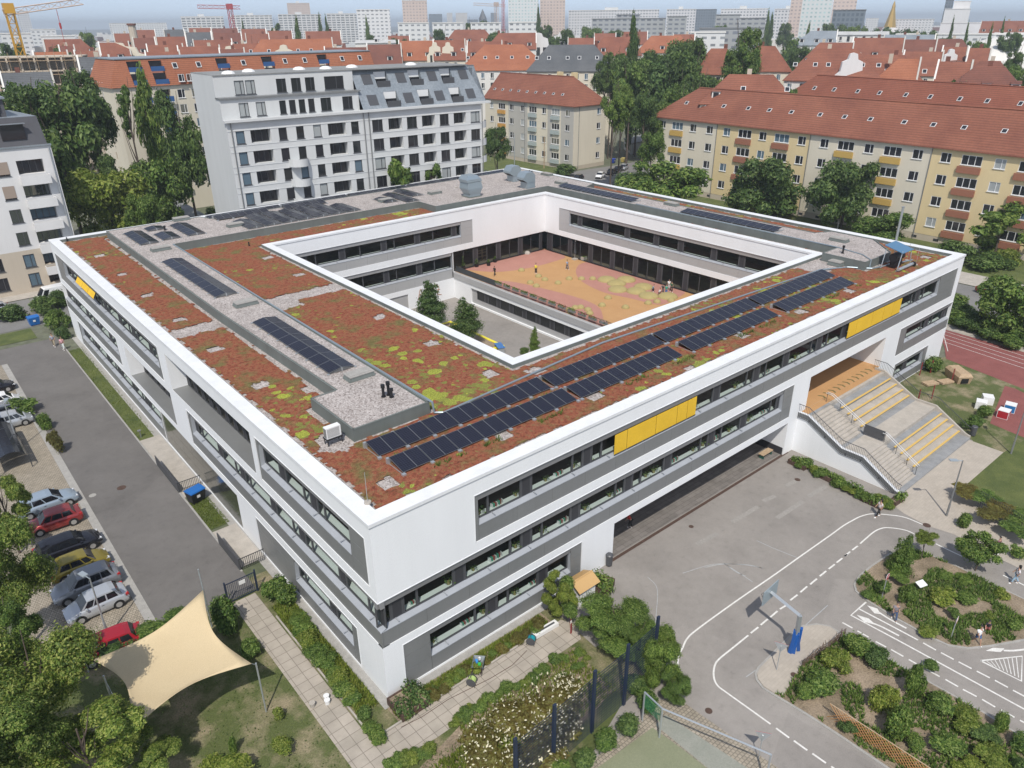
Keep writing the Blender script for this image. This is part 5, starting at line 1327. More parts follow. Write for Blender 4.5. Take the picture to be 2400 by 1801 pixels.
    for ft in (17, 21):
        mb = MB(); q = V[ft]; mb.dome((q[0]-.05*s_, q[1], .0), .10*s_, .09*s_, 10, 3, ry=.055*s_); mb.build('shoe', M['white'] if skin == 0 else M['black'], r)
    return r
TG = 'children on the terrace'
ZT3 = 3.91
person(1160, 646, ZT3, 1.35, 200, 'child in black running on the orange terrace field', (.02, .02, .02), (.02, .02, .02), 1, 0, 'run', group=TG)
person(1256, 641, ZT3, 1.45, 230, 'child in a yellow shirt standing alone on the terrace', (.75, .62, .05), (.02, .02, .03), 0, 0, 'stand', group=TG)
person(1329, 632, ZT3, 1.4, 260, 'child in a blue grey shirt walking near the closed parasol', (.25, .33, .45), (.10, .12, .18), 0, 0, 'walk', group=TG)
person(1529, 684, ZT3, 1.3, 300, 'child in blue grey crouching left in the terrace group', (.22, .28, .36), (.03, .02, .03), 0, 0, 'crouch', group=TG)
person(1544, 692, ZT3, 1.25, 300, 'child in white bending forward in the terrace group', (.75, .75, .75), (.10, .03, .03), 0, 0, 'crouch', group=TG)
person(1554, 687, ZT3, 1.4, 200, 'child in grey stooping at the centre of the terrace group', (.13, .13, .16), (.16, .14, .13), 0, 0, 'bend', group=TG)
person(1561, 691, ZT3, 1.4, 210, 'child in a teal top and blue trousers in the terrace group', (.02, .30, .22), (.06, .15, .42), 0, 0, 'stand', group=TG)
person(1567, 680, ZT3, 1.45, 230, 'child in a white top behind the teal one in the terrace group', (.72, .72, .72), (.6, .6, .62), 0, 0, 'stand', group=TG)
person(1573, 684, ZT3, 1.4, 230, 'child in dark green at the right of the terrace group', (.02, .10, .05), (.02, .02, .02), 0, 0, 'walk', group=TG)
YG = 'people in the yard'
person(2058, 1211, .01, 1.62, 150, 'girl with long dark hair, white top and wide black trousers in the yard', (.62, .55, .55), (.012, .012, .014), 0, 0, 'walk', longhair=True, group=YG)
person(2094, 1452, .02, 1.45, 215, 'child in a checked grey shirt and jeans by the planted island', (.22, .20, .22), (.05, .08, .16), 0, 0, 'walk', group=YG)
person(2287, 1509, .02, 1.5, 240, 'child in a white shirt and blue shorts at the lower edge of the island', (.75, .75, .75), (.06, .12, .26), 0, 0, 'walk', short=True, group=YG)
person(2378, 1368, .02, 1.55, 120, 'child with long dark hair in pale clothes at the right edge', (.66, .62, .64), (.30, .42, .52), 0, 0, 'walk', longhair=True, group=YG)
person(2333, 1298, .02, 1.5, 250, 'child with dark hair and pink black top beside the tree at right', (.18, .08, .10), (.05, .20, .10), 0, 0, 'stand', group=YG)
person(2312, 1478, .11, 1.2, 200, 'child in dark clothes crouching among the stones of the island', (.03, .03, .04), (.25, .08, .07), 0, 0, 'crouch', group=YG)
person(1477, 1237, .04, 1.4, 100, 'person in a red top in the shade of the undercroft', (.42, .04, .03), (.02, .02, .02), 0, 0, 'bend', group=YG)
person(128, 812, .02, 1.72, 250, 'adult in a grey checked shirt and khaki trousers on the driveway', (.30, .32, .38), (.33, .28, .20), 0, 1, 'walk', group='two walkers on the driveway')
person(150, 820, .02, 1.7, 245, 'adult in a white and red top and pale trousers on the driveway', (.62, .35, .38), (.60, .64, .62), 0, 1, 'walk', group='two walkers on the driveway')

# ================================================================== YARD OBJECTS
M['galv'] = M['metal']
# basketball stand
r = wthing('basketball_stand', 'grey basketball stand with a long arm and a blue padded base', 'basketball hoop', (21.7, -13.7, 0))
b0 = Vector((21.75, -13.75, 0)); el = G(1875, 1443, 3.35); bb = G(1806, 1387, 3.55)
mb = MB(); mb.tube([b0, el], .15, 4); mb.tube([el, bb+Vector((.0, -.05, 0))], .13, 4); mb.build('pole', M['galv'], r)
mb = MB()
up_ = (el-b0)
for s_ in (-1, 1):
    q = b0+Vector((s_*.28, -.1*s_, 0)); mb.obox((b0.x+s_*.20, b0.y, .95), (.26, .36, 1.9), .4)
    mb.tube([q, b0+up_*.5], .19, 6)
mb.build('blue_padding', plain('blue_pad', (.01, .09, .34), .5), r)
bx = Vector((bb.x, bb.y, 0)); 
mb = MB(); mb.obox((bb.x, bb.y, 3.45), (1.8, .05, 1.1), R(3)); mb.build('backboard', plain('backboard', (.30, .36, .39), .5, .2), r)
mb = MB(); pts = [(bb.x+.23*math.cos(a*math.pi/8), bb.y+.30+.23*math.sin(a*math.pi/8), 3.05) for a in range(17)]; mb.tube(pts, .014, 5, cap=False); mb.obox((bb.x, bb.y+.05, 3.05), (.12, .12, .04)); mb.build('hoop', M['metal_dark'], r)
mb = MB()
for a in range(12):
    an = a*math.pi/6; mb.tube([(bb.x+.23*math.cos(an), bb.y+.30+.23*math.sin(an), 3.04), (bb.x+.13*math.cos(an+.5), bb.y+.30+.13*math.sin(an+.5), 2.62)], .008, 4)
mb.build('net', M['metal'], r)
# lamp posts
def lamp(base, h, label, head='flat', grp='lamp posts', lean=(0, 0), dark=True, rz=0.0):
    r = thing('lamp_post', label, 'lamp post', base, grp, rz)
    mb = MB(); mb.tube([(0, 0, 0), (0, 0, 1.2)], .085, 8); mb.tube([(0, 0, 1.2), (0, 0, h)], .065, 8, r1=.045); mb.build('post', M['clad'] if dark else M['metal'], r)
    mb = MB()
    mb.tube([(0, 0, h-.05), (.5, 0, h)], .03, 6); mb.obox((.72, 0, h+.02), (.62, .34, .07)); mb.build('lamp_head', plain('lamp_grey', (.42, .47, .50), .4, .4) if 'lamp_grey' not in bpy.data.materials else bpy.data.materials['lamp_grey'], r)
    return r
b = G(2218, 1210); lamp(b, 5.3, 'tall grey lamp post on the paved corner before the big stair', rz=2.4)
b = G(2369, 1064); lamp(b, 6.0, 'lamp post on the lawn at the right edge', rz=.5)
b = G(254, 1492); lamp(b, 4.9, 'lamp post between the parked cars near the shade sail', dark=False, rz=1.9)
b = G(46, 1051); lamp(b, 4.9, 'lamp post beside the black bicycle shelter', dark=False, rz=1.2)
b = G(2180, 600); r = thing('lamp_post', 'plain grey mast rising behind the right corner of the school roof', 'mast', (116.0, 24.0, 0), 'lamp posts')
mb = MB(); mb.tube([(0, 0, 0), (0, 0, 8.2)], .24, 8, r1=.20); mb.build('post', M['metal'], r)
mb = MB(); mb.tube([(0, 0, 8.2), (0, 0, 8.3)], .3, 10); mb.build('cap', M['metal'], r)
for (x, y, h, l) in ((1275, 395, 6.5, 'slim mast before the cream house, right of the first duct'), (1206, 395, 7.0, 'thick pale mast at the corner of the cream house'),):
    q = G(x, y, 0); r = thing('lamp_post', l, 'mast', q, 'lamp posts'); mb = MB(); mb.tube([(0, 0, 0), (0, 0, h+2)], .14, 8, r1=.1); mb.build('post', M['metal'] if x < 1250 else M['wood'], r)
    mb = MB(); mb.tube([(0, 0, h+2), (-1.6, 0, h+2.2)], .05, 6); mb.build('arm', M['metal'], r)
# shade sail with poles
sailc = [G(476, 1383, 4.6), G(590, 1556, 3.6), G(306, 1712, 4.4), G(217, 1547, 3.3)]
r = wthing('shade_sail', 'cream four pointed shade sail stretched between poles over the lawn', 'shade sail', (-9.5, 8, 0))
mb = MB(); n = 14; idx = {}
for i in range(n+1):
    for j in range(n+1):
        u_, v_ = i/n, j/n
        p = (sailc[0]*(1-u_)*(1-v_)+sailc[1]*u_*(1-v_)+sailc[2]*u_*v_+sailc[3]*(1-u_)*v_)
        c0 = (sailc[0]+sailc[1]+sailc[2]+sailc[3])/4
        du, dv = 4*u_*(1-u_), 4*v_*(1-v_)
        eu = max(0, du*(1-dv)); ev = max(0, dv*(1-du))
        pull = .24*max(eu, ev)*(1-min(du, dv))
        p = p+(c0-p)*pull; p.z -= .25*du*dv
        idx[i, j] = len(mb.v); mb.v.append(tuple(p))
for i in range(n):
    for j in range(n): mb.f.append((idx[i, j], idx[i, j+1], idx[i+1, j+1], idx[i+1, j])); mb.m.append(0)
o = mb.build('fabric', rough_mat('sail_cloth', (.58, .46, .28), (.61, .49, .305), .5, 40, .85, 0), r, smooth=True); so_ = o.modifiers.new('thick', 'SOLIDIFY'); so_.thickness = .012
for (bx_, tp_) in (((624, 1669), 1), ((497, 1470), 0), ((290, 1725), 2), ((208, 1575), 3)):
    q = G(*bx_); t = sailc[tp_]; d = Vector((q.x-t.x, q.y-t.y, 0)); top = Vector((q.x, q.y, t.z+.3)) if d.length > .2 else t
    mb = MB(); mb.tube([q, top], .05, 7); mb.tube([top-Vector((0, 0, .12)), t], .012, 5); mb.build('pole', M['metal'], r)
# bins
def dumpster(px, py, body, lid, label, rz):
    p = G(px, py); r = thing('wheeled_container', label, 'waste container', p, 'waste containers', rz)
    mb = MB(); frus(mb, (0, 0, 0), [(.12, .55, .38, 0, 0), (.95, .66, .50, 0, 0), (1.12, .66, .50, 0, 0)]); mb.build('bin_body', body, r)
    mb = MB(); frus(mb, (0, 0, 0), [(1.12, .70, .54, 0, 0), (1.22, .70, .50, 0, 0), (1.34, .66, .22, 0, .12)]); mb.build('bin_lid', lid, r)
    for x in (-.45, .45):
        for y in (-.3, .3): mb = MB(); mb.tube([(x-.03, y, .07), (x+.03, y, .07)], .07, 10); mb.build('castor', M['black'], r)
    mb = MB(); mb.box(-.18, .12, -.512, -.505, .6, .85); mb.build('sticker', M['white'], r)
BL = plain('container_blue', (.015, .13, .42), .45)
dumpster(462, 1175, M['black'], BL, 'black container with a bright blue lid beside the school wall', .25)
dumpster(82, 762, BL, BL, 'blue container at the far end of the driveway', .1)
dumpster(1437, 383, plain('container_navy', (.02, .05, .30), .45), plain('container_navy_lid', (.02, .05, .32), .45), 'dark blue container behind the cream house', .3)
dumpster(1460, 381, plain('container_tan', (.45, .36, .12), .5), plain('container_tan_lid', (.45, .36, .12), .5), 'tan container behind the cream house', .3)
def litter(px, py, label):
    p = G(px, py); r = thing('litter_bin', label, 'litter bin', p, 'litter bins')
    mb = MB(); mb.tube([(0, 0, .1), (0, 0, .95)], .24, 12, r1=.27); mb.build('bin_body', M['frame'], r)
    mb = MB(); mb.tube([(0, 0, 1.0), (0, 0, 1.08)], .30, 12, r1=.22); mb.build('bin_lid', M['frame'], r)
litter(1427, 1326, 'grey litter bin at the undercroft corner'); litter(2279, 1022, 'grey litter bin at the foot of the big stair')
# planters
def planter(x, y, lx, ly, h, label, rz=0.0, mat='rust', grp='timber planters', green='leaf_mid', gh=.5, dens=120, z=0.01):
    r = thing('planter_box', label, 'planter', (x, y, z), grp, rz); t = .08
    mb = MB(); mb.box(-lx/2, lx/2, -ly/2, -ly/2+t, 0, h); mb.box(-lx/2, lx/2, ly/2-t, ly/2, 0, h); mb.box(-lx/2, -lx/2+t, -ly/2+t, ly/2-t, 0, h); mb.box(lx/2-t, lx/2, -ly/2+t, ly/2-t, 0, h); mb.build('box', M[mat], r)
    mb = MB(); mb.quad((-lx/2+t, -ly/2+t, h-.08), (lx/2-t, -ly/2+t, h-.08), (lx/2-t, ly/2-t, h-.08), (-lx/2+t, ly/2-t, h-.08)); mb.build('soil', M['soil'], r)
    mb = MB(); leaves(mb, [((rnd.uniform(-lx/2, lx/2)*.8, rnd.uniform(-ly/2, ly/2)*.7, h), (lx*.35, ly*.5, gh)) for _ in range(3)], int(dens*lx*ly*2), .09, rnd); mb.build('foliage', M[green], r)
def leaves(mb, blobs, n, s, rn, flat=.0, up=.25):
    tot = sum(b[1][0]*b[1][1]+b[1][0]*b[1][2] for b in blobs)
    for (c, rad) in blobs:
        k = max(4, int(n*(rad[0]*rad[1]+rad[0]*rad[2])/tot))
        for _ in range(k):
            while True:
                d = Vector((rn.gauss(0, 1), rn.gauss(0, 1), rn.gauss(0, 1)))
                if d.length > .01: break
            d.normalize()
            if d.z < -.35 and rn.random() < .6: d.z = -d.z*.5
            q = rn.uniform(.5, 1.04)**.55*(1+.45*noise.noise(d*2.3+Vector(c)*3.1)+(rn.random()**4)*.30)*.92
            p = Vector((c[0]+d.x*rad[0]*q, c[1]+d.y*rad[1]*q, c[2]+d.z*rad[2]*q))
            nrm = (d+Vector((rn.uniform(-1, 1), rn.uniform(-1, 1), rn.uniform(-.4, 1)+up))*.75).normalized()
            a = nrm.cross(Vector((rn.uniform(-1, 1), rn.uniform(-1, 1), rn.uniform(-1, 1)))); 
            if a.length < .01: continue
            a.normalize(); b = nrm.cross(a); sz = s*rn.uniform(.6, 1.45)
            tip = a*sz*1.25+nrm*sz*-.25
            mb.poly([p-a*sz, p-b*sz*.62+nrm*sz*.12, p+tip, p+b*sz*.62+nrm*sz*.12])
planter(.7, -1.15, 1.9, 1.7, .55, 'square timber planter with dense green leaves at the near corner of the school', 0, 'rust', 'timber planters', 'leaf_dark', .35, 110)
q = G(1412, 1380); planter(q.x, q.y, 1.5, 1.3, .6, 'square brown planter with leafy shoots at the undercroft corner', .4, 'rust', 'timber planters', 'leaf_mid', 1.0, 150)
for (x, y, rz, l) in ((1870, 1092, 0.25, 'first brown trough from the school wall, below the stair'), (1937, 1123, .2, 'second brown trough from the school wall, below the stair'), (1988, 1150, .2, 'third brown trough from the school wall, below the stair'), (2042, 1180, .2, 'long brown trough at the outer end of the stair planting'), (2100, 1178, -.7, 'last brown trough at the foot of the stair')):
    q = G(x, y); planter(q.x, q.y, .75 if x < 2090 else 1.5, 1.7 if x < 2090 else .6, .42, l, rz*0-.05, 'rust', 'troughs beside the stair', 'leaf_mid', .5, 170)
# tall mesh fence at the pitch
def post(mb, x, y, h, w_=.09, m=0): mb.box(x-w_, x+w_, y-w_, y+w_, 0, h, m)
M['fence_blue'] = plain('fence_blue', (.022, .035, .07), .5, .2)
r = wthing('ball_fence', 'tall dark blue mesh fence with posts between the garden and the pitch', 'fence', (12, -8, 0))
FPn = [Vector((1.6, -9.9, 0)), Vector((4.4, -9.75, 0)), Vector((7.6, -9.55, 0)), Vector((10.4, -9.45, 0)), Vector((13.3, -9.2, 0))]
FPn2 = [FPn[-1], Vector((16.6, -7.2, 0))]
hts = [4.2, 4.3, 4.3, 4.3, 4.4]
for i, q in enumerate(FPn):
    mb = MB(); mb.box(q.x-.10, q.x+.10, q.y-.06, q.y+.06, 0, hts[i]+.5); mb.build('post', M['fence_blue'], r)
for a, b in zip(FPn, FPn[1:]):
    d = b-a; n = int(d.length/.4); mb = MB()
    for i in range(n+1):
        c = a+d*(i/n); mb.box(c.x-.004, c.x+.004, c.y-.004, c.y+.004, .1, 4.3)
    k = 20
    for j in range(k+1):
        z = .1+4.2*j/k; mb.obox(((a.x+b.x)/2, (a.y+b.y)/2, z), (d.length, .028, .03), math.atan2(d.y, d.x))
    mb.build('mesh_panel', M['fence_blue'], r)
# goal of the small pitch
r = wthing('pitch_goal', 'grey metal goal frame with green netting at the corner of the pitch', 'goal', (10.3, -11.7, 0))
g0, g1, g2 = G(1545, 1729), G(1505, 1690), G(1750, 1830)
tp0, tp1 = G(1556, 1628, 2.2), G(1514, 1592, 2.2)
mb = MB(); mb.tube([g0, (g0.x, g0.y, 2.3)], .06, 6); mb.tube([g1, (g1.x, g1.y, 2.3)], .06, 6); mb.tube([(g0.x, g0.y, 2.3), (g1.x, g1.y, 2.3)], .05, 6)
far_ = Vector((g0.x+2.0, g0.y-5.5, 0)); mb.tube([(g0.x, g0.y, 2.3), (far_.x, far_.y, 2.3)], .05, 6); mb.tube([far_, (far_.x, far_.y, 2.3)], .06, 6); mb.build('frame', M['metal'], r)
mb = MB()
for i in range(12):
    t = i/11; a = Vector((g0.x, g0.y, 0)).lerp(Vector((g1.x, g1.y, 0)), t); mb.tube([(a.x, a.y, 1.2), (a.x, a.y, 2.3)], .012, 4)
    z = 1.2+1.1*t; mb.tube([(g0.x, g0.y, z), (g1.x, g1.y, z)], .012, 4)
mb.build('netting', plain('green_net', (.02, .15, .06), .7), r)
# lattice trellis, willow fence
r = wthing('lattice_fence', 'brown diamond lattice fence along the lower planted island', 'fence', (20, -22, 0))
A_, B_ = G(1938, 1680, .1), G(2180, 1840, .1); d = B_-A_; L = d.length; d.normalize()
mb = MB(); k = 0.0
hgt = 1.15
while k < L:
    for s_ in (0, 1):
        a = A_+d*k; b = A_+d*(k+hgt*.9); 
        z0, z1 = (.1, hgt) if s_ == 0 else (hgt, .1)
        mb.tube([(a.x, a.y, z0), (b.x, b.y, z1)], .022, 4)
    k += .22
mb.build('lattice', plain('cane', (.38, .19, .07), .7), r)
mb = MB(); mb.tube([(A_.x, A_.y, hgt+.02), (B_.x, B_.y, hgt+.02)], .03, 5); mb.build('top_rail', M['wood'], r)
r = wthing('willow_fence', 'low woven twig fence at the edge of the paved island corner', 'fence', (22, -14, 0))
A_, B_ = G(1980, 1490, .1), G(1878, 1565, .1); d = B_-A_; L = d.length; d.normalize(); mb = MB()
for i in range(60):
    a = A_+d*(L*i/60); o_ = Vector((rnd.uniform(-.15, .15), rnd.uniform(-.15, .15), 0)); mb.tube([(a.x, a.y, .1), (a.x+o_.x, a.y+o_.y, rnd.uniform(.45, .95))], .014, 4)
for z in (.25, .4, .55, .68): mb.tube([(A_+d*(L*i/12)+Vector((rnd.uniform(-.04, .04), rnd.uniform(-.04, .04), z-.1+.1*math.sin(i)))) for i in range(13)], .018, 4)
mb.build('twigs', plain('twig', (.13, .085, .06), .9), r)
# signs
def sign(px, py, h, kind, label, rz, z=0.02):
    p = G(px, py, z); r = thing('road_sign', label, 'road sign', p, 'practice road signs', rz)
    mb = MB(); mb.tube([(0, 0, 0), (0, 0, h)], .03, 7); mb.build('post', M['metal'], r)
    n = 8 if kind == 'stop' else 28
    if kind == 'tri': pts = [(-.42, .30), (.42, .30), (0, -.42)]
    else:
        rr = .27; pts = [(rr*math.cos(2*math.pi*(i+.5)/n), rr*math.sin(2*math.pi*(i+.5)/n)) for i in range(n)]
    zc = h-.1
    def plate(sc, y0, y1, mat, nm):
        mb = MB(); q = [(a*sc, b*sc+zc) for a, b in pts]
        mb.poly([(a, y0, b) for a, b in q]); mb.poly([(a, y1, b) for a, b in q][::-1])
        for i in range(len(q)): a, b = q[i], q[(i+1) % len(q)]; mb.quad((a[0], y0, a[1]), (a[0], y1, a[1]), (b[0], y1, b[1]), (b[0], y0, b[1]))
        return mb.build(nm, mat, r)
    red = bpy.data.materials.get('sign_red') or plain('sign_red', (.45, .02, .03), .4)
    plate(1.0, -.045, -.03, M['white'] if kind != 'tri' else red, 'sign_plate')
    plate(.93 if kind != 'tri' else .72, -.049, -.0455, red if kind != 'tri' else M['white'], 'sign_face')
    plate(1.0, -.029, -.02, M['metal'], 'sign_back')
    if kind == 'stop':
        cu = bpy.data.curves.new('lettering', 'FONT'); cu.body = 'STOP'; cu.size = .20; cu.align_x = 'CENTER'; cu.align_y = 'CENTER'; cu.extrude = .002
        o = bpy.data.objects.new('lettering', cu); COL.objects.link(o); o.parent = r; o.location = (0, -.053, zc); o.rotation_euler = (R(90), 0, 0); cu.materials.append(M['white'])
    if kind == 'bar': mb = MB(); mb.box(-.19, .19, -.056, -.05, zc-.06, zc+.06); mb.build('white_bar', M['white'], r)
    return r
sign(2066, 1403, 2.05, 'stop', 'red octagonal STOP sign on the planted island', .02, .1)
sign(2228, 1497, 1.7, 'bar', 'round red sign with a white bar near the lower island edge', .15, .1)
sign(1820, 1570, 1.95, 'tri', 'give way sign seen edge on, on the paved island corner', 2.0, .1)
sign(1777, 1781, 1.9, 'tri', 'give way sign seen edge on, by the lower road edge', 2.2)
sign(1150, 378, 2.4, 'tri', 'triangular warning sign between the grey house and the cream house', -.8)
# garden objects
p = G(1162, 1610); r = thing('wheelbarrow', 'grey wheelbarrow with garden tools on the garden path', 'wheelbarrow', (5.5, -1.75, .03), None, .75)
mb = MB(); frus(mb, (0, 0, 0), [(.38, .30, .22, .05, 0), (.66, .52, .36, 0, 0)]); mb.f.pop(-2); mb.m.pop(-2); mb.build('tray', plain('barrow_grey', (.22, .25, .27), .5), r)
mb = MB(); 
for s_ in (-1, 1): mb.tube([(.65, 0, .2), (0, s_*.22, .36), (-.95, s_*.3, .62)], .025, 6); mb.tube([(-.25, s_*.25, .4), (-.35, s_*.28, .02)], .02, 6)
mb.build('frame', M['rust'], r)
mb = MB(); mb.tube([(.65, -.04, .19), (.65, .04, .19)], .19, 14); mb.build('wheel', M['tyre'], r)
mb = MB(); mb.obox((0, .1, .72), (.25, .15, .12), .4, 0); mb.obox((-.2, -.1, .7), (.18, .18, .1), .2, 1); mb.obox((.2, -.05, .74), (.12, .12, .18), .6, 2); mb.build('tools', [plain('tool_blue', (.05, .25, .6), .5), plain('tool_green', (.05, .4, .08), .5), M['white']], r)
def reel(px, py, col, label):
    p = G(px, py); r = thing('hose_reel', label, 'hose reel', p, 'hose reels', .6)
    mb = MB(); mb.tube([(-.17, 0, .38), (.17, 0, .38)], .25, 16); mb.build('hose', col, r)
    mb = MB()
    for s_ in (-.2, .2): mb.tube([(s_-.01, 0, .38), (s_+.01, 0, .38)], .3, 16); mb.tube([(s_, -.25, .02), (s_, 0, .9), (s_, .3, .02)], .02, 5)
    mb.tube([(-.2, 0, .9), (.2, 0, .9)], .02, 5); mb.build('reel_frame', M['frame'], r)
reel(1106, 1606, plain('hose_lime', (.42, .55, .18), .5), 'lime green hose reel next to the wheelbarrow')
reel(1245, 1510, plain('hose_teal', (.01, .28, .33), .5), 'teal hose reel on the garden path')
mb = MB(); pts = [G(1235, 1525, .03), G(1200, 1560, .03), G(1150, 1590, .03), G(1050, 1640, .03), G(990, 1680, .03), G(940, 1705, .03)]; mb.tube(pts, .02, 5); tag(mb.build('garden_hose', M['rust'], loc=tuple(pts[0])), 'thin dark hose lying along the garden path', 'hose')
mb = MB(); mb.box(-1.0, 1.0, -.22, .22, 0, .28, 0); mb.box(-.8, .8, -.06, .08, .28, .285, 1); o = mb.build('white_trough', [M['white'], M['frame']]); q = G(1285, 1486); o.location = (q.x, q.y+.3, .03); o.rotation_euler = (0, 0, -.05); tag(o, 'white plastic trough lying on the garden path', 'trough')
r = wthing('playhouse', 'small wooden playhouse with an orange roof behind the leafy column tree', 'playhouse', (14.2, -1.6, 0))
q = Vector((15.0, -1.3, 0)); mb = MB(); mb.box(q.x-.75, q.x+.75, q.y-.6, q.y+.6, 0, 1.35); mb.build('walls', M['white'], r)
mb = MB(); mb.obox((q.x, q.y-.38, 1.62), (2.0, 1.0, .06), 0, 0, .5); mb.obox((q.x, q.y+.38, 1.62), (2.0, 1.0, .06), 0, 0, -.5); mb.build('roof', plain('orange_roof', (.52, .33, .14), .6), r)
r = wthing('picket_fence', 'low fence of colourful painted pickets below the leafy column tree', 'fence', (12.5, -3.0, 0))
for i, c in enumerate([(.25, .03, .03), (.75, .72, .68), (.25, .03, .03), (.55, .25, .03), (.02, .12, .35), (.25, .04, .04), (.6, .35, .05), (.02, .1, .3), (.5, .2, .03), (.25, .03, .03)]):
    nm = 'picket_%d' % int(c[0]*100+c[2]*7); mb = MB(); x, y = 12.05+i*.17, -3.3+i*.19; mb.box(x-.05, x+.05, y-.03, y+.03, 0, .85); mb.poly([(x-.05, y-.031, .85), (x+.05, y-.031, .85), (x, y-.031, .98)]); mb.build('picket', cm(nm, c), r)
# buckets, cable, stump
for (x, y, l) in ((766, 1640, 'upper white bucket on the garden path'), (768, 1650, 'lower white bucket lying on the garden path'), (733, 1657, 'beige bucket with a cloth on the garden path')):
    q = G(x, y); mb = MB(); mb.tube([(0, 0, 0), (0, 0, .32)], .14, 14, r1=.18); o = mb.build('bucket', M['white'] if x > 740 else M['concrete']); o.location = (q.x, q.y, .03); tag(o, l, 'bucket', 'buckets on the path')
# gate and dark barriers by the school
r = wthing('garden_gate', 'dark metal garden gate with a white notice between two hedges', 'gate', (-3.1, 14.3, 0))
mb = MB()
for x in (-4.15, -2.0): mb.box(x-.05, x+.05, 14.25, 14.35, 0, 1.9)
mb.build('post', M['fence_blue'], r)
mb = MB(); mb.box(-4.1, -2.05, 14.28, 14.32, .1, .16); mb.box(-4.1, -2.05, 14.28, 14.32, 1.65, 1.71)
for i in range(17): x = -4.08+i*.125; mb.box(x-.012, x+.012, 14.29, 14.31, .16, 1.65)
mb.build('gate_leaf', M['fence_blue'], r)
mb = MB(); mb.box(-3.2, -2.75, 14.24, 14.27, 1.2, 1.5); mb.build('notice', M['white'], r)
def barrier(y0, y1, label, comb=True):
    r = wthing('steel_barrier', label, 'barrier', (-2.1, (y0+y1)/2, 0), 'dark barriers along the driveway')
    mb = MB(); mb.box(-2.14, -2.08, y0, y1, .05, 1.1); mb.build('panel', M['frame'], r)
    mb = MB()
    for i in range(14): x = -2.05+i*.14; mb.box(x-.015, x+.015, y0-.02, y0+.02, .05, 1.05)
    mb.box(-2.1, -.15, y0-.02, y0+.02, 1.02, 1.07); mb.build('bars', M['metal_dark'], r)
barrier(30.6, 36.6, 'dark sheet barrier with a barred end beside the blue lidded container')
barrier(17.2, 21.4, 'dark sheet barrier with a barred end nearer the garden gate')
q = G(331, 1026); r = thing('bollard_light', 'grey bollard light at the end of the long lawn strip', 'bollard light', q); mb = MB(); mb.tube([(0, 0, 0), (0, 0, .75)], .05, 8); mb.build('post', M['clad'], r); mb = MB(); mb.box(-.2, .12, -.12, .12, .75, .84); mb.build('lamp_head', M['clad'], r)
# bicycle shelter of black arched sheets
r = wthing('bicycle_shelter', 'black arched shelter roof in four segments beside the driveway hedge', 'shelter', (-11.5, 46, 0))
for k in range(4):
    mb = MB(); y0 = 44.0+k*1.9
    P = [(-1.3*math.cos(a*math.pi/10), .9+1.1*math.sin(a*math.pi/10)) for a in range(11)]
    for a, b in zip(P, P[1:]): mb.quad((-12.2+a[0], y0, a[1]), (-12.2+b[0], y0, b[1]), (-12.2+b[0], y0+1.85, b[1]), (-12.2+a[0], y0+1.85, a[1]))
    mb.build('roof_segment', plain('smoked_sheet', (.02, .022, .03), .12, .2) if k == 0 else bpy.data.materials['smoked_sheet'], r)
for y in (44, 47.8, 51.5):
    for x in (-13.5, -10.9): mb = MB(); mb.box(x-.04, x+.04, y-.04, y+.04, 0, .95); mb.build('leg', M['metal_dark'], r)
r = wthing('canopy_roof', 'flat grey canopy on dark posts at the left edge of the car park', 'canopy', (-14.5, 51.5, 0))
mb = MB(); mb.box(-17.5, -12.0, 50.2, 53.6, 2.3, 2.42); mb.build('roof', rough_mat('canopy_felt', (.22, .21, .20), (.28, .26, .25), 1, 10, .9, .1), r)
mb = MB()
for x in (-17, -12.3):
    for y in (50.5, 53.3): mb.box(x-.06, x+.06, y-.06, y+.06, 0, 2.3)
mb.build('posts', M['metal_dark'], r)
# dice cubes and crate at the playing field
def cube_die(px, py, c, label, rz):
    q = G(px, py); r = thing('play_cube', label, 'play cube', (q.x, q.y, 0.01), 'numbered play cubes', rz)
    mb = MB(); mb.box(-.5, .5, -.5, .5, 0, .85); mb.build('cube', [M['white']], r)
    if c:
        mb = MB(); mb.box(-.504, -.501, -.46, .46, .05, .8); mb.box(-.46, .46, -.504, -.501, .05, .8); mb.build('side_panel', plain('cube_'+c[0], c[1], .5), r)
        cu = bpy.data.curves.new('mark', 'FONT'); cu.body = c[2]; cu.size = .6; cu.align_x = 'CENTER'; cu.align_y = 'CENTER'
        o = bpy.data.objects.new('mark', cu); COL.objects.link(o); o.parent = r; o.location = (0, -.508, .42); o.rotation_euler = (R(90), 0, 0); cu.materials.append(M['white'])
cube_die(2297, 957, None, 'plain white play cube nearer the dark bush', .3); cube_die(2312, 945, None, 'plain white play cube nearer the red jumping strip', .5)
cube_die(2365, 964, ('blue', (.02, .16, .38), '8'), 'white play cube with a blue side and a number', .2); cube_die(2350, 978, ('red', (.36, .02, .03), '8'), 'white play cube with a red side and a number', .1)
q = G(2243, 890); r = thing('wooden_crate', 'large wooden packing box with an open dark front on the playing field', 'crate', (q.x, q.y, 0), None, .9)
mb = MB(); frus(mb, (0, 0, 0), [(0, 1.2, .7, 0, 0), (.9, 1.4, .8, 0, 0), (1.25, 1.2, .55, 0, 0)]); mb.build('boards', M['wood'], r); mb = MB(); mb.box(-1.36, -1.28, -.4, .4, .15, .85); mb.build('opening', M['black'], r)
q = G(2175, 905); r = wthing('timber_platform', 'low timber platform and red sand patch beside the big stair', 'platform', (q.x, q.y, 0)); mb = MB()
for i in range(3): mb.obox((q.x+.5+i*1.7, q.y-i*.9, .18), (1.6, .9, .2), -.4)
mb.build('deck', M['wood'], r)
mb = MB()
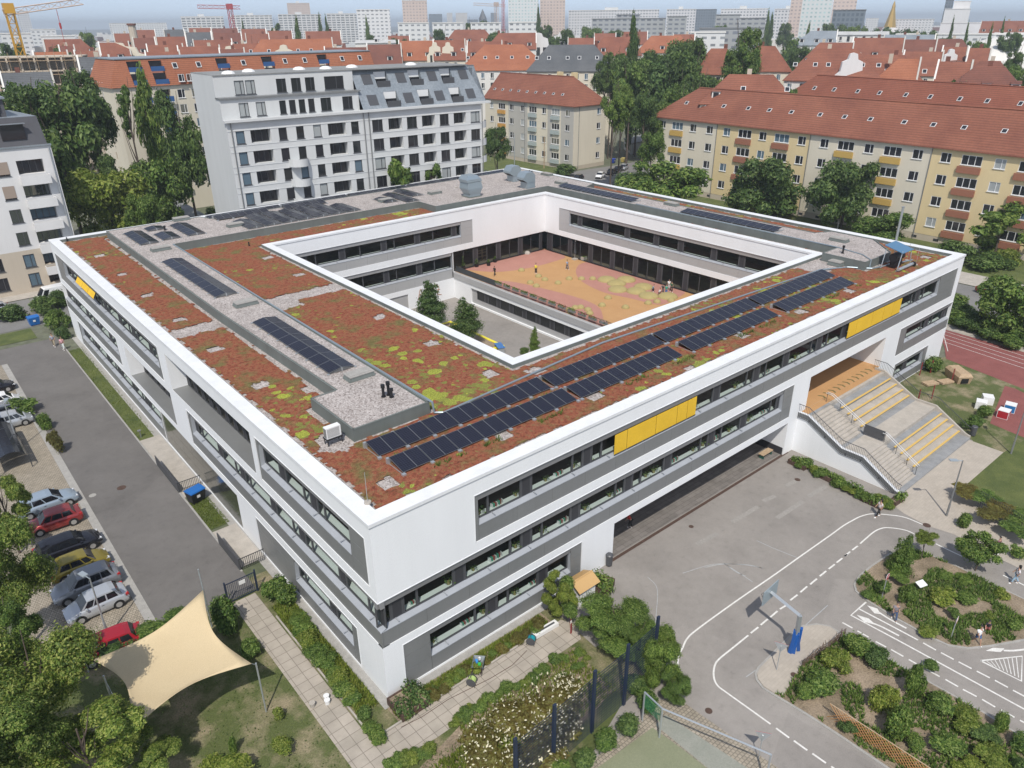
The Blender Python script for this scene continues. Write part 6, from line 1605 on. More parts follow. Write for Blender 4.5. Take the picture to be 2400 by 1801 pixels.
for (x, y) in ((2155, 880), (2180, 875), (2230, 895), (2183, 935), (2150, 945)): c = G(x, y); mb.tube([c, c+Vector((0, 0, 1.6))], .06, 6)
mb.build('posts', cm('red_stain', (.22, .03, .03)), r)
r = wthing('bench', 'dark green bench top in the shade at the end of the undercroft', 'bench', (41.5, 1.5, 0)); mb = MB(); mb.box(40.6, 42.2, .7, 1.25, .42, .5); mb.build('seat', M['wood'], r)
for x in (40.7, 42.0): mb = MB(); mb.box(x, x+.08, .72, 1.2, .03, .42); mb.build('leg', cm('dark_green', (.02, .08, .06)), r)
q = G(2225, 1390, .1); 
mb = MB(); mb.obox((0, 0, .5), (.7, .5, .04), 0, 0, .3); o = mb.build('info_board', [M['white']]); q = G(2154, 1388, .1); o.location = (q.x, q.y, .35); o.rotation_euler = (0, 0, -.3); tag(o, 'tilted white information board on the planted island', 'board')
# parts of the yard greenery fence on the right
r = wthing('mesh_fence', 'low green mesh fence below the climbing plants at the right', 'fence', (40, -16, 0)); mb = MB(); A_, B_ = G(2290, 1190), G(2470, 1300)
for i in range(40):
    c = A_.lerp(B_, i/39); mb.box(c.x-.012, c.x+.012, c.y-.012, c.y+.012, 0, 1.6)
for z in (.1, .6, 1.1, 1.6): mb.tube([A_+Vector((0, 0, z)), B_+Vector((0, 0, z))], .015, 4)
mb.build('mesh', M['metal_dark'], r)

# pot plants and books standing on the inner sills of the right front
def sill_tmpl(kind):
    mb = MB(); rn = random.Random(5)
    if kind == 'p':
        mb.tube([(0, 0, 0), (0, 0, .2)], .09, 8, r1=.12, m=1)
        for i in range(46): d = Vector((rn.gauss(0, 1), rn.gauss(0, .7), abs(rn.gauss(0, 1)))).normalized()*rn.uniform(.12, .42); a = Vector((rn.uniform(-1, 1), rn.uniform(-1, 1), rn.uniform(-1, 1))).normalized()*.07; b = a.cross(d).normalized()*.05; p = d+Vector((0, 0, .22)); mb.poly([p-a, p-b, p+a, p+b])
        o = mb.build('potted_plant', [M['leaf_dark'], M['mound']])
    else:
        for i in range(7): mb.obox((i*.13-.4, 0, .13), (.03, .2, rn.uniform(.2, .3)), rn.uniform(-.4, .4), i % 3)
        o = mb.build('book_row', [M['white'], cm('book_green', (.08, .3, .2)), cm('book_red', (.35, .08, .06))])
    me = o.data; bpy.data.objects.remove(o); return me
SP, SB = sill_tmpl('p'), sill_tmpl('b'); rn_ = random.Random(8)
for (z0, lo, hi, n, nm) in ((L3, 7.5, 18.5, 7, 'top window band'), (L2, .8, 40, 20, 'middle window band'), (L1, 3.6, 14, 5, 'ground floor window'), (L3, 29, 50, 9, 'top band between the yellow blinds')):
    for i in range(n):
        k = i % 3 == 1; o = bpy.data.objects.new('book_row' if k else 'potted_plant', SB if k else SP); COL.objects.link(o); o.location = (lo+(hi-lo)*(i+rn_.random()*.7)/n, .72, z0+1.32); s_ = rn_.uniform(.7, 1.25); o.scale = (s_, s_, s_)
        tag(o, ('row of books' if k else 'pot plant')+' behind the glass of the '+nm, 'books' if k else 'potted plant', 'things on the sills of the '+nm)

# ================================================================== NEIGHBOURING HOUSES
def tile_mat(name, c1, c2, row=.38):
    mt, n, b = new_mat(name); co = coords(n)
    wv = N(n, 'ShaderNodeTexWave'); wv.wave_type = 'BANDS'; wv.bands_direction = 'Z'; wv.inputs['Scale'].default_value = 1/row/3.0; wv.inputs['Distortion'].default_value = .6; wv.inputs['Detail'].default_value = 1
    n.links.new(co, wv.inputs['Vector'])
    a = noise_node(n, co, .12, 5, .7); f = noise_node(n, co, 3.0, 3)
    col = ramp(n, a, [(.32, c1), (.68, c2)])
    col = mix(n, 1.0, col, ramp(n, wv.outputs['Fac'], [(0, (.72,)*3), (.5, (1.08,)*3)]), 'MULTIPLY')
    col = mix(n, 1.0, col, ramp(n, f, [(.3, (.86,)*3), (.7, (1.12,)*3)]), 'MULTIPLY')
    n.links.new(col, b.inputs['Base Color']); b.inputs['Roughness'].default_value = .85; return mt
RT = {'r': tile_mat('red_tiles', (.175, .06, .037), (.255, .096, .057)), 'o': tile_mat('orange_tiles', (.27, .092, .045), (.34, .128, .066)), 'b': tile_mat('brown_red_tiles', (.13, .05, .036), (.20, .075, .05)),
      'g': tile_mat('grey_slates', (.075, .082, .09), (.12, .125, .13)), 'z': rough_mat('zinc_roof', (.22, .25, .275), (.29, .32, .345), .3, 3, .4, 0, metal=.2), 'w': rough_mat('pale_roof', (.42, .42, .41), (.55, .55, .54), .3, 3, .8, 0)}
def wallm(n, c): return bpy.data.materials.get(n) or stain_mat(n, c, .92)
WM = {'c': wallm('cream_render', (.68, .62, .50)), 'y': wallm('yellow_render', (.70, .56, .32)), 'w': wallm('pale_render', (.70, .68, .64)), 'g': wallm('grey_render', (.60, .61, .605)), 'e': wallm('ecru_render', (.52, .45, .36)), 'G': wallm('greige_render', (.46, .44, .40)), 's': wallm('stone_white', (.70, .69, .68))}
CUR = [M['glass_dark'], plain('net_curtain', (.34, .36, .36), .25), plain('dark_pane', (.02, .02, .025), .08, 0, .7), plain('blue_pane', (.10, .15, .19), .15)]
WT = {}
def win_tmpl(w_, h, n, style):
    k = (w_, h, n, style)
    if k in WT: return WT[k]
    t = .07; f = MB()
    f.box(0, w_, -.10, 0, 0, t); f.box(0, w_, -.10, 0, h-t, h); f.box(0, t, -.10, 0, t, h-t); f.box(w_-t, w_, -.10, 0, t, h-t)
    for i in range(1, n):
        x = w_*(i/n if n != 2 else .62); f.box(x-t*.6, x+t*.6, -.10, 0, t, h-t)
    f.box(-.08, w_+.08, -.25, .0, -.08, 0)
    fm = f.build('window', M['white'] if style == 'w' else M['frame'])
    g = MB(); g.quad((t, -.02, t), (w_-t, -.02, t), (w_-t, -.02, h-t), (t, -.02, h-t))
    gms = []
    for c in CUR:
        o = g.build('pane', c); gms.append(o.data); bpy.data.objects.remove(o)
    me = fm.data; bpy.data.objects.remove(fm); WT[k] = (me, gms); return WT[k]
def add_win(root, F, u, z, w_, h, n=2, style='w', d=-.12, rz=0.0, pane=None, name='window'):
    me, gms = win_tmpl(round(w_, 2), round(h, 2), n, style)
    o = bpy.data.objects.new(name, me); COL.objects.link(o); o.parent = root; o.location = F(u, d, z); o.rotation_euler = (0, 0, rz)
    g = bpy.data.objects.new('pane', gms[rnd.choice([0, 0, 1, 2, 2, 3]) if pane is None else pane]); COL.objects.link(g); g.parent = o
    return o
def hip(mb, W, Dp, ze, zr, ov=.5, hl=True, hr=True, rin=None, m=0, x0=0, y0=0):
    a = Dp/2 if rin is None else rin
    xl, xr = x0-ov, x0+W+ov; yf, yb = y0-ov, y0+Dp+ov; ym = y0+Dp/2
    rl = x0+(a if hl else -ov*.2); rr = x0+W-(a if hr else -ov*.2)
    if not hl: xl = x0-ov*.2
    if not hr: xr = x0+W+ov*.2
    A, B, C_, D_ = (xl, yf, ze), (xr, yf, ze), (xr, yb, ze), (xl, yb, ze); P_, Q_ = (rl, ym, zr), (rr, ym, zr)
    mb.quad(A, B, Q_, P_, m); mb.quad(C_, D_, P_, Q_, m); mb.poly([D_, A, P_], m); mb.poly([B, C_, Q_], m)
    t = .18; mb.quad((xl, yf, ze-t), (xr, yf, ze-t), B, A, m); mb.quad((xr, yf, ze-t), (xr, yb, ze-t), C_, B, m); mb.quad((xl, yb, ze-t), (xl, yf, ze-t), A, D_, m)
    mb.quad((xl, yf, ze-t), (xl, yb, ze-t), (xr, yb, ze-t), (xr, yf, ze-t), m)
    if W > 36: mb.tube([(rl, ym, zr+.02), (rr, ym, zr+.02)], .16, 5, m=m)
    return (rl, rr, ym)
def skylight(root, x, y, z, slope, w_=.9, h=1.1, rz=0.0):
    mb = MB(); mb.box(0, w_, 0, h, 0, .10, 0); mb.box(.09, w_-.09, .09, h-.09, .10, .11, 1)
    if 'skyl' not in WT: o = mb.build('skylight', [M['white'], CUR[2]]); WT['skyl'] = o.data; bpy.data.objects.remove(o)
    o = bpy.data.objects.new('skylight', WT['skyl']); COL.objects.link(o); o.parent = root; o.location = (x, y, z); o.rotation_euler = (slope, 0, rz); o.scale = (w_/.9, h/1.1, 1)
# ---- long yellow and cream block
def rz_of(a, b): return math.atan2(b[1]-a[1], b[0]-a[0])
def FF(u, d, z): return (u, -d, z)
r = thing('apartment_block', 'long cream and yellow housing block with red tiled roof and coloured balcony panels', 'apartment block', (131.1, 91.2, 0), None, rz_of((131.1, 91.2), (128.3, 0)))
YW = 118
cols = []
for base in (0, 45.7, 91.4):
    cols += [(1.99, 1.8, 2, 0), (5.74, 3.2, 3, 1), (11.0, 1.75, 2, 0), (15.6, 1.75, 2, 0)] if base == 0 else [(base-2.4, 1.75, 2, 0), (base+1.3, 3.3, 3, 1), (base+6.65, 1.8, 2, 0), (base+10.4, 3.3, 3, 1), (base+15.7, 1.8, 2, 0)]
    cols += [(base+20.2 if base == 0 else base+20.6, 1.75, 2, 0), (base+24.07, 3.3, 3, 2), (base+29.3, 1.75, 2, 0), (base+33.0, 3.4, 3, 2), (base+38.4, 1.75, 2, 0)]
cols = [c for c in cols if c[0] < YW-4]
rows = [14.0, 10.25, 6.5, 2.75]
sec = [(0, 18.5, 'c'), (18.5, 41.1, 'y'), (41.1, 64.7, 'c'), (64.7, 87.5, 'y'), (87.5, YW, 'c')]
def MFo(u, d, z): return (u, -d, z)
for a, b, k in sec:
    mb = MB(); wall_holes(mb, MFo, a, b, 1.2, 16.4, [(c[0], c[0]+c[1], z, z+1.62) for c in cols for z in rows if a < c[0] < b], .14)
    mb.build('wall', WM[k], r, loc=None)
mb = MB(); mb.quad((0, 13, 0), (0, 0, 0), (0, 0, 16.4), (0, 13, 16.4)); mb.build('wall', WM['c'], r); mb = MB(); mb.quad((YW, 13, 0), (0, 13, 0), (0, 13, 16.4), (YW, 13, 16.4)); mb.build('wall', WM['c'], r)
mb = MB(); mb.box(0, YW, .03, .1, 0, 1.2); 
for i in range(30): mb.box(2+i*3.9, 2.9+i*3.9, .0, .04, .35, .8, 1)
mb.build('plinth', [WM['e'], M['vent']], r)
for c in cols:
    for z in rows:
        add_win(r, MFo, c[0], z, c[1], 1.62, c[2])
        if c[3]:
            mb = MB(); mb.box(c[0]-.35, c[0]+c[1]+.1, -.38, 0, z-1.35, z-.28); mb.build('balcony_panel', cm('mustard_panel', (.50, .33, .09)) if c[3] == 1 else cm('brown_panel', (.30, .125, .075)), r)
for u in (18.5, 41.1, 64.7, 87.5): mb = MB(); mb.tube([(u, -.1, .3), (u, -.1, 16.2)], .07, 6); mb.build('downpipe', M['clad'], r)
mb = MB(); hip(mb, YW, 13, 16.4, 22.7, .55, True, True, 7.5); mb.build('roof', RT['r'], r)
sl = math.atan2(6.3, 7.0)
for i in range(20):
    skylight(r, 6.5+i*5.6-(i % 3)*.4, 2.7, 16.4+6.3*(3.2/7.05)+.02, sl, .9, 1.0)
# ---- second long roof behind
r = thing('apartment_block', 'second long block behind the yellow one, only its red tiled roof showing', 'apartment block', (171, 85, 0), None, rz_of((171, 85), (156, -10)))
mb = MB(); mb.box(0, 110, 0, 13, 0, 16.4); mb.build('wall', WM['c'], r); mb = MB(); hip(mb, 110, 13, 16.4, 24.0, .6, True, True, 7.5); mb.build('roof', tile_mat('darker_red_tiles', (.19, .058, .034), (.25, .085, .05)), r)
for i in range(15): skylight(r, 9+i*6.2-(i % 2)*.4, 3.4, 16.4+7.6*(4.0/7.1)+.05, math.atan2(7.6, 7.1), .9, 1.2)
# ---- cream block left of it
C0 = (132.3, 157.0); ang = rz_of((132.5, 141.6), (132.94, 119.8))
r = thing('apartment_block', 'cream housing block with pale blue balcony panels and hipped red roof', 'apartment block', (*C0, 0), None, ang)
W_ = 37.1; off = 15.4
cc = [(-13.1, 1.5, 2, 0), (-9.3, 3, 3, 2), (-4.3, 1.7, 2, 0), (.46, 1.5, 2, 0), (4.0, 3.1, 3, 1), (9.35, 1.5, 2, 0), (13.1, 3.1, 3, 1), (18.4, 1.65, 2, 0)]
rows = [13.85, 10.05, 6.2, 2.3]
mb = MB(); wall_holes(mb, MFo, 0, W_, 1.0, 16.4, [(c[0]+off, c[0]+off+c[1], z, z+1.6) for c in cc for z in rows], .14); mb.build('wall', WM['c'], r)
for a, b in ((10.6, 18.7), (19.7, 21.6), (27.0, 28.9), (32.2, 37.0)):
    mb = MB(); wall_holes(mb, lambda u, d, z: (u, -d-.015, z), a, b, 1.0, 16.2, [(c[0]+off, c[0]+off+c[1], z, z+1.6) for c in cc for z in rows if a-3 < c[0]+off < b+.5], .01); mb.build('wall_panel', WM['G'], r)
for c in cc:
    for z in rows:
        add_win(r, MFo, c[0]+off, z, c[1], 1.6, c[2])
        if c[3]: mb = MB(); mb.box(c[0]+off-.15, c[0]+off+c[1]+.1, -.42, -.0, z-1.25, z-.3); mb.build('balcony_panel', cm('pale_blue_panel', (.36, .41, .40)) if c[3] == 1 else cm('orange_panel', (.52, .28, .07)), r)
FS = lambda u, d, z: (W_+d, u, z)
mb = MB(); wall_holes(mb, FS, 0, 12.6, 1.0, 16.4, [(9.0, 10.5, z, z+1.6) for z in rows], .14); mb.quad((0, 12.6, 0), (0, 0, 0), (0, 0, 16.4), (0, 12.6, 16.4)); mb.build('wall', WM['c'], r)
for z in rows: add_win(r, FS, 9.0, z, 1.5, 1.6, 2, rz=math.pi/2)
mb = MB(); mb.box(0, W_-.02, .03, .1, 0, 1.0); mb.box(W_-.1, W_-.03, .1, 12.6, 0, 1.0); mb.build('plinth', WM['e'], r)
mb = MB(); hip(mb, W_, 12.6, 16.5, 23.2, .65, False, True, 6.5); mb.build('roof', RT['r'], r)
for i in range(9): skylight(r, 2+i*3.55, 1.6, 16.5+6.7*(2.25/6.95)+.03, math.atan2(6.7, 6.95), .8, .8)
for x in (23.0, 28.6): mb = MB(); mb.box(x, x+1.6, 7.2, 8.2, 21.5, 24.2); mb.build('chimney', WM['y'], r)
mb = MB(); mb.tube([(17.6, -.08, .3), (17.6, -.08, 16.2)], .07, 6); mb.tube([(W_+.08, 1.9, .3), (W_+.08, 1.9, 16.2)], .07, 6); mb.build('downpipe', M['clad'], r)
# ---- pale grey apartment house
A0 = Vector((27.8, 81.85)); A1 = Vector((68.5, 79.2)); e = (A1-A0).normalized(); P0 = A0-e*1.7
r = thing('apartment_house', 'large pale grey apartment house with loggias and a zinc mansard at right', 'apartment house', (P0.x, P0.y, 0), None, math.atan2(e.y, e.x))
o = 1.7; W_ = 45.5; Dp = 13.5
main = [(-.55, 1.25, 1), (1.59, 3.0, 3), (5.79, 1.25, 1), (8.51, 1.2, 1), (11.23, 1.25, 1), (13.61, 3.0, 3), (17.5, 1.3, 1), (21.15, 1.85, 2), (24.05, 2.5, 4), (27.45, 1.85, 2), (30.3, 2.5, 4), (33.75, 1.75, 2), (36.52, 2.5, 4), (40.0, 1.85, 2)]
rows = [22.75-1.78-2.93*i for i in range(7)]
mb = MB(); wall_holes(mb, MFo, 0, W_-1.6, 0, 24.0, [(c[0]+o, c[0]+o+c[1], z, z+1.78, 1.3 if c[2] > 2 else .22) for c in main for z in rows], .22)
mb.build('wall', WM['g'], r)
for c in main:
    for z in rows:
        if c[2] > 2:
            add_win(r, MFo, c[0]+o+.1, z, c[1]-.2, 1.7, 3, 'd', -1.2, pane=rnd.choice([0, 2, 2]), name='loggia_window')
        else: add_win(r, MFo, c[0]+o, z, c[1], 1.78, c[2], 'd', -.16, pane=rnd.choice([0, 0, 2, 2, 1, 3]))
mb = MB()
for z in rows: mb.box(0, W_-1.5, -.05, .0, z-.28, z-.20); mb.box(0, W_-1.5, -.05, .0, z+1.80, z+1.88)
mb.build('cornice_line', WM['g'], r)
for z in (rows[1], rows[2], rows[3]):
    pts = [(8.0+o-1.3+2.6*(i/10)*1.2, -1.5*math.sin(math.pi*min(1, max(0, i/10)))**.45) for i in range(11)]
    mb = MB()
    for a, b in zip(pts, pts[1:]): mb.quad((a[0], a[1], z-1.0), (b[0], b[1], z-1.0), (b[0], b[1], z+.12), (a[0], a[1], z+.12)); mb.poly([(a[0], a[1], z-1.0), (a[0], 0, z-1.0), (b[0], 0, z-1.0), (b[0], b[1], z-1.0)]); mb.poly([(a[0], a[1], z-.2), (b[0], b[1], z-.2), (b[0], 0, z-.2), (a[0], 0, z-.2)])
    mb.build('balcony', WM['g'], r)
# rounded bays at the right end
for z in rows[:6]:
    pts = [(W_-1.6+1.9*math.sin(a*math.pi/16), -.0+1.9-1.9*math.cos(a*math.pi/16)) for a in range(9)]
    mb = MB()
    for a, b in zip(pts, pts[1:]): mb.quad((a[0], a[1], z-1.1), (b[0], b[1], z-1.1), (b[0], b[1], z+.05), (a[0], a[1], z+.05))
    mb.poly([(p[0], p[1], z-1.05) for p in pts]+[(W_-1.6, 1.9, z-1.05)]); mb.build('balcony', WM['g'], r)
mb = MB(); mb.quad((W_-1.6, 0, 0), (W_-1.6, Dp, 0), (W_-1.6, Dp, 24), (W_-1.6, 0, 24), 0); mb.quad((W_-1.59, .2, .3), (W_-1.59, 1.8, .3), (W_-1.59, 1.8, 22.7), (W_-1.59, .2, 22.7), 1)
mb.build('wall', [WM['g'], CUR[2]], r)
mb = MB(); mb.quad((0, Dp, 0), (0, 0, 0), (0, 0, 24), (0, Dp, 24)); mb.poly([(0, Dp, 24), (0, 1.2, 24), (0, 1.2, 27), (0, 2.7, 27), (0, 2.7, 30.1), (0, Dp, 30.1)]); mb.box(.01, W_-2, Dp-.3, Dp, 0, 30); mb.build('gable_wall', WM['g'], r)
mb = MB(); mb.box(-.3, W_+.1, -.55, .3, 24.0, 24.35); mb.box(.02, 21.5, .3, 1.3, 24.0, 24.2); mb.build('main_cornice', WM['g'], r)
mb = MB(); mb.box(-.1, 21.8, .9, 2.8, 27.0, 27.2); mb.build('terrace_edge', M['clad'], r)
up1 = [(.9, 1.4), (3.4, 1.4), (6.9, 1.0), (8.4, 1.0), (9.9, 1.0), (11.4, 1.0), (13.4, 1.7), (17.0, 1.7)]
FA = lambda u, d, z: (u, 1.2-d, z); FB = lambda u, d, z: (u, 2.7-d, z)
up2 = [(1.2, 1.4), (2.8, 1.4), (7.4, 1.5), (9.7, 1.5), (11.9, 1.5), (15.0, 3.2)]
for Fq, ups, z0, z1, zb in ((FA, up1, 24.2, 27.0, 24.5), (FB, up2, 27.2, 30.1, 27.4)):
    mb = MB(); wall_holes(mb, Fq, 0, 21.5, z0, z1, [(u+o, u+o+w_, zb, zb+1.9) for u, w_ in ups], .2); mb.build('wall', WM['g'], r)
    for i, (u, w_) in enumerate(ups): add_win(r, Fq, u+o, zb, w_, 1.9, 2 if w_ > 1.2 else 1, 'd', -.15, pane=1 if i < 2 else rnd.choice([0, 2]))
# zinc mansard, slope from 24.3 to 30 over 3.6 m
mb = MB(); X0 = 21.5; S_ = lambda u, k, d=0.0: (u, -.1+3.6*k-d*.84, 24.3+5.7*k+d*.53)
hl = [(25.3, 2.3, .55, .93), (31.5, 2.3, .55, .93), (37.6, 2.2, .55, .93), (25.9, 2.4, .04, .42), (32.1, 2.3, .04, .42), (38.2, 2.2, .04, .42)]
wall_holes(mb, lambda u, d, z: (S_(u, z)[0], S_(u, z)[1]-d*1.0, S_(u, z)[2]), X0, W_-.6, 0, 1, [(a, a+b, c, d_) for a, b, c, d_ in hl], 1.5)
mb.quad((W_-.6, -.1, 24.3), (W_-3.0, Dp, 24.3), (W_-3.4, Dp, 30), (W_-2.2, 3.5, 30)); mb.quad((W_-.6, -.1, 24.3), (W_-2.2, 3.5, 30), (W_-.6, 3.5, 30), (W_-.6, -.1, 24.3))
mb.build('mansard_roof', RT['z'], r)
for a, b, c, d_ in hl:
    q = MB(); q.box(a, a+b, -.1+3.6*c+1.45, -.1+3.6*c+1.5, 24.3+5.7*c, 24.3+5.7*d_, 0); q.box(a+.1, a+b-.1, -.1+3.6*c+1.4, -.1+3.6*c+1.45, 24.3+5.7*c+1.1, 24.3+5.7*d_, 1); q.build('dormer_window', [CUR[2], M['white']], r)
    q = MB(); q.box(a, a+b, -.15+3.6*c, -.05+3.6*c, 24.3+5.7*c-.1, 24.3+5.7*c+.85); q.build('railing', M['frame'], r)
for (a, k) in ((23.0, .62), (29.1, .62), (35.0, .62), (41.2, .62), (22.8, .10), (29.3, .1), (35.2, .1), (41.4, .1)):
    q = MB(); p = [S_(a, k, .05), S_(a+1.7, k, .05), S_(a+1.7, k+.26, .05), S_(a, k+.26, .05)]; q.quad(*p, 0); q.box(a-.06, a, p[0][1]-.02, p[0][1]+.02, p[0][2], p[0][2]+.1, 1); q.build('roof_window', [M['frame'], M['white']], r)
mb = MB(); mb.box(0, W_-2.4, 2.6, Dp, 30.0, 30.15, 0)
mb.build('flat_roof', rough_mat('roof_felt', (.20, .205, .20), (.27, .275, .27), .5, 8, .9, .1), r)
for i, (x, y) in enumerate(((3, 5), (7, 8), (15, 8), (19, 7), (24, 8), (35, 8))): q = MB(); q.dome((x, y, 30.15), 1.0, .45, 10, 3); q.build('roof_dome', M['white'], r)
mb = MB()
for u in (.3+o-1.4, 19.7+o, 20.6+o, 42.3+o): mb.tube([(u, -.12, 0), (u, -.12, 24)], .08, 6)
mb.build('downpipe', M['clad'], r)
# ---- white apartment house at the left edge
r = thing('apartment_house', 'white apartment house with balconies and dark attic storeys at the left edge', 'apartment house', (-20, 101.1, 0)); W_ = 26.9
lw = [(19.4, 1.5, 1), (22.0, 3.4, 0), (15.2, 1.5, 1), (11.6, 1.5, 1), (7, 1.5, 1)]
rows = [17.2, 13.85, 10.5, 7.15, 3.8, .9]
hs = [(c[0], c[0]+c[1], z, z+1.95, 1.3 if not c[2] else .2) for c in lw for z in rows]
mb = MB(); wall_holes(mb, MFo, 0, W_, 6.4, 20.9, [h for h in hs if h[2] > 6]); mb.quad((W_, 0, 0), (W_, 14, 0), (W_, 14, 20.9), (W_, 0, 20.9)); mb.build('wall', WM['s'], r)
mb = MB(); wall_holes(mb, MFo, 0, W_, 0, 6.4, [h for h in hs if h[2] < 6]); mb.build('base_wall', WM['e'], r)
for c in lw:
    for z in rows:
        add_win(r, MFo, c[0], z, c[1], 1.95, 2 if c[2] else 4, 'd', -.15 if c[2] else -1.2, pane=rnd.choice([0, 2, 3]))
        if not c[2] and z > 2: q = MB(); q.box(c[0]-.1, c[0]+c[1]+.35, -.95, -.85, z-1.45, z-.2); q.box(c[0]-.1, c[0], -.85, 0, z-1.45, z-.2); q.box(c[0]+c[1]+.25, c[0]+c[1]+.35, -.85, 0, z-1.45, z-.2); q.box(c[0]-.1, c[0]+c[1]+.35, -.85, -.0, z-1.5, z-1.4); q.tube([(c[0]-.1, -.9, z+.05), (c[0]+c[1]+.35, -.9, z+.05)], .02, 5, 1); q.build('balcony', [WM['s'], M['metal']], r)
for z in (13.85, 17.2):
    for x in (19.4, 15.2): q = MB(); q.box(x, x+1.5, -.05, -.02, z+.25, z+1.95); q.build('screen_blind', cm('taupe_blind', (.33, .26, .21)), r)
mb = MB(); mb.box(-.1, W_+.1, -.2, .3, 20.9, 21.1); mb.build('gutter', RT['z'], r)
at = stain_mat('dark_slate', (.09, .09, .10), .85)
mb = MB(); mb.quad((0, .3, 21.1), (W_-.3, .3, 21.1), (W_-.6, 1.3, 24.9), (0, 1.3, 24.9)); mb.quad((W_-.3, .3, 21.1), (W_-.3, 14, 21.1), (W_-2, 14, 24.9), (W_-.6, 1.3, 24.9), 1); mb.poly([(0, 1.3, 24.9), (W_-.6, 1.3, 24.9), (W_-2, 14, 24.9), (0, 14, 24.9)], 1); mb.build('attic', [at, RT['z']], r)
mb = MB(); mb.box(0, W_-4.0, 3.0, 13, 24.9, 27.3, 0); mb.box(-.2, W_-3.7, 2.6, 13.3, 27.3, 27.55, 1); mb.build('penthouse', [at, RT['z']], r)
for (x, z, w_) in ((21.2, 22.0, 3.0), (15.5, 22.0, 3.0)):
    q = MB(); q.box(x, x+w_, .35, .75, z, z+2.0, 0); q.box(x-.2, x+w_+.2, -.1, .5, z+2.1, z+2.18, 1); q.build('attic_window', [CUR[2], RT['z']], r)
for x in (19.0, 13.0): q = MB(); q.box(x, x+3.2, 2.9, 2.96, 25.1, 26.9, 0); q.box(x, x+3.2, 2.7, 2.76, 25.9, 27.0, 1); q.build('attic_window', [CUR[2], cm('taupe_blind', (.33, .26, .21))], r)
mb = MB(); mb.tube([(W_-.35, -.15, 0), (W_-.35, -.15, 20.8)], .08, 6); mb.build('downpipe', M['metal'], r)
# ---- orange mansard house
r = thing('apartment_house', 'cream house with steep orange tiled mansard and blue balconies behind the grey one', 'apartment house', (27.0, 142.2, 0), None, R(3)); W_ = 62; Dp = 14
bal = [4.2, 8.5, 22.5, 33, 47]
wn = [(12.5, 1.5), (15.5, 1.5), (19.0, 1.5), (27, 1.5), (30, 1.5), (38, 1.5), (42, 1.5), (52, 1.5), (56, 1.5)]
rows = [22.9-2.95*i for i in range(7)]
mb = MB(); wall_holes(mb, MFo, 0, W_, 0, 25.6, [(u, u+w_, z, z+1.7) for u, w_ in wn for z in rows]+[(u, u+2.6, z-.5, z+1.8, 1.2) for u in bal for z in rows]); mb.build('wall', WM['c'], r)
mb = MB(); FLc = lambda u, d, z: (-d, u, z); wall_holes(mb, FLc, 0, Dp, 0, 25.6, [(6.5, 7.3, z, z+1.5) for z in rows[:6]], .1); mb.build('gable_wall', WM['c'], r)
for z in rows:
    for u, w_ in wn: add_win(r, MFo, u, z, w_, 1.7, 2)
    for u in bal:
        q = MB(); q.box(u, u+2.6, 1.1, 1.2, z-.5, z+1.8, 1); q.build('balcony_door', [M['frame'], CUR[2]], r)
        q = MB(); q.box(u-.2, u+2.8, -.9, -.85, z-.5, z+.55, 0); q.box(u-.2, u+2.8, -.9, 0, z-.62, z-.5, 1); q.build('balcony', [cm('blue_panel', (.03, .10, .26)), M['white']], r)
mb = MB(); S2 = lambda u, k: (u, -.4+2.6*k, 25.5+5.0*k)
wall_holes(mb, lambda u, d, z: (u, -.4+2.6*z-d, 25.5+5.0*z), 2.2, W_, 0, 1, [(u, u+2.6, .04, .93) for u in bal], 1.3)
mb.quad((-.5, Dp, 25.5), (-.5, -.4, 25.5), (2.2, 2.2, 30.5), (2.2, Dp, 30.5)); mb.poly([(-.5, -.4, 25.5), (2.2, -.4, 25.5), (2.2, 2.2, 30.5)]); mb.build('mansard_roof', RT['o'], r)
mb = MB(); mb.box(2.0, W_, 2.0, Dp, 30.5, 30.7); mb.build('flat_roof', RT['z'], r)
for u in bal:
    for k in (.08, .56):
        q = MB(); q.box(u, u+2.6, -.4+2.6*k+1.15, -.4+2.6*k+1.2, 25.5+5*k, 25.5+5*k+1.95, 0); q.build('balcony_door', CUR[2], r); q = MB(); q.box(u-.05, u+2.65, -.55+2.6*k, -.5+2.6*k, 25.4+5*k, 25.4+5*k+.9); q.build('balcony', cm('blue_panel', (.03, .10, .26)), r)
for i in range(10):
    u = 13+i*5.0
    if all(abs(u-b) > 3 for b in bal):
        for k, n_w in ((.12, 'w'), (.60, 's')):
            if n_w == 'w': add_win(r, lambda a, d, z: (a, -.75-d, z), u, 26.1, 1.2, 1.4, 2); add_win(r, lambda a, d, z: (a, -.75-d, z), u+1.7, 26.1, 1.2, 1.4, 2)
            else: skylight(r, u, -.4+2.6*k-.05, 25.5+5*k+.05, math.atan2(5, 2.6), 1.0, 1.3)
for i in range(4): skylight(r, -.35, 9.2-i*1.5, 26.3, 0, .1, .1); 
# ---- low grey-roofed building and garages
def lowblock(pts, z, label, wm='w', rm=None):
    c = Vector((sum(p[0] for p in pts)/len(pts), sum(p[1] for p in pts)/len(pts), 0)); r = wthing('low_building', label, 'outbuilding', c)
    q = MB(); q.prism(pts, 0, z-.15); q.build('wall', WM[wm], r); q = MB(); q.prism(grow(pts, .25), z-.15, z+.05); q.build('flat_roof', rm or bpy.data.materials['roof_felt'], r); return r
p = [tuple(G(x, y, 3.6)[:2]) for x, y in ((335, 442), (368, 440), (478, 505), (398, 560))]
lowblock(p, 3.6, 'low building with dark grey felt roof behind the left rear coping')
p = [tuple(G(x, y, 3.2)[:2]) for x, y in ((1463, 325), (1530, 311), (1560, 318), (1480, 337))]
lowblock(p, 3.2, 'row of grey garages behind the rear car park', 'g')

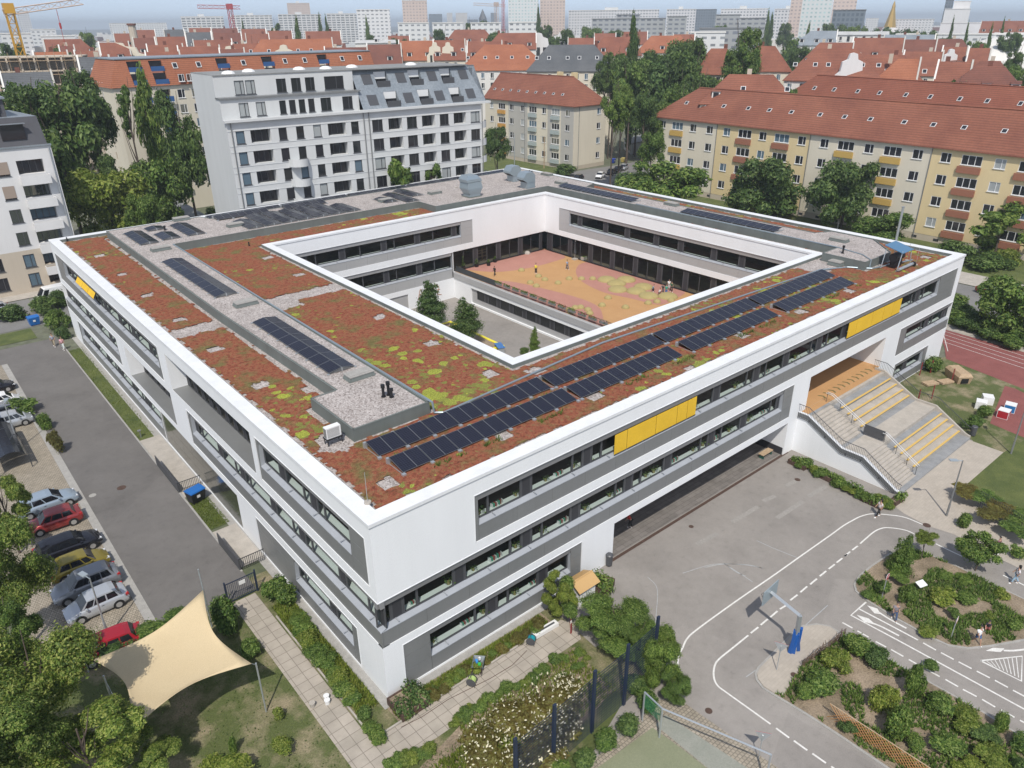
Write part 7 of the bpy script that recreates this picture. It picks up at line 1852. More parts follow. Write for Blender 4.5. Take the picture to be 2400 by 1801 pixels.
# ================================================================== THE TOWN BEYOND
TO = {1: 0, 2: 800, 3: 1600}
colname = {'r': 'red tiled', 'o': 'orange tiled', 'b': 'brown tiled', 'g': 'grey slate', 'z': 'zinc', 'w': 'pale flat'}
wname = {'c': 'cream', 'w': 'white', 'e': 'beige', 'g': 'grey', 's': 'white', 'y': 'yellow', 'G': 'grey'}
HOUSES = [  # tile, x0, y0, x1, y1, distance, depth, roof, wall, gable ends (l r: g gable / h hip), extra
 (1, 210, 330, 437, 345, 250, 13, 'o', 'c', 'gg', 2, 'the construction crane, its right gable pale'), (1, 500, 372, 705, 368, 215, 12, 'g', 'e', 'gg', 4, 'the orange mansard house, with four skylights'),
 (1, 0, 475, 330, 465, 222, 12, 'g', 'e', 'gg', 1, 'the big dark tree, black slates seen over the left apartment house'),
 (1, 380, 300, 478, 298, 320, 12, 'b', 'c', 'gg', 0, 'the orange roof left, faded pinkish tiles'), (1, 480, 335, 640, 328, 300, 12, 'r', 'c', 'gg', 2, 'the grey slate house, low'),
 (1, 640, 285, 830, 268, 330, 12, 'r', 'c', 'gg', 1, 'the row right of it, with the broad white gable'), (1, 860, 252, 1000, 243, 360, 12, 'b', 'c', 'gg', 1, 'the white gabled one'), (1, 1010, 243, 1200, 235, 350, 12, 'r', 'w', 'gg', 3, 'the dark grey roof, left side'),
 (1, 280, 262, 520, 248, 400, 13, 'r', 'w', 'gh', 3, 'the trees at left, with white dormers'), (1, 1200, 212, 1365, 208, 380, 14, 'g', 'w', 'gg', 2, 'the red roofs at centre left, with blueish panels'), (1, 1060, 196, 1190, 191, 480, 13, 'g', 'w', 'gg', 0, 'the far red roofs, with a pale left gable'),
 (1, 735, 222, 860, 214, 460, 12, 'r', 'w', 'gg', 2, 'the chimney stack'), (1, 880, 198, 1000, 192, 560, 12, 'r', 'w', 'gg', 0, 'the far grey roof'), (1, 1220, 184, 1365, 181, 600, 13, 'r', 'w', 'gg', 0, 'the first slab block'), (1, 1370, 186, 1540, 184, 560, 13, 'b', 'w', 'gg', 1, 'the second slab block'),
 (1, 1375, 215, 1560, 213, 420, 13, 'b', 'w', 'gg', 2, 'the dark grey roof, right side'), (1, 1560, 190, 1720, 187, 540, 13, 'r', 'w', 'gg', 1, 'the third slab block'), (1, 1590, 222, 1740, 220, 430, 12, 'r', 'w', 'gg', 1, 'the round tree, left side'), (1, 1730, 202, 1890, 199, 470, 12, 'r', 'w', 'gg', 0, 'the dark poplar, left side'), (1, 1975, 203, 2205, 203, 450, 12, 'r', 'w', 'gg', 1, 'the dark poplar, right side'),
 (1, 1690, 258, 2150, 250, 310, 15, 'o', 'c', 'hg', 6, 'the ornate cream gable and six small roof lights'), (1, 950, 300, 1180, 285, 300, 12, 'r', 'w', 'gg', 2, 'the white gabled one, nearer'), (1, 1150, 305, 1420, 300, 290, 12, 'r', 'c', 'gg', 2, 'the dish aerials, left part'), (1, 1250, 262, 1500, 258, 350, 12, 'r', 'w', 'gg', 3, 'the dark grey roof, nearer the camera'), (1, 1500, 285, 1680, 283, 310, 12, 'r', 'c', 'gg', 1, 'the pale chimney block'), (1, 940, 340, 1160, 332, 260, 12, 'r', 'c', 'gg', 0, 'the orange mansard, immediately'), (1, 1420, 320, 1580, 318, 270, 12, 'b', 'c', 'gg', 0, 'the orange mansard, at its centre'),
 (2, -110, 312, 165, 305, 300, 13, 'b', 'c', 'gg', 2, 'the ornate gabled house, farthest left'), (2, 165, 292, 385, 286, 305, 13, 'b', 'c', 'gg', 1, 'the ornate gabled house, left neighbour but one'), (2, 372, 268, 600, 262, 310, 14, 'o', 'c', 'gg', 2, 'the ornate gabled house, left neighbour'), (2, 595, 265, 800, 258, 305, 14, 'r', 'c', 'gg', 4, 'two ornate cream gables'),
 (2, 735, 193, 930, 193, 470, 15, 'r', 'w', 'hh', 3, 'a dark top storey'), (2, 815, 272, 1040, 268, 330, 12, 'r', 'w', 'gg', 3, 'the big orange hipped roof'), (2, 1020, 217, 1262, 212, 370, 14, 'r', 'w', 'hg', 3, 'the curved white gable'),
 (2, 930, 292, 1180, 288, 278, 20, 'o', 'w', 'hh', 6, 'wide dormers, the biggest orange hipped roof'), (2, 1345, 292, 1640, 290, 266, 16, 'g', 'c', 'hh', 6, 'timber balconies, the dark villa'), (2, 1470, 248, 1640, 246, 390, 12, 'r', 'w', 'gg', 2, 'the dark villa, left part'), (2, 1640, 218, 1780, 216, 470, 12, 'r', 'w', 'gg', 2, 'the small domed tower'), (2, 1700, 250, 1860, 232, 330, 13, 'r', 'c', 'hh', 2, 'the tall poplar, left side'), (2, 1815, 207, 1985, 206, 480, 13, 'r', 'w', 'gg', 1, 'the tall poplar'), (2, 2010, 240, 2200, 224, 360, 14, 'o', 'w', 'hh', 1, 'the dark round trees'),
 (2, 90, 262, 350, 258, 420, 12, 'w', 'w', 'gg', 1, 'the slabs, flat and pale'), (2, 300, 235, 440, 232, 460, 12, 'r', 'w', 'gg', 0, 'the tower left'),
 (3, 185, 318, 290, 312, 240, 12, 'r', 'c', 'hh', 0, 'the broad poplar, left'), (3, 480, 302, 600, 296, 250, 12, 'r', 'c', 'hh', 0, 'the broad poplar, right'), (3, -60, 222, 80, 225, 380, 13, 'r', 'w', 'gg', 1, 'the terraced white flats'),
 (3, 300, 492, 590, 474, 190, 13, 'r', 'c', 'hh', 4, 'the long yellow block, low among trees'), (3, 830, 202, 1005, 200, 380, 13, 'z', 'w', 'hg', 3, 'white roofs, its grey zinc hip'), (3, 1010, 207, 1340, 203, 400, 13, 'w', 'w', 'gg', 0, 'the grey zinc roof'), (3, 1310, 222, 1640, 230, 390, 13, 'z', 'w', 'gg', 3, 'the red row, dark windows'),
 (3, 890, 278, 1110, 276, 300, 15, 'r', 'w', 'hg', 3, 'the fire wall, left'), (3, 1110, 240, 1440, 252, 330, 15, 'r', 'w', 'gg', 1, 'the fire wall at centre right'), (3, 1440, 252, 1650, 262, 330, 15, 'b', 'w', 'gg', 1, 'the narrow white gables'), (3, 1650, 245, 1810, 262, 350, 13, 'b', 'w', 'hh', 3, 'the distant trees at right'),
 (3, 880, 308, 1130, 325, 235, 17, 'r', 'w', 'hh', 6, 'slit windows in its white wall, the roof lit by six windows'), (3, 1150, 352, 1440, 360, 240, 15, 'r', 'w', 'gh', 4, 'the curved ornate gable'), (3, 1440, 325, 1690, 345, 280, 13, 'r', 'c', 'gg', 1, 'the white fire wall, farther'), (3, 1400, 385, 1545, 378, 235, 16, 'o', 'w', 'hg', 1, 'the broad white fire wall'), (3, 1660, 396, 1880, 405, 220, 14, 'r', 'w', 'gg', 0, 'the broad white fire wall, right'), (3, 1900, 430, 2090, 430, 215, 13, 'b', 'w', 'hh', 3, 'the red dormer'), (3, 1690, 300, 1850, 310, 290, 13, 'r', 'w', 'gg', 3, 'the twin curved gables'), (3, 1860, 303, 2000, 322, 285, 13, 'r', 'w', 'gg', 2, 'the white hall roof, left'), (3, 1930, 392, 2060, 398, 250, 12, 'b', 'w', 'hh', 2, 'the trees at the right edge'), (3, 1940, 134, 2230, 140, 620, 22, 'r', 'e', 'gg', 5, 'a long rounded hall far off at right'),
]
shape_wd = {'gg': 'gabled', 'hh': 'hipped', 'hg': 'half hipped', 'gh': 'half hipped'}
for (t, x0, y0, x1, y1, D, dp, rc, wc, sh, ex, lab) in HOUSES:
    a, b = GD(TO[t]+x0/2.765, y0/2.765, D), GD(TO[t]+x1/2.765, y1/2.765, D)
    d = Vector((b.x-a.x, b.y-a.y)); L = d.length; rz = math.atan2(d.y, d.x); d.normalize(); nn = Vector((-d.y, d.x))
    zr = (a.z+b.z)/2; rh = {'w': 1.2, 'z': 5.5}.get(rc, 6.5 if dp < 15 else 7.5)*(1.0 if D > 230 else .9); ze = zr-rh
    hL, hR = sh[0] == 'h', sh[1] == 'h'; inn = dp*.42
    o_ = Vector((a.x, a.y))-d*(inn if hL else 0)-nn*(dp/2); W_ = L+(inn if hL else 0)+(inn if hR else 0)
    near = 'near' if ex else 'by'
    lb = '%s %s house with %s roof, %s %s' % (wname[wc], shape_wd[sh], colname[rc], near, lab)
    lb = ' '.join(lb.split()[:16])
    r = thing('town_house', lb, 'house', (o_.x, o_.y, 0), 'houses of the old town', rz)
    mb = MB(); mb.box(0, W_, 0, dp, 0, ze, 0, skip='t')
    if not hL: mb.poly([(0, 0, ze), (0, dp, ze), (0, dp/2, zr+.35), ][::-1]); mb.box(-.18, .18, -.2, dp/2, 0, .01)
    if not hR: mb.poly([(W_, 0, ze), (W_, dp, ze), (W_, dp/2, zr+.35)])
    mb.build('wall', WM[wc], r)
    for u, h_ in ((0, hL), (W_, hR)):
        if not h_ and rc != 'w':
            q = MB(); q.quad((u-.2, -.4, ze-.3), (u+.2, -.4, ze-.3), (u+.2, dp/2, zr+.5), (u-.2, dp/2, zr+.5)); q.quad((u-.2, -.4, ze-.6), (u+.2, -.4, ze-.6), (u+.2, -.4, ze-.3), (u-.2, -.4, ze-.3)); q.quad((u-.2, dp/2, zr+.5), (u+.2, dp/2, zr+.5), (u+.2, dp+.3, ze-.3), (u-.2, dp+.3, ze-.3)); q.build('fire_wall_top', WM['G' if (u > 0) ^ (D > 330) else 'w'], r)
    mb = MB(); hip(mb, W_, dp, ze, zr, .4, hL, hR, inn); mb.build('roof', RT[rc], r)
    fl = 3.1; k = int(W_/3.0)
    if D < 420:
        for j in range(2):
            for i in range(k):
                if k*2 > 44 and rnd.random() < .4: continue
                add_win(r, MFo, 1.0+i*(W_-2)/k, ze-2.4-j*fl, 1.1, 1.7, 2, 'w' if rnd.random() < .8 else 'd', .06)
        if not hL:
            for j in range(2): add_win(r, lambda u, d_, z: (-d_, u, z), dp*.6, ze-2-j*3, 1.0, 1.5, 2, 'w', .05, -math.pi/2)
    sl_ = math.atan2(rh, dp/2)
    for i in range(ex):
        u = W_*(i+.5+rnd.uniform(-.15, .15))/ex
        if ex in (6,) or (ex == 4 and i % 2) or rc == 'g' and i % 2:
            kk = .42; skylight(r, u, dp/2*kk, ze+rh*kk+.1, sl_, 1.1, 1.5)
        else:
            kk = .18; y_, z_ = dp/2*kk-.1, ze+rh*kk
            q = MB(); q.box(u-.9, u+.9, y_, y_+2.6, z_, z_+1.5, 1); q.poly([(u-1.1, y_-.2, z_+1.5), (u+1.1, y_-.2, z_+1.5), (u+1.1, y_+3.4, z_+2.0), (u-1.1, y_+3.4, z_+2.0)], 0); q.box(u-.6, u+.6, y_-.04, y_, z_+.2, z_+1.3, 2); q.build('dormer', [RT[rc], WM['w'], CUR[2]], r)
    if rc != 'w':
        for i in range(1 + (L > 18)):
            u = W_*rnd.uniform(.25, .8); q = MB(); q.box(u-.5, u+.5, dp/2+.3, dp/2+1.1, zr-1.2, zr+1.1); q.build('chimney', WM['e'] if rnd.random() < .5 else RT['b'], r)
# ornate gables as parts of a few houses
def ornate(px, py, D, w_, h, label, zr=0):
    p = GD(px, py, D); r = thing('ornate_gable', label, 'gable', (p.x, p.y, 0), 'ornate gables among the roofs', YAW-math.pi/2)
    P = [(-w_/2, 0), (-w_/2, .45), (-w_*.36, .55), (-w_*.33, .78), (-w_*.16, .84), (-w_*.12, .97), (0, 1.0)]; P = [(x, p.z-h+z*h) for x, z in P]; P = P+[(-x, z) for x, z in P[-2::-1]]
    q = MB(); q.poly([(x, 0, z) for x, z in P]); q.poly([(x, .9, z) for x, z in P][::-1])
    for a, b in zip(P, P[1:]): q.quad((a[0], 0, a[1]), (a[0], .9, a[1]), (b[0], .9, b[1]), (b[0], 0, b[1]))
    q.box(-w_/2, w_/2, 0, .9, 0, p.z-h); q.box(-w_/2, w_/2, .9, 7, 0, p.z-h*.6); q.build('gable_wall', WM['s'] if px > 1200 else WM['c'], r)
    for i in range(3): add_win(r, MFo, -w_*.3+i*w_*.23, p.z-h*.85, w_*.13, h*.3, 1, 'd', .04)
ornate(663, 105, 300, 9, 9, 'ornate cream gable on the long orange roof at upper left'); ornate(1018, 99, 300, 6, 8, 'left one of two ornate cream gables at upper centre'); ornate(1049, 99, 300, 6, 8, 'right one of two ornate cream gables at upper centre')
ornate(1262, 77, 372, 13, 11, 'broad curved white gable with an oval window at upper centre'); ornate(2003, 124, 228, 8, 10, 'curved white gable with arched windows at upper right'); ornate(2233, 115, 285, 6, 8, 'small rounded white gable right of the fire wall'); ornate(1318, 75, 400, 12, 8, 'pale curved gable behind the dark villa'); ornate(268, 100, 330, 22, 8, 'broad white gable among red roofs at upper left'); ornate(497, 112, 300, 6, 7, 'pointed white gable behind the orange mansard, left one'); ornate(537, 108, 300, 10, 6, 'pointed white gable behind the orange mansard, right one')
# ---- slabs and towers
def grid_mat(name, wall, win, bw, bh, m=.3, vary=.0):
    mt, n, b = new_mat(name); co = coords(n); sp = N(n, 'ShaderNodeSeparateXYZ'); n.links.new(co, sp.inputs[0])
    s_ = N(n, 'ShaderNodeMath', operation='ADD'); n.links.new(sp.outputs[0], s_.inputs[0]); n.links.new(sp.outputs[1], s_.inputs[1])
    cb = N(n, 'ShaderNodeCombineXYZ'); n.links.new(s_.outputs[0], cb.inputs[0]); n.links.new(sp.outputs[2], cb.inputs[1])
    x = N(n, 'ShaderNodeTexBrick'); x.offset = 0; x.inputs['Scale'].default_value = 1; x.inputs['Brick Width'].default_value = bw; x.inputs['Row Height'].default_value = bh
    x.inputs['Mortar Size'].default_value = m*bh; x.inputs['Mortar Smooth'].default_value = .05
    for k, c in (('Color1', win), ('Color2', tuple(min(1, v*1.6) for v in win)), ('Mortar', wall)): x.inputs[k].default_value = (*c, 1)
    n.links.new(cb.outputs[0], x.inputs['Vector']); n.links.new(x.outputs[0], b.inputs['Base Color']); b.inputs['Roughness'].default_value = .7; return mt
GM = {'W': grid_mat('slab_white', (.60, .60, .60), (.16, .18, .20), 3.2, 2.9, .28), 'B': grid_mat('slab_balcony', (.62, .62, .60), (.12, .13, .14), 6.0, 2.9, .24), 'P': grid_mat('tower_pink', (.56, .46, .40), (.26, .22, .21), 3.4, 2.9, .3), 'G': grid_mat('slab_grey', (.34, .35, .35), (.12, .13, .15), 5.0, 3.3, .30), 'S': plain('blank_side', (.55, .53, .50), .8), 'D': grid_mat('dark_office', (.16, .19, .22), (.07, .09, .11), 3.0, 3.2, .2), 'T': grid_mat('tower_mint', (.62, .64, .63), (.28, .38, .38), 3.2, 2.9, .3), 'L': grid_mat('low_white', (.66, .66, .65), (.18, .19, .20), 4.2, 3.1, .33), 'X': WM['s']}
SL = [ # px0, px1, ytop, D, depth, mat, side, name, label
 (423, 523, 40, 1150, 16, 'B', 'S', 'leftmost long white slab block with rows of balconies'), (540, 637, 37, 1150, 16, 'B', 'S', 'second long white slab block from the left'), (651, 752, 35, 1150, 16, 'B', 'S', 'third long white slab block from the left'), (765, 835, 33, 1150, 16, 'B', 'S', 'fourth long white slab block, left of the rounded one'), (835, 913, 24, 800, 18, 'L', 'L', 'white slab with rounded corners at upper centre left'), (672, 725, 8, 1500, 22, 'P', 'P', 'pale tower behind the third slab'),
 (942, 1000, 2, 900, 22, 'P', 'P', 'pinkish tower with red top at upper centre'), (1191, 1262, -8, 850, 24, 'T', 'S', 'tall white tower, left one of the central pair'), (1266, 1325, -4, 900, 20, 'P', 'P', 'tall cream tower, right one of the central pair'), (1333, 1545, 25, 950, 15, 'W', 'W', 'very long white slab with small windows right of the towers'), (1563, 1632, 23, 950, 15, 'W', 'W', 'white slab next to the very long one'), (1690, 1800, 22, 900, 15, 'W', 'W', 'white slab left of the tall mint tower'), (1816, 1880, 22, 870, 15, 'W', 'W', 'white slab directly at the mint tower'), (1883, 1955, -10, 700, 22, 'T', 'S', 'tall pale mint tower at upper right'), (1955, 2010, -4, 800, 20, 'P', 'P', 'brownish tower behind the mint tower'), (1855, 1885, -2, 800, 16, 'P', 'P', 'narrow pink tower left of the mint tower'), (1953, 2030, 25, 640, 20, 'D', 'X', 'dark office building with a blank yellow end'),
 (1387, 1560, 45, 700, 16, 'G', 'G', 'long grey office slab before the white slab'), (1445, 1500, 36, 720, 16, 'G', 'G', 'raised grey centre of the office slab'), (1565, 1610, 40, 690, 16, 'G', 'G', 'grey office slab, second part'), (1678, 1735, 36, 700, 16, 'G', 'G', 'grey office slab, third part'), (1735, 1795, 44, 680, 16, 'G', 'G', 'grey office slab, right end'),
 (932, 1005, 55, 600, 18, 'L', 'L', 'first low white terraced block from the left'), (1013, 1085, 55, 600, 18, 'L', 'L', 'second low white terraced block from the left'), (1103, 1174, 55, 590, 18, 'L', 'L', 'third low white terraced block from the left'), (1192, 1268, 54, 580, 18, 'L', 'L', 'fourth low white terraced block from the left'),
 (1640, 1790, 68, 420, 16, 'G', 'L', 'terraced flats with grey top floors behind the broad poplar'), (1620, 1700, 78, 400, 12, 'L', 'L', 'white front of the terraced flats'), (2215, 2275, 22, 1000, 40, 'X', 'X', 'low wing of the white block at upper right'), (2237, 2276, 4, 1020, 25, 'X', 'X', 'tall plain white block at upper right'), (2217, 2236, 1, 1060, 20, 'D', 'D', 'dark slim tower behind the white block'), (2205, 2300, 55, 900, 30, 'X', 'X', 'white base hall of the white block'),
 (38, 66, 27, 1500, 30, 'W', 'D', 'slim white tower with dark side at the far left'), (0, 72, 80, 700, 30, 'L', 'L', 'white industrial building at the far left'), (70, 130, 70, 900, 40, 'L', 'L', 'long pale hall right of the industrial building'), (255, 390, 55, 1700, 40, 'L', 'L', 'long pale exhibition hall on the horizon at left'), (95, 175, 86, 700, 30, 'X', 'X', 'pale flat warehouse below the far halls'), (1005, 1036, 34, 2200, 40, 'D', 'D', 'dark far off building right of the pinkish tower'), (1047, 1060, 31, 2600, 30, 'S', 'S', 'small pale far off tower'), (1068, 1095, 31, 2300, 30, 'S', 'S', 'pale far off tower behind the terraced blocks'), (1150, 1165, 31, 2500, 30, 'D', 'D', 'blue grey far off block behind the crane'), (1095, 1120, 47, 2000, 40, 'D', 'D', 'low bluish far off hall'), (2030, 2060, 44, 1500, 60, 'L', 'L', 'pale far hall right of the yellow end wall'), (2085, 2190, 46, 1300, 60, 'L', 'L', 'scattered white far blocks below the golden spire'), (1632, 1680, 23, 1100, 15, 'D', 'X', 'dark block with a rounded white side'),
 (2330, 2400, 82, 450, 30, 'L', 'L', 'terraced white roofs at the right edge'), (2100, 2330, 82, 520, 14, 'L', 'L', 'long low white building behind the red roofs at right')]
for (x0, x1, yt, D, dp, m1, m2, lb) in SL:
    a, b = GD(x0, yt, D), GD(x1, yt, D); d = Vector((b.x-a.x, b.y-a.y)); L = d.length; h = max(8, (a.z+b.z)/2)
    r = thing('slab_block' if L > 30 or h < 30 else 'tower_block', lb, 'tower' if h > 55 else 'building', (a.x, a.y, 0), 'tall and flat buildings on the skyline', math.atan2(d.y, d.x))
    q = MB(); q.box(0, L, 0, dp, 0, h, 0, skip='lr'); q.box(0, L, .01, dp-.01, 0, h-.01, 1, skip='fktb'); q.build('wall', [GM[m1], GM[m2]], r)
    q = MB(); q.box(-.3, L+.3, -.3, dp+.3, h, h+.6); q.build('roof', WM['w'] if m1 not in 'GD' else M['clad'], r)
    if h > 25 and m1 in 'WBPT':
        q = MB(); q.box(L*.4, L*.55, dp*.3, dp*.7, h+.6, h+3.2); q.build('roof_plant', RT['b'] if lb.startswith('pinkish') else WM['g'], r)
# golden spire, church spire, chimney stack, stadium arc
p = GD(2096, 10, 1300); r = thing('golden_spire', 'slender white church tower with a golden spire at upper right', 'church tower', (p.x, p.y, 0), None)
gold = plain('gold', (.62, .38, .08), .3, .8); zt_ = p.z
q = MB(); q.tube([(0, 0, 0), (0, 0, zt_-38)], 17, 8); q.tube([(0, 0, zt_-38), (0, 0, zt_-30)], 13, 8, r1=9); q.build('tower', WM['s'], r)
q = MB(); q.tube([(0, 0, zt_-30), (0, 0, zt_-4)], 8.5, 8, r1=2.2); q.tube([(0, 0, zt_-4), (0, 0, zt_), (0, 0, zt_+4)], 2.8, 8, r1=.3); q.build('spire', gold, r)
p = GD(1131, 22, 1800); r = thing('church_spire', 'dark pointed church spire on the horizon left of the central towers', 'church tower', (p.x, p.y, 0)); q = MB(); q.box(-6, 6, -6, 6, 0, 45); q.build('tower', M['clad'], r); q = MB(); q.tube([(0, 0, 45), (0, 0, p.z)], 9, 6, r1=.4); q.build('spire', M['frame'], r)
p = GD(308, 60, 420); r = thing('factory_chimney', 'squat brick chimney stack among the red roofs at upper left', 'chimney', (p.x, p.y, 0)); q = MB(); q.tube([(0, 0, 0), (0, 0, p.z)], 2.2, 10, r1=1.6); q.build('stack', WM['e'], r); q = MB(); q.tube([(0, 0, p.z), (0, 0, p.z+.8)], 2.0, 10); q.build('rim', RT['b'], r)
p = GD(2385, 88, 430); r = thing('domed_hall', 'white segmented hall roof rising at the right edge', 'hall', (p.x, p.y, 0)); q = MB(); q.dome((6, 8, 16), 26, 13, 20, 5, ry=18); q.tube([(6, 8, 0), (6, 8, 16)], 24, 20); q.build('roof', WM['w'], r)
# ---- cranes
def crane(px, py0, D, jl, jr, h_top, col, cjib, label, lift=0.0, wd=1.0):
    "jl, jr: jib tips as survey pixels at the same distance; mast at px"
    t = GD(px, py0, D); r = wthing('tower_crane', label, 'crane', (t.x, t.y, 0), 'tower cranes')
    def lattice(A, B, w_, name, c, nseg, tri=False):
        A, B = Vector(A), Vector(B); ax = (B-A).normalized(); s1 = ax.cross(Vector((0, 0, 1)) if abs(ax.z) < .9 else Vector((1, 0, 0))).normalized(); s2 = ax.cross(s1)
        q = MB(); C4 = [s1*w_+s2*w_, s1*-w_+s2*w_, s1*-w_-s2*w_, s1*w_-s2*w_]; th = w_*.16
        for c4 in C4: q.tube([A+c4, B+c4], th, 4)
        for i in range(nseg):
            a, b = A.lerp(B, i/nseg), A.lerp(B, (i+1)/nseg)
            for j in range(4): q.tube([a+C4[j], b+C4[(j+1) % 4]], th*.6, 3); q.tube([a+C4[j], a+C4[(j+1) % 4]], th*.6, 3)
        q.build(name, c, r)
    top = Vector((t.x, t.y, t.z)); L_ = int(t.z/(2.6*wd))
    lattice((t.x, t.y, 0), top, .9*wd, 'mast', col, L_)
    a, b = GD(jl[0], jl[1], D if len(jl) < 3 else jl[2]), GD(jr[0], jr[1], D if len(jr) < 3 else jr[2])
    lattice(a, b, .7*wd, 'jib', cjib, int((b-a).length/(2.6*wd)))
    q = MB(); q.obox((t.x, t.y, t.z+.8), (2.4*wd, 2.2*wd, 2.4*wd)); q.build('cab', col, r)
    return r, a, b
cy_ = plain('crane_yellow', (.55, .30, .03), .5); cr_ = plain('crane_red', (.42, .04, .04), .5); cw_ = plain('crane_pale', (.55, .42, .34), .6)
r, a, b = crane(22, 28, 262, (8, 30), (193, 4), 0, cy_, cw_, 'large yellow tower crane with a pale jib at the upper left corner', wd=1.05)
k = GD(132, 22, 262); q = MB(); q.tube([k, (k.x, k.y, k.z-5)], .07, 4); q.tube([(k.x, k.y, k.z-3.4), (k.x, k.y, k.z-4.9)], .28, 6); q.tube([(k.x, k.y, k.z-5), (k.x, k.y, k.z-13)], .06, 4); q.build('hook_block', cr_, r)
crane(538, 18, 900, (463, 16), (563, 18), 0, cr_, cr_, 'red tower crane between the first two slab blocks', wd=2.2)
crane(1163, 12, 1300, (1110, 10), (1185, 14), 0, cw_, cw_, 'pale orange tower crane left of the central towers', wd=2.4)
crane(1179, -12, 1000, (1177, -10), (1200, -20), 0, cr_, cr_, 'thin red crane mast beside the tall white tower', wd=1.4)
# building shell under construction beside the crane
p = GD(40, 132, 240); r = thing('building_shell', 'raw brick building shell with scaffolding at the left edge', 'building site', (p.x-12, p.y-2, 0), None, R(-20)); q = MB()
for i in range(4): q.box(0, 26, 0, 10, p.z-3.2*i-.3, p.z-3.2*i, 0)
for x in range(0, 27, 3): q.box(x, x+.4, 0, .4, 0, p.z)
q.box(0, 26, 9, 9.5, 0, p.z); q.build('floors', WM['e'], r)
q = MB()
for x in range(0, 27, 2): q.tube([(x, -1, 0), (x, -1, p.z+1)], .06, 4)
for i in range(5): q.box(0, 26, -1.2, -.3, p.z-3.2*i-1, p.z-3.2*i-.9)
q.build('scaffold', M['wood'], r)
# far low roofs that read as one mass
rr = random.Random(4)
for mi, (mt_, nm_) in enumerate(((RT['r'], 'roofs'), (WM['w'], 'roofs'), (WM['g'], 'roofs'))):
    q = MB()
    for i in range(420 if mi == 0 else 260):
        D = 700*(4.2**rr.random()); x = rr.uniform(-100, 2500); y0 = 66-x*.009 + (36-rr.uniform(9, 20))/D*1748 - 3
        p = GD(x, 100, D); h = rr.uniform(10, 20) if mi == 0 else rr.uniform(8, 24); w_, d_ = rr.uniform(14, 45), rr.uniform(11, 20)
        if x < 420 and mi == 0 and rr.random() < .4: continue
        a_ = rr.uniform(-.4, .4)+YAW-math.pi/2
        q.obox((p.x, p.y, h/2), (w_, d_, h), a_)
    tag(q.build('distant_buildings', mt_), kind='stuff', label=['distant red roofs towards the horizon', 'distant pale buildings towards the horizon', 'distant grey buildings towards the horizon'][mi])

# ================================================================== TREES AND SHRUBS
def crown_tmpl(seed, n, s, shape):
    rn = random.Random(seed); bl = []
    if shape == 'round':
        bl = [((0, 0, -.1), (.45, .45, .5))]
        for i in range(19):
            a = 2*math.pi*i/19*1.7+rn.uniform(-.3, .3); z = rn.uniform(-.55, .65); q = math.sqrt(max(.1, 1-z*z))*rn.uniform(.48, .85)
            k = rn.uniform(.17, .40); bl.append(((q*math.cos(a), q*math.sin(a), z), (k, k, k*.85)))
    elif shape == 'tall':
        for i in range(12):
            z = -.95+1.85*i/11; w_ = .62*math.sin(math.pi*min(.97, max(.06, (i+1.2)/13)))**.6; a = rn.uniform(0, 6.28)
            bl.append(((.28*math.cos(a)*w_, .28*math.sin(a)*w_, z), (w_*.8, w_*.8, .22)))
    elif shape == 'cone':
        for i in range(13):
            z = -.9+1.8*i/12; w_ = (1-i/13)**.75*.8+.08; a = rn.uniform(0, 6.28)
            bl.append(((.22*math.cos(a), .22*math.sin(a), z), (w_, w_, .20)))
    elif shape == 'shrub':
        for i in range(9):
            a = rn.uniform(0, 6.28); q = rn.uniform(0, .6); k = rn.uniform(.32, .52); bl.append(((q*math.cos(a), q*math.sin(a), rn.uniform(-.5, .3)), (k, k, k*rn.uniform(.8, 1.25))))
    elif shape == 'hedge':
        for i in range(12): bl.append(((-1+2*(i+.5)/12, rn.uniform(-.2, .2), rn.uniform(-.2, .15)), (.16, .75, rn.uniform(.7, .95))))
    elif shape == 'open':
        for i in range(16):
            a = rn.uniform(0, 6.28); z = rn.uniform(-.8, .85); q = math.sqrt(1-z*z*.9)*rn.uniform(.3, .8); k = rn.uniform(.18, .30); bl.append(((q*math.cos(a), q*math.sin(a), z), (k, k, k*.8)))
    mb = MB(); leaves(mb, bl, n, s, rn); return mb
TM = {}
def tmpl(key, mat):
    k = (key, mat)
    if k not in TM:
        seed, n, s, shape = {'r1': (1, 12000, .041, 'round'), 'r2': (2, 12000, .041, 'round'), 'r3': (9, 12000, .039, 'round'), 'f1': (3, 48000, .0205, 'round'), 'f2': (4, 38000, .023, 'open'), 't1': (5, 9000, .038, 'tall'), 'c1': (6, 9000, .040, 'cone'), 's1': (7, 5200, .058, 'shrub'), 's2': (8, 5200, .054, 'shrub'), 's3': (12, 1900, .09, 'shrub'), 'h1': (10, 5200, .075, 'hedge'), 'o1': (11, 3600, .065, 'open')}[key]
        mb = crown_tmpl(seed, n, s, shape)
        if key == 'h1': mb.v = [(v[0]*1, v[1]*1, v[2]*1) for v in mb.v]
        o = mb.build('crown', M[mat]); TM[k] = o.data; bpy.data.objects.remove(o)
    return TM[k]
tk = {}
def trunk_mesh(multi):
    if multi in tk: return tk[multi]
    mb = MB(); rn = random.Random(multi)
    mb.tube([(0, 0, 0), (.01, 0, .3), (-.01, .01, .62), (0, 0, 1)], .045, 8, r1=.018)
    for i in range(6):
        a = i*1.1+.3; z = .42+.08*i; mb.tube([(0, 0, z), (.16*math.cos(a), .16*math.sin(a), z+.14), (.30*math.cos(a), .30*math.sin(a), z+.34)], .018, 5, r1=.006)
    o = mb.build('trunk', M['bark']); tk[multi] = o.data; bpy.data.objects.remove(o); return tk[multi]
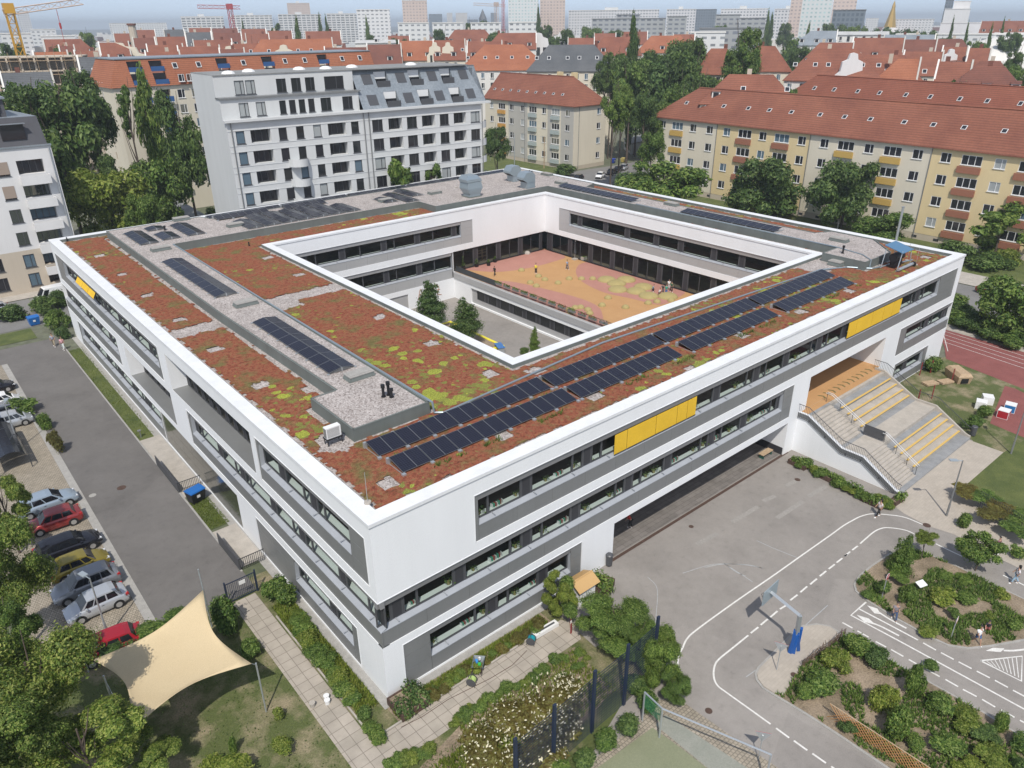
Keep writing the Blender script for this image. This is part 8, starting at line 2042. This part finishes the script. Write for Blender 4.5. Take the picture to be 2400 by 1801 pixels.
def tree_c(px, py, zc, wpx, hpx, key, mat, label, group=None, cat='tree', name='leafy_tree', D=None, trunk=True, yw=None):
    "tree whose crown centre shows at (px, py); wpx, hpx its size in survey pixels"
    if yw: q = ray(px, py); D = (yw-CAM.y)/q.y*math.hypot(q.x, q.y)
    P = G(px, py, zc) if D is None else GD(px, py, D)
    sc_ = scale_at(P); rx = wpx*.5*sc_; th = math.atan2(CAM.z-P.z, (P-CAM).to_2d().length); rz_ = math.sqrt(max((.45*hpx)**2*.25, (hpx*.5)**2-(wpx*.5*math.sin(th))**2))*sc_/math.cos(th)
    if D is not None: top = P.z+rz_; rz_ = max(rz_, min(top*.46, rx*(9 if key == 't1' else 1.65))); P.z = top-rz_
    r = thing(name, label, cat, (P.x, P.y, 0), group, rnd.uniform(0, 6.28))
    c = bpy.data.objects.new('crown' if cat == 'tree' else 'foliage', tmpl(key, mat)); COL.objects.link(c); c.parent = r; c.location = (0, 0, max(P.z, rz_*.8)); c.scale = (rx, rx, rz_)
    if cat == 'tree' and trunk:
        h = max(1.0, P.z+rz_*.45); t = bpy.data.objects.new('trunk', trunk_mesh(3)); COL.objects.link(t); t.parent = r; t.scale = (rx*.55+h*.15, rx*.55+h*.15, h)
    return r
K = 'trees in front of the long yellow block'
for a in [(1555, 450, 5.5, 215, 165, 'r1', 'leaf_mid', 'bright green broad tree in front of the cream end of the block', K), (1487, 455, 3.6, 120, 110, 'r2', 'leaf_dark', 'dark green tree beside the rear car park, left of the bright one', K), (1797, 448, 5.5, 175, 180, 'r3', 'leaf_dark', 'dark round tree before the yellow part of the block', K), (1665, 508, 2.5, 100, 60, 'r1', 'leaf_mid', 'low green tree between the bright and the dark tree', K), (1985, 455, 6.5, 165, 190, 'r2', 'leaf_dark', 'dark airy tree before the second cream part of the block', K), (2068, 532, 3.4, 150, 100, 'r3', 'leaf_mid', 'mid green round tree right of the dark airy one', K),
          (2345, 545, 4.5, 160, 130, 'o1', 'leaf_mid', 'airy tree in front of the balconies at the right', K), (2385, 715, 4.0, 170, 180, 'r1', 'leaf_mid', 'green tree at the right edge hiding the red car', K)]: tree_c(*a)
K = 'shrubs at the street and the track'
for a in [(2230, 588, 1.8, 115, 75, 's1', 'leaf_dark', 'round dark shrub behind the right roof corner'), (2330, 612, 1.5, 120, 60, 's2', 'leaf_dark', 'dark shrub under the airy tree at the right'), (2368, 600, 1.6, 80, 60, 's1', 'leaf_light', 'yellow green shrub at the right under the airy tree')]: tree_c(*a, K, 'shrub', 'round_shrub')
for i, (x, y) in enumerate(((2235, 705), (2258, 725), (2290, 745), (2325, 762), (2365, 775), (2405, 795), (2240, 742), (2275, 758), (2322, 776), (2368, 795))): tree_c(x, y, 1.0, 80, 52, ['s1', 's2'][i % 2], ['leaf_dark', 'leaf_mid'][i % 3 == 0], 'leafy shrub in the thicket between the street and the running track', K, 'shrub', 'thicket_shrub')
for a in [(2190, 850, 1.0, 60, 55, 's1', 'leaf_mid', 'grey green shrub at the right foot of the school wall'), (2280, 985, .8, 62, 48, 's2', 'leaf_mid', 'rounded grey green shrub left of the play cubes'), (2305, 960, .8, 50, 40, 's1', 'leaf_mid', 'smaller shrub behind the rounded one by the play cubes')]: tree_c(*a, K, 'shrub', 'round_shrub')
K = 'trees between the houses in the centre'
for i, a in enumerate([(1478, 205, 9, 110, 170, 'r1', 'leaf_mid'), (1553, 200, 9, 150, 160, 'r2', 'leaf_dark'), (1620, 165, 12, 110, 120, 'r3', 'leaf_mid'), (1440, 175, 10, 70, 120, 'r2', 'leaf_dark'), (1438, 262, 5.5, 60, 120, 'r1', 'leaf_mid'), (1458, 240, 6, 64, 100, 'r3', 'leaf_mid'), (1512, 255, 5, 60, 80, 'r2', 'leaf_dark'), (1432, 205, 9, 50, 80, 'r1', 'leaf_dark'), (1595, 225, 6, 90, 70, 'r1', 'leaf_mid'), (1420, 165, 9, 60, 60, 'r2', 'leaf_dark'), (1500, 150, 15, 100, 90, 'r3', 'leaf_dark'), (1540, 265, 6, 70, 70, 'r3', 'leaf_mid'), (1680, 205, 7, 80, 60, 'r3', 'leaf_light'), (1790, 190, 12, 90, 50, 'r3', 'leaf_mid'), (1835, 210, 8, 80, 40, 'r1', 'leaf_mid'), (1530, 330, 4, 60, 60, 'r2', 'leaf_mid')]):
    tree_c(*a, 'green tree of the wooded gap beside the cream block, ' + ['before the poplar foot', 'at its centre', 'by the hipped houses', 'behind the villa corner', 'at the gable wall', 'with the small villa glimpsed', 'above the garages', 'beside the villa', 'low by the block corner', 'topmost left', 'topmost middle', 'behind the garages', 'small pale one', 'low one on the right', 'lowest on the right', 'at the car park corner'][i], K, D=[222, 225, 228, 232, 180, 188, 186, 230, 196, 240, 235, 190, 205, 215, 205, 168][i])
tree_c(1483, 112, 16, 60, 130, 't1', 'leaf_dark', 'tall narrow poplar at upper centre', 'poplars', name='poplar_tree', D=240)
tree_c(1742, 116, 16, 92, 120, 'r3', 'leaf_mid', 'broad tall poplar at upper right of centre', 'poplars', name='poplar_tree', D=215)
tree_c(698, 70, 18, 34, 46, 't1', 'leaf_dark', 'small dark poplar among far roofs at upper left', 'poplars', name='poplar_tree', D=430)
K = 'trees at the left behind the school'
for a in [(130, 315, 12, 235, 330, 'r1', 'leaf_dark', 'huge dark tree between the left houses'), (60, 255, 12, 140, 150, 'r2', 'leaf_dark', 'dark tree behind the attic of the left house'), (205, 260, 13, 110, 220, 'r3', 'leaf_dark', 'dark tree part right of the huge one'), (245, 450, 5.5, 195, 150, 'r2', 'leaf_light', 'bright green tree behind the left rear coping'), (350, 290, 12, 100, 230, 't1', 'leaf_mid', 'tall airy tree before the blue balconies'), (300, 270, 14, 60, 120, 'o1', 'leaf_mid', 'thin tree top before the blue balconies'), (425, 330, 10, 110, 270, 'r3', 'leaf_dark', 'dark tree beside the pale gable wall'), (370, 400, 6, 130, 120, 'r1', 'leaf_mid', 'green tree before the garden with the clothes pole'), (230, 400, 6, 100, 100, 'r3', 'leaf_dark', 'dark tree behind the bright green one'), (330, 470, 3, 80, 60, 'r2', 'leaf_mid', 'small green tree by the felt roofed building')]: tree_c(*a, K, D={12: 156, 13: 160, 14: 150, 10: 150, 5.5: 146, 6: 150, 3: 140}[a[2]])
tree_c(935, 408, 9, 120, 62, 'o1', 'leaf_mid', 'airy tree top before the grey apartment house', 'street trees at the grey house', yw=79.3); tree_c(1012, 408, 9, 60, 45, 'o1', 'leaf_mid', 'smaller airy tree top before the grey apartment house', 'street trees at the grey house', yw=79.3)
tree_c(1165, 335, 5, 60, 90, 'r2', 'leaf_dark', 'dark tree between the grey and the cream house', 'street trees at the grey house', D=168); tree_c(1320, 395, 2, 70, 40, 's1', 'leaf_dark', 'dark shrub behind the far corner of the school roof', None, 'shrub', 'round_shrub')
tree_c(500, 497, 3, 60, 30, 's3', 'leaf_mid', 'pale flowering shrub at the foot of the grey gable wall', None, 'shrub', 'round_shrub')
# court trees
K = 'trees in the school court'
tree_c(1010, 703, 4.4, 86, 92, 'c1', 'leaf_dark', 'dark pyramid tree at the left of the lower court', K, name='court_tree'); tree_c(1092, 742, 4.2, 84, 84, 'c1', 'leaf_dark', 'dark pyramid tree at the right of the lower court', K, name='court_tree'); tree_c(1253, 795, 3.6, 30, 58, 'c1', 'leaf_mid', 'slim green tree near the court coping', K, name='court_tree'); tree_c(1228, 822, 2.6, 34, 26, 's1', 'leaf_dark', 'small leafy top at the court coping', K, 'shrub', 'court_shrub')
tree_c(1062, 770, .8, 40, 20, 's3', 'leaf_mid', 'low green plant in the yellow edged bed', None, 'shrub', 'bed_shrub')
# foreground left trees
K = 'large trees at the lower left'
for a in [(0, 1330, 6.5, 190, 270, 'f1', 'leaf_fore', 'large bright tree at the left edge, upper part above the parked cars'), (80, 1610, 6.5, 310, 330, 'f1', 'leaf_fore', 'largest bright tree filling the lower left corner'), (0, 1170, 5.0, 130, 180, 'f2', 'leaf_fore', 'tree at the left edge beside the black shelter'), (190, 1740, 5.0, 280, 240, 'f2', 'leaf_fore', 'bright tree at the bottom left below the shade sail'), (10, 1480, 7, 150, 200, 'f2', 'leaf_mid', 'darker tree between the large bright ones'), (-20, 1730, 7, 260, 260, 'f1', 'leaf_fore', 'tree cut by the lower left corner')]: tree_c(*a, K, name='ash_tree')
tree_c(330, 1770, 2.2, 170, 110, 'f2', 'leaf_fore', 'bright shrub at the bottom edge below the sail', K, 'shrub', 'leafy_shrub')
K = 'shrubs and hedges around the parking and garden'
for a in [(530, 1440, 1.4, 100, 130, 's1', 'leaf_mid', 'leafy hedge bush left of the garden gate'), (657, 1376, 1.3, 95, 105, 's2', 'leaf_mid', 'dense round bush right of the garden gate'), (345, 1480, 1.0, 110, 60, 's1', 'leaf_mid', 'hedge bush along the upper edge of the sail, left'), (410, 1450, 1.0, 90, 55, 's2', 'leaf_mid', 'hedge bush along the upper edge of the sail, right'), (270, 1510, 1.0, 100, 55, 's2', 'leaf_dark', 'hedge bush below the bright red car'), (580, 1515, .8, 70, 70, 's1', 'leaf_mid', 'yellowish bush between sail and path'),
          (650, 1670, .6, 38, 42, 's3', 'leaf_light', 'small round rose bush on the lawn'), (665, 1745, .8, 72, 62, 's1', 'leaf_light', 'round bush with yellow leaves on the lawn'), (545, 1745, .8, 26, 60, 's3', 'leaf_mid', 'thin sapling on the lawn by the bottom edge'), (530, 1790, 1.0, 130, 60, 's2', 'leaf_light', 'bush at the bottom edge below the sapling'), (30, 955, .9, 110, 62, 's2', 'leaf_mid', 'round clipped hedge hiding the small silver car'), (105, 985, 1.0, 50, 60, 's1', 'leaf_mid', 'hedge above the black shelter'), (135, 1040, .9, 45, 80, 's2', 'leaf_red', 'brownish hedge beside the black shelter'),
          (30, 730, 1.2, 90, 60, 's1', 'leaf_dark', 'hedge at the left edge behind the driveway'), (95, 715, 1.2, 80, 60, 's2', 'leaf_dark', 'hedge below the white van'), (140, 700, 1.2, 60, 60, 's1', 'leaf_dark', 'hedge under the left school corner'), (135, 755, 1.0, 60, 70, 's2', 'leaf_mid', 'shrub next to the blue container'), (150, 780, .8, 45, 45, 's1', 'leaf_dark', 'dark shrub at the left foot of the school'),
          (1313, 1390, 2.0, 90, 115, 'f2', 'leaf_light', 'leafy column tree covering the corner of the school wall'), (1325, 1365, 2.0, 60, 60, 's1', 'leaf_mid', 'inner leaves of the leafy column tree')]: tree_c(*a, K, 'shrub', 'leafy_shrub')
tree_c(1438, 1450, 2.0, 165, 135, 'f1', 'leaf_mid', 'big dense round hedge tree at the top of the garden beds', 'hedge trees by the ball fence', name='hedge_tree'); tree_c(1545, 1550, 1.7, 110, 150, 'f1', 'leaf_mid', 'dense hedge tree behind the dark fence', 'hedge trees by the ball fence', name='hedge_tree'); tree_c(1340, 1425, 1.4, 60, 50, 's2', 'leaf_mid', 'green shoot left of the big round hedge', 'hedge trees by the ball fence', 'shrub', 'leafy_shrub')
tree_c(1500, 1490, 1.8, 120, 110, 'f1', 'leaf_mid', 'dense hedge tree between the round one and the fence end', 'hedge trees by the ball fence', name='hedge_tree'); tree_c(1580, 1610, 1.2, 80, 80, 'f1', 'leaf_mid', 'low dense hedge tree nearest the goal', 'hedge trees by the ball fence', name='hedge_tree')
for i, (x, y) in enumerate(((1520, 1640), (1470, 1690), (1420, 1735), (1370, 1770), (1320, 1800), (1495, 1600))): tree_c(x, y, .9, 85, 75, 's1', ['leaf_mid', 'leaf_dark'][i % 2], 'green climbing bush at the foot of the dark mesh fence, place %s' % ['second from the goal', 'third from the goal', 'fourth from the goal', 'fifth from the goal', 'lowest', 'nearest the goal'][i], 'bushes at the ball fence', 'shrub', 'fence_bush')
# flowering shrub: several bushes with cream panicles
K = 'cream flowering bushes in the garden bed'
for i, (x, y, w_, h) in enumerate(((1290, 1640, 150, 110), (1210, 1690, 150, 110), (1140, 1750, 150, 110), (1250, 1760, 170, 110), (1320, 1700, 100, 90), (1330, 1610, 80, 60))):
    r = tree_c(x, y, .9, w_, h, 's2', 'leaf_red', 'brownish bush with cream flower clusters, ' + ['upper left one', 'middle left one', 'lower left one', 'lowest one', 'middle right one', 'topmost one by the fence'][i], K, 'shrub', 'flowering_bush')
    c = r.children[0]; mb = MB(); rn = random.Random(i)
    for _ in range(130):
        d = Vector((rn.gauss(0, 1), rn.gauss(0, 1), abs(rn.gauss(0, 1))+.25)).normalized(); p = Vector((d.x*.95*c.scale.x, d.y*.95*c.scale.x, c.location.z+d.z*1.0*c.scale.z)); s_ = rn.uniform(.04, .10); a = Vector((rn.uniform(-1, 1), rn.uniform(-1, 1), rn.uniform(0, 1))).normalized()*s_; b = a.cross(d).normalized()*s_*.6
        mb.poly([p-a, p-b, p+a*1.3, p+b])
    mb.build('blossom', M['flower'], r)
K = 'plants of the garden beds'
n_ = 0
def strip(pts, n, zc, wr, mat, label, group, keys=('s1', 's2', 's3'), name='garden_plant'):
    P = [Vector(p) for p in pts]; rn = random.Random(len(label)+n)
    for i in range(n):
        t = (i+rn.uniform(0, .8))/n*(len(P)-1); k = min(int(t), len(P)-2); p = P[k].lerp(P[k+1], t-k); w_ = rn.uniform(*wr)
        tree_c(p.x+rn.uniform(-6, 6), p.y+rn.uniform(-5, 5), zc, w_, w_*rn.uniform(.6, .95), rn.choice(keys), mat if isinstance(mat, str) else rn.choice(mat), label, group, 'plant', name)
strip([(690, 1440), (740, 1520), (790, 1590), (830, 1640)], 24, .3, (42, 74), ['leaf_mid', 'leaf_mid', 'leaf_light'], 'wild green plant in the strip between path and left school wall', 'plants along the left wall')
strip([(840, 1660), (880, 1720), (910, 1730)], 4, .3, (50, 70), 'leaf_mid', 'green plant around the square timber planter', 'plants around the near planter')
strip([(930, 1680), (1040, 1610), (1130, 1550), (1280, 1455)], 28, .25, (26, 52), ['leaf_mid', 'leaf_red', 'leaf_light'], 'flower bed plant between garden path and right school wall', 'plants along the right wall')
strip([(1060, 1690), (1140, 1640), (1230, 1600), (1300, 1550)], 20, .25, (26, 52), ['leaf_mid', 'leaf_light', 'leaf_mid'], 'herb or small shrub in the bed below the garden path', K)
strip([(900, 1790), (960, 1770), (1010, 1760)], 10, .3, (32, 60), ['leaf_mid', 'leaf_light'], 'green plant at the bottom edge right of the path fork', K)
strip([(1310, 1540), (1380, 1530), (1350, 1570), (1300, 1590)], 8, .2, (22, 44), ['leaf_mid', 'leaf_light'], 'small plant in the upper garden bed near the round hedge', K)
strip([(1865, 1075), (1930, 1110), (2000, 1145), (2060, 1172), (2090, 1180)], 20, .45, (34, 52), ['leaf_mid', 'leaf_light'], 'green plant in the strip below the big stair', 'plants below the stair')
K = 'plants of the upper island'
for a in [(2115, 1300, 1.5, 66, 100, 'c1', 'leaf_mid', 'conifer like young tree at the left of the upper island'), (2173, 1258, 2.2, 56, 42, 'r3', 'leaf_light', 'small bright round crowned tree in a pot on the upper island'), (2300, 1295, 1.7, 105, 105, 'r1', 'leaf_mid', 'young tree at the right of the upper island')]: tree_c(*a, K, name='young_tree')
for i, a in enumerate([(2070, 1370, 1.0, 70, 50), (2130, 1390, 1.0, 60, 80), (2215, 1395, .8, 110, 70), (2260, 1400, .6, 80, 50), (2110, 1350, .8, 70, 40), (2180, 1480, .5, 80, 40), (2215, 1350, .4, 60, 30), (2255, 1355, .4, 60, 30), (2350, 1390, .5, 60, 40), (2380, 1460, .5, 70, 50), (2240, 1435, .7, 50, 40), (2320, 1440, .4, 40, 30), (2030, 1390, .4, 50, 30)]):
    tree_c(a[0], a[1], a[2]*.85, a[3]*.8, a[4]*.85, ['s1', 's2', 's3'][i % 3], ['leaf_mid', 'leaf_mid', 'leaf_light'][i % 3], 'low green shrub on the upper planted island', K, 'shrub', 'island_shrub')
K = 'plants of the lower island'
for i, a in enumerate([(1930, 1590, 1.0, 140, 100), (1960, 1545, 1.0, 90, 80), (2020, 1510, 1.1, 110, 80), (2060, 1535, 1.0, 90, 70), (1890, 1620, .8, 80, 60), (2075, 1640, 1.3, 90, 110), (2110, 1690, 1.4, 100, 130), (2150, 1590, 1.6, 62, 120), (2200, 1640, .9, 110, 80), (2260, 1680, .8, 110, 70), (2230, 1740, .8, 130, 80), (2310, 1720, .8, 90, 60), (2350, 1690, 1.0, 60, 80), (2340, 1780, .8, 130, 80), (2400, 1740, .8, 100, 80), (1990, 1700, .6, 60, 50), (2150, 1740, .7, 80, 60), (2270, 1790, .6, 100, 60), (2180, 1555, .6, 60, 40), (2390, 1800, .9, 100, 80)]):
    tree_c(a[0], a[1], a[2]*.9, a[3]*.85, a[4]*.95, ['s1', 's2'][i % 2], ['leaf_mid', 'leaf_light', 'leaf_mid', 'leaf_dark'][i % 4] if i != 7 else 'leaf_mid', 'leafy shrub on the lower planted island', K, 'shrub', 'island_shrub')
for i, (x, y) in enumerate(((2270, 1150), (2310, 1165), (2350, 1185), (2385, 1205), (2330, 1205), (2380, 1240))): tree_c(x, y, 1.1, 80, 36, 's2', ['leaf_red', 'leaf_mid'][i % 2], 'climbing plants on the low mesh frame at the right edge', 'climbing plants at the right', 'shrub', 'climbing_plant')
tree_c(2262, 1215, .8, 46, 55, 's1', 'leaf_mid', 'green shrub by the lamp post on the paved corner', None, 'shrub', 'round_shrub'); tree_c(1893, 995, 2.4, 40, 66, 's1', 'leaf_light', 'lime green climber on the white wall left of the stair', None, 'plant', 'wall_climber'); tree_c(2385, 1290, .6, 50, 40, 's3', 'leaf_mid', 'small shrub at the right edge of the yard', None, 'shrub', 'round_shrub')
# woods among the far houses
K = 'trees among the far houses'; rn = random.Random(11)
for (x, y, w_, h, D) in [(1605, 130, 110, 110, 235), (1560, 150, 70, 70, 240), (1520, 175, 80, 70, 225), (1640, 185, 90, 60, 205), (1600, 190, 60, 50, 210), (100, 112, 150, 40, 330), (30, 100, 70, 30, 360), (200, 80, 36, 20, 520), (140, 125, 60, 30, 300), (645, 62, 28, 22, 560), (570, 62, 18, 20, 600), (750, 55, 22, 34, 600), (765, 56, 20, 30, 600), (585, 105, 36, 14, 320), (1035, 75, 46, 26, 420), (860, 85, 40, 18, 460), (940, 85, 60, 18, 430), (1170, 68, 60, 16, 430), (1262, 40, 22, 40, 560), (1280, 62, 30, 20, 520), (1290, 85, 60, 30, 400), (1340, 80, 60, 40, 400), (1385, 66, 60, 26, 500), (1440, 72, 50, 20, 480), (1100, 58, 20, 16, 620), (1135, 48, 26, 12, 900), (860, 60, 20, 34, 650), (1800, 48, 20, 40, 600), (1808, 52, 26, 30, 560), (1845, 56, 40, 16, 600), (1895, 75, 26, 30, 500), (1840, 90, 110, 28, 380), (1870, 118, 70, 40, 330), (1960, 52, 70, 26, 600), (2010, 62, 60, 22, 560), (2060, 58, 70, 20, 620), (2120, 66, 80, 20, 560), (2170, 70, 60, 24, 520), (2232, 62, 14, 36, 480), (2265, 80, 18, 44, 420), (2285, 95, 60, 24, 400), (2320, 90, 22, 50, 400), (2350, 66, 18, 34, 460), (2370, 85, 50, 40, 420), (2240, 184, 100, 34, 210), (2350, 150, 90, 40, 280), (2390, 175, 70, 60, 240), (2330, 195, 70, 20, 215), (2380, 130, 40, 30, 300), (1700, 175, 60, 30, 230), (2210, 85, 60, 22, 460), (1690, 66, 40, 26, 560), (1850, 205, 60, 20, 200)]:
    tall = h > w_*1.1; tree_c(x, y, 8, w_, h, 't1' if tall else rn.choice(['r1', 'r2', 'r3']), rn.choice(['leaf_dark', 'leaf_mid', 'leaf_dark']), 'tree among the far roofs, ' + ('narrow dark crown' if tall else 'rounded green crown'), K, D=D)
wd = MB()
for i in range(520):
    D = 450*(4.0**rn.random()); x = rn.uniform(-60, 2460); p = GD(x, 100, D); s_ = rn.uniform(5, 10)
    for j in range(9):
        a = rn.uniform(0, 6.28); c = Vector((p.x+rn.uniform(-6, 6), p.y+rn.uniform(-6, 6), rn.uniform(4, 12))); d = Vector((math.cos(a), math.sin(a), .3))*s_*.5; e_ = d.cross(Vector((0, 0, 1))).normalized()*s_*.35+Vector((0, 0, s_*.3)); wd.poly([c-d, c-e_, c+d, c+e_])
tag(wd.build('distant_woods', M['leaf_dark']), 'distant trees towards the horizon', kind='stuff')
# weeds and grass tufts on lawns and roof edge
def tufts(name, polys, n, s, mat, label, z=.03):
    mb = MB(); rn = random.Random(n)
    for k in range(n):
        x0, x1, y0, y1 = rn.choice(polys); x, y = rn.uniform(x0, x1), rn.uniform(y0, y1)
        for j in range(4):
            a = rn.uniform(0, 6.28); h = s*rn.uniform(.6, 1.5); w_ = s*.25; dx, dy = math.cos(a)*s*.5, math.sin(a)*s*.5
            mb.poly([(x-dy*.3, y+dx*.3, z), (x+dy*.3, y-dx*.3, z), (x+dx, y+dy, z+h)])
    tag(mb.build(name, M[mat]), label, kind='stuff')
tufts('grass_tufts', [(-2, -.4, 43, 72), (-2, -.4, 23.7, 28.5), (-2, -.6, 1, 12)], 3800, .10, 'leaf_light', 'short grass of the lawn strips along the school')
tufts('grass_tufts', [(-18, -4, -8, 14), (-2, 3, -14, -5), (-14, -6, -14, 0)], 5500, .11, 'leaf_mid', 'grass of the garden lawn')
tufts('wild_herbs', [(-.3, 11.5, -1.75, -.7), (2, 11, -8.5, -4.4), (-1.5, 4, -9, -5.5), (-2, -.6, 0, 12)], 12000, .20, 'leaf_light', 'wild herbs in the garden beds')
ib = [(min(p[0] for p in I), max(p[0] for p in I), min(p[1] for p in I), max(p[1] for p in I)) for I in (ISL1, ISL2)]
mb = MB(); rn = random.Random(3)
for I, b in zip((ISL1, ISL2), ib):
    for k in range(9000):
        x, y = rn.uniform(b[0], b[1]), rn.uniform(b[2], b[3])
        if not in_poly(x, y, I) or (I is ISL2 and in_poly(x, y, PAD)): continue
        if noise.noise(Vector((x*.5, y*.5, 2))) < -.02: continue
        a = rn.uniform(0, 6.28); s_ = rn.uniform(.12, .3)
        for j in range(3): a += 2.1; mb.poly([(x-math.sin(a)*.05, y+math.cos(a)*.05, .1), (x+math.sin(a)*.05, y-math.cos(a)*.05, .1), (x+math.cos(a)*s_*.6, y+math.sin(a)*s_*.6, .1+s_)])
tag(mb.build('wild_herbs', M['leaf_mid']), 'wild herbs and grass on the planted islands', kind='stuff')
mb = MB()
for k in range(900):
    row = rn.choice((3.0, 5.4)); x = rn.uniform(4.5, 58); y = row-.25+rn.uniform(-.2, .2)
    if noise.noise(Vector((x*.35, row, 1))) < .05: continue
    for j in range(5): a = rn.uniform(0, 6.28); h = rn.uniform(.15, .4); mb.poly([(x-.03, y, 12.5), (x+.03, y, 12.5), (x+math.cos(a)*.15, y+math.sin(a)*.15, 12.5+h)])
tag(mb.build('roof_herbs', M['leaf_mid']), 'tall green weeds along the solar arrays', kind='stuff')
# real meshes for the lettering
dg = bpy.context.evaluated_depsgraph_get()
for o in [o for o in S.objects if o.type == 'FONT']:
    me = bpy.data.meshes.new_from_object(o.evaluated_get(dg)); n_o = bpy.data.objects.new(o.name, me); COL.objects.link(n_o)
    n_o.parent = o.parent; n_o.location = o.location; n_o.rotation_euler = o.rotation_euler; nm_ = o.name; bpy.data.objects.remove(o); n_o.name = nm_
for o in S.objects:
    if '_w' in o: del o['_w']

hz = MB(); hz.box(-3500, 6500, -3500, 6500, -1.0, 75.0)
hm = bpy.data.materials.new('haze'); hm.use_nodes = True; hm.node_tree.nodes.remove(hm.node_tree.nodes['Principled BSDF'])
pv = hm.node_tree.nodes.new('ShaderNodeVolumePrincipled'); pv.inputs['Color'].default_value = (.86, .93, 1, 1); pv.inputs['Density'].default_value = .00030; pv.inputs['Anisotropy'].default_value = 0.2
hm.node_tree.links.new(pv.outputs[0], hm.node_tree.nodes['Material Output'].inputs['Volume'])
tag(hz.build('haze', hm), 'thin blue haze over the distant town', kind='stuff')
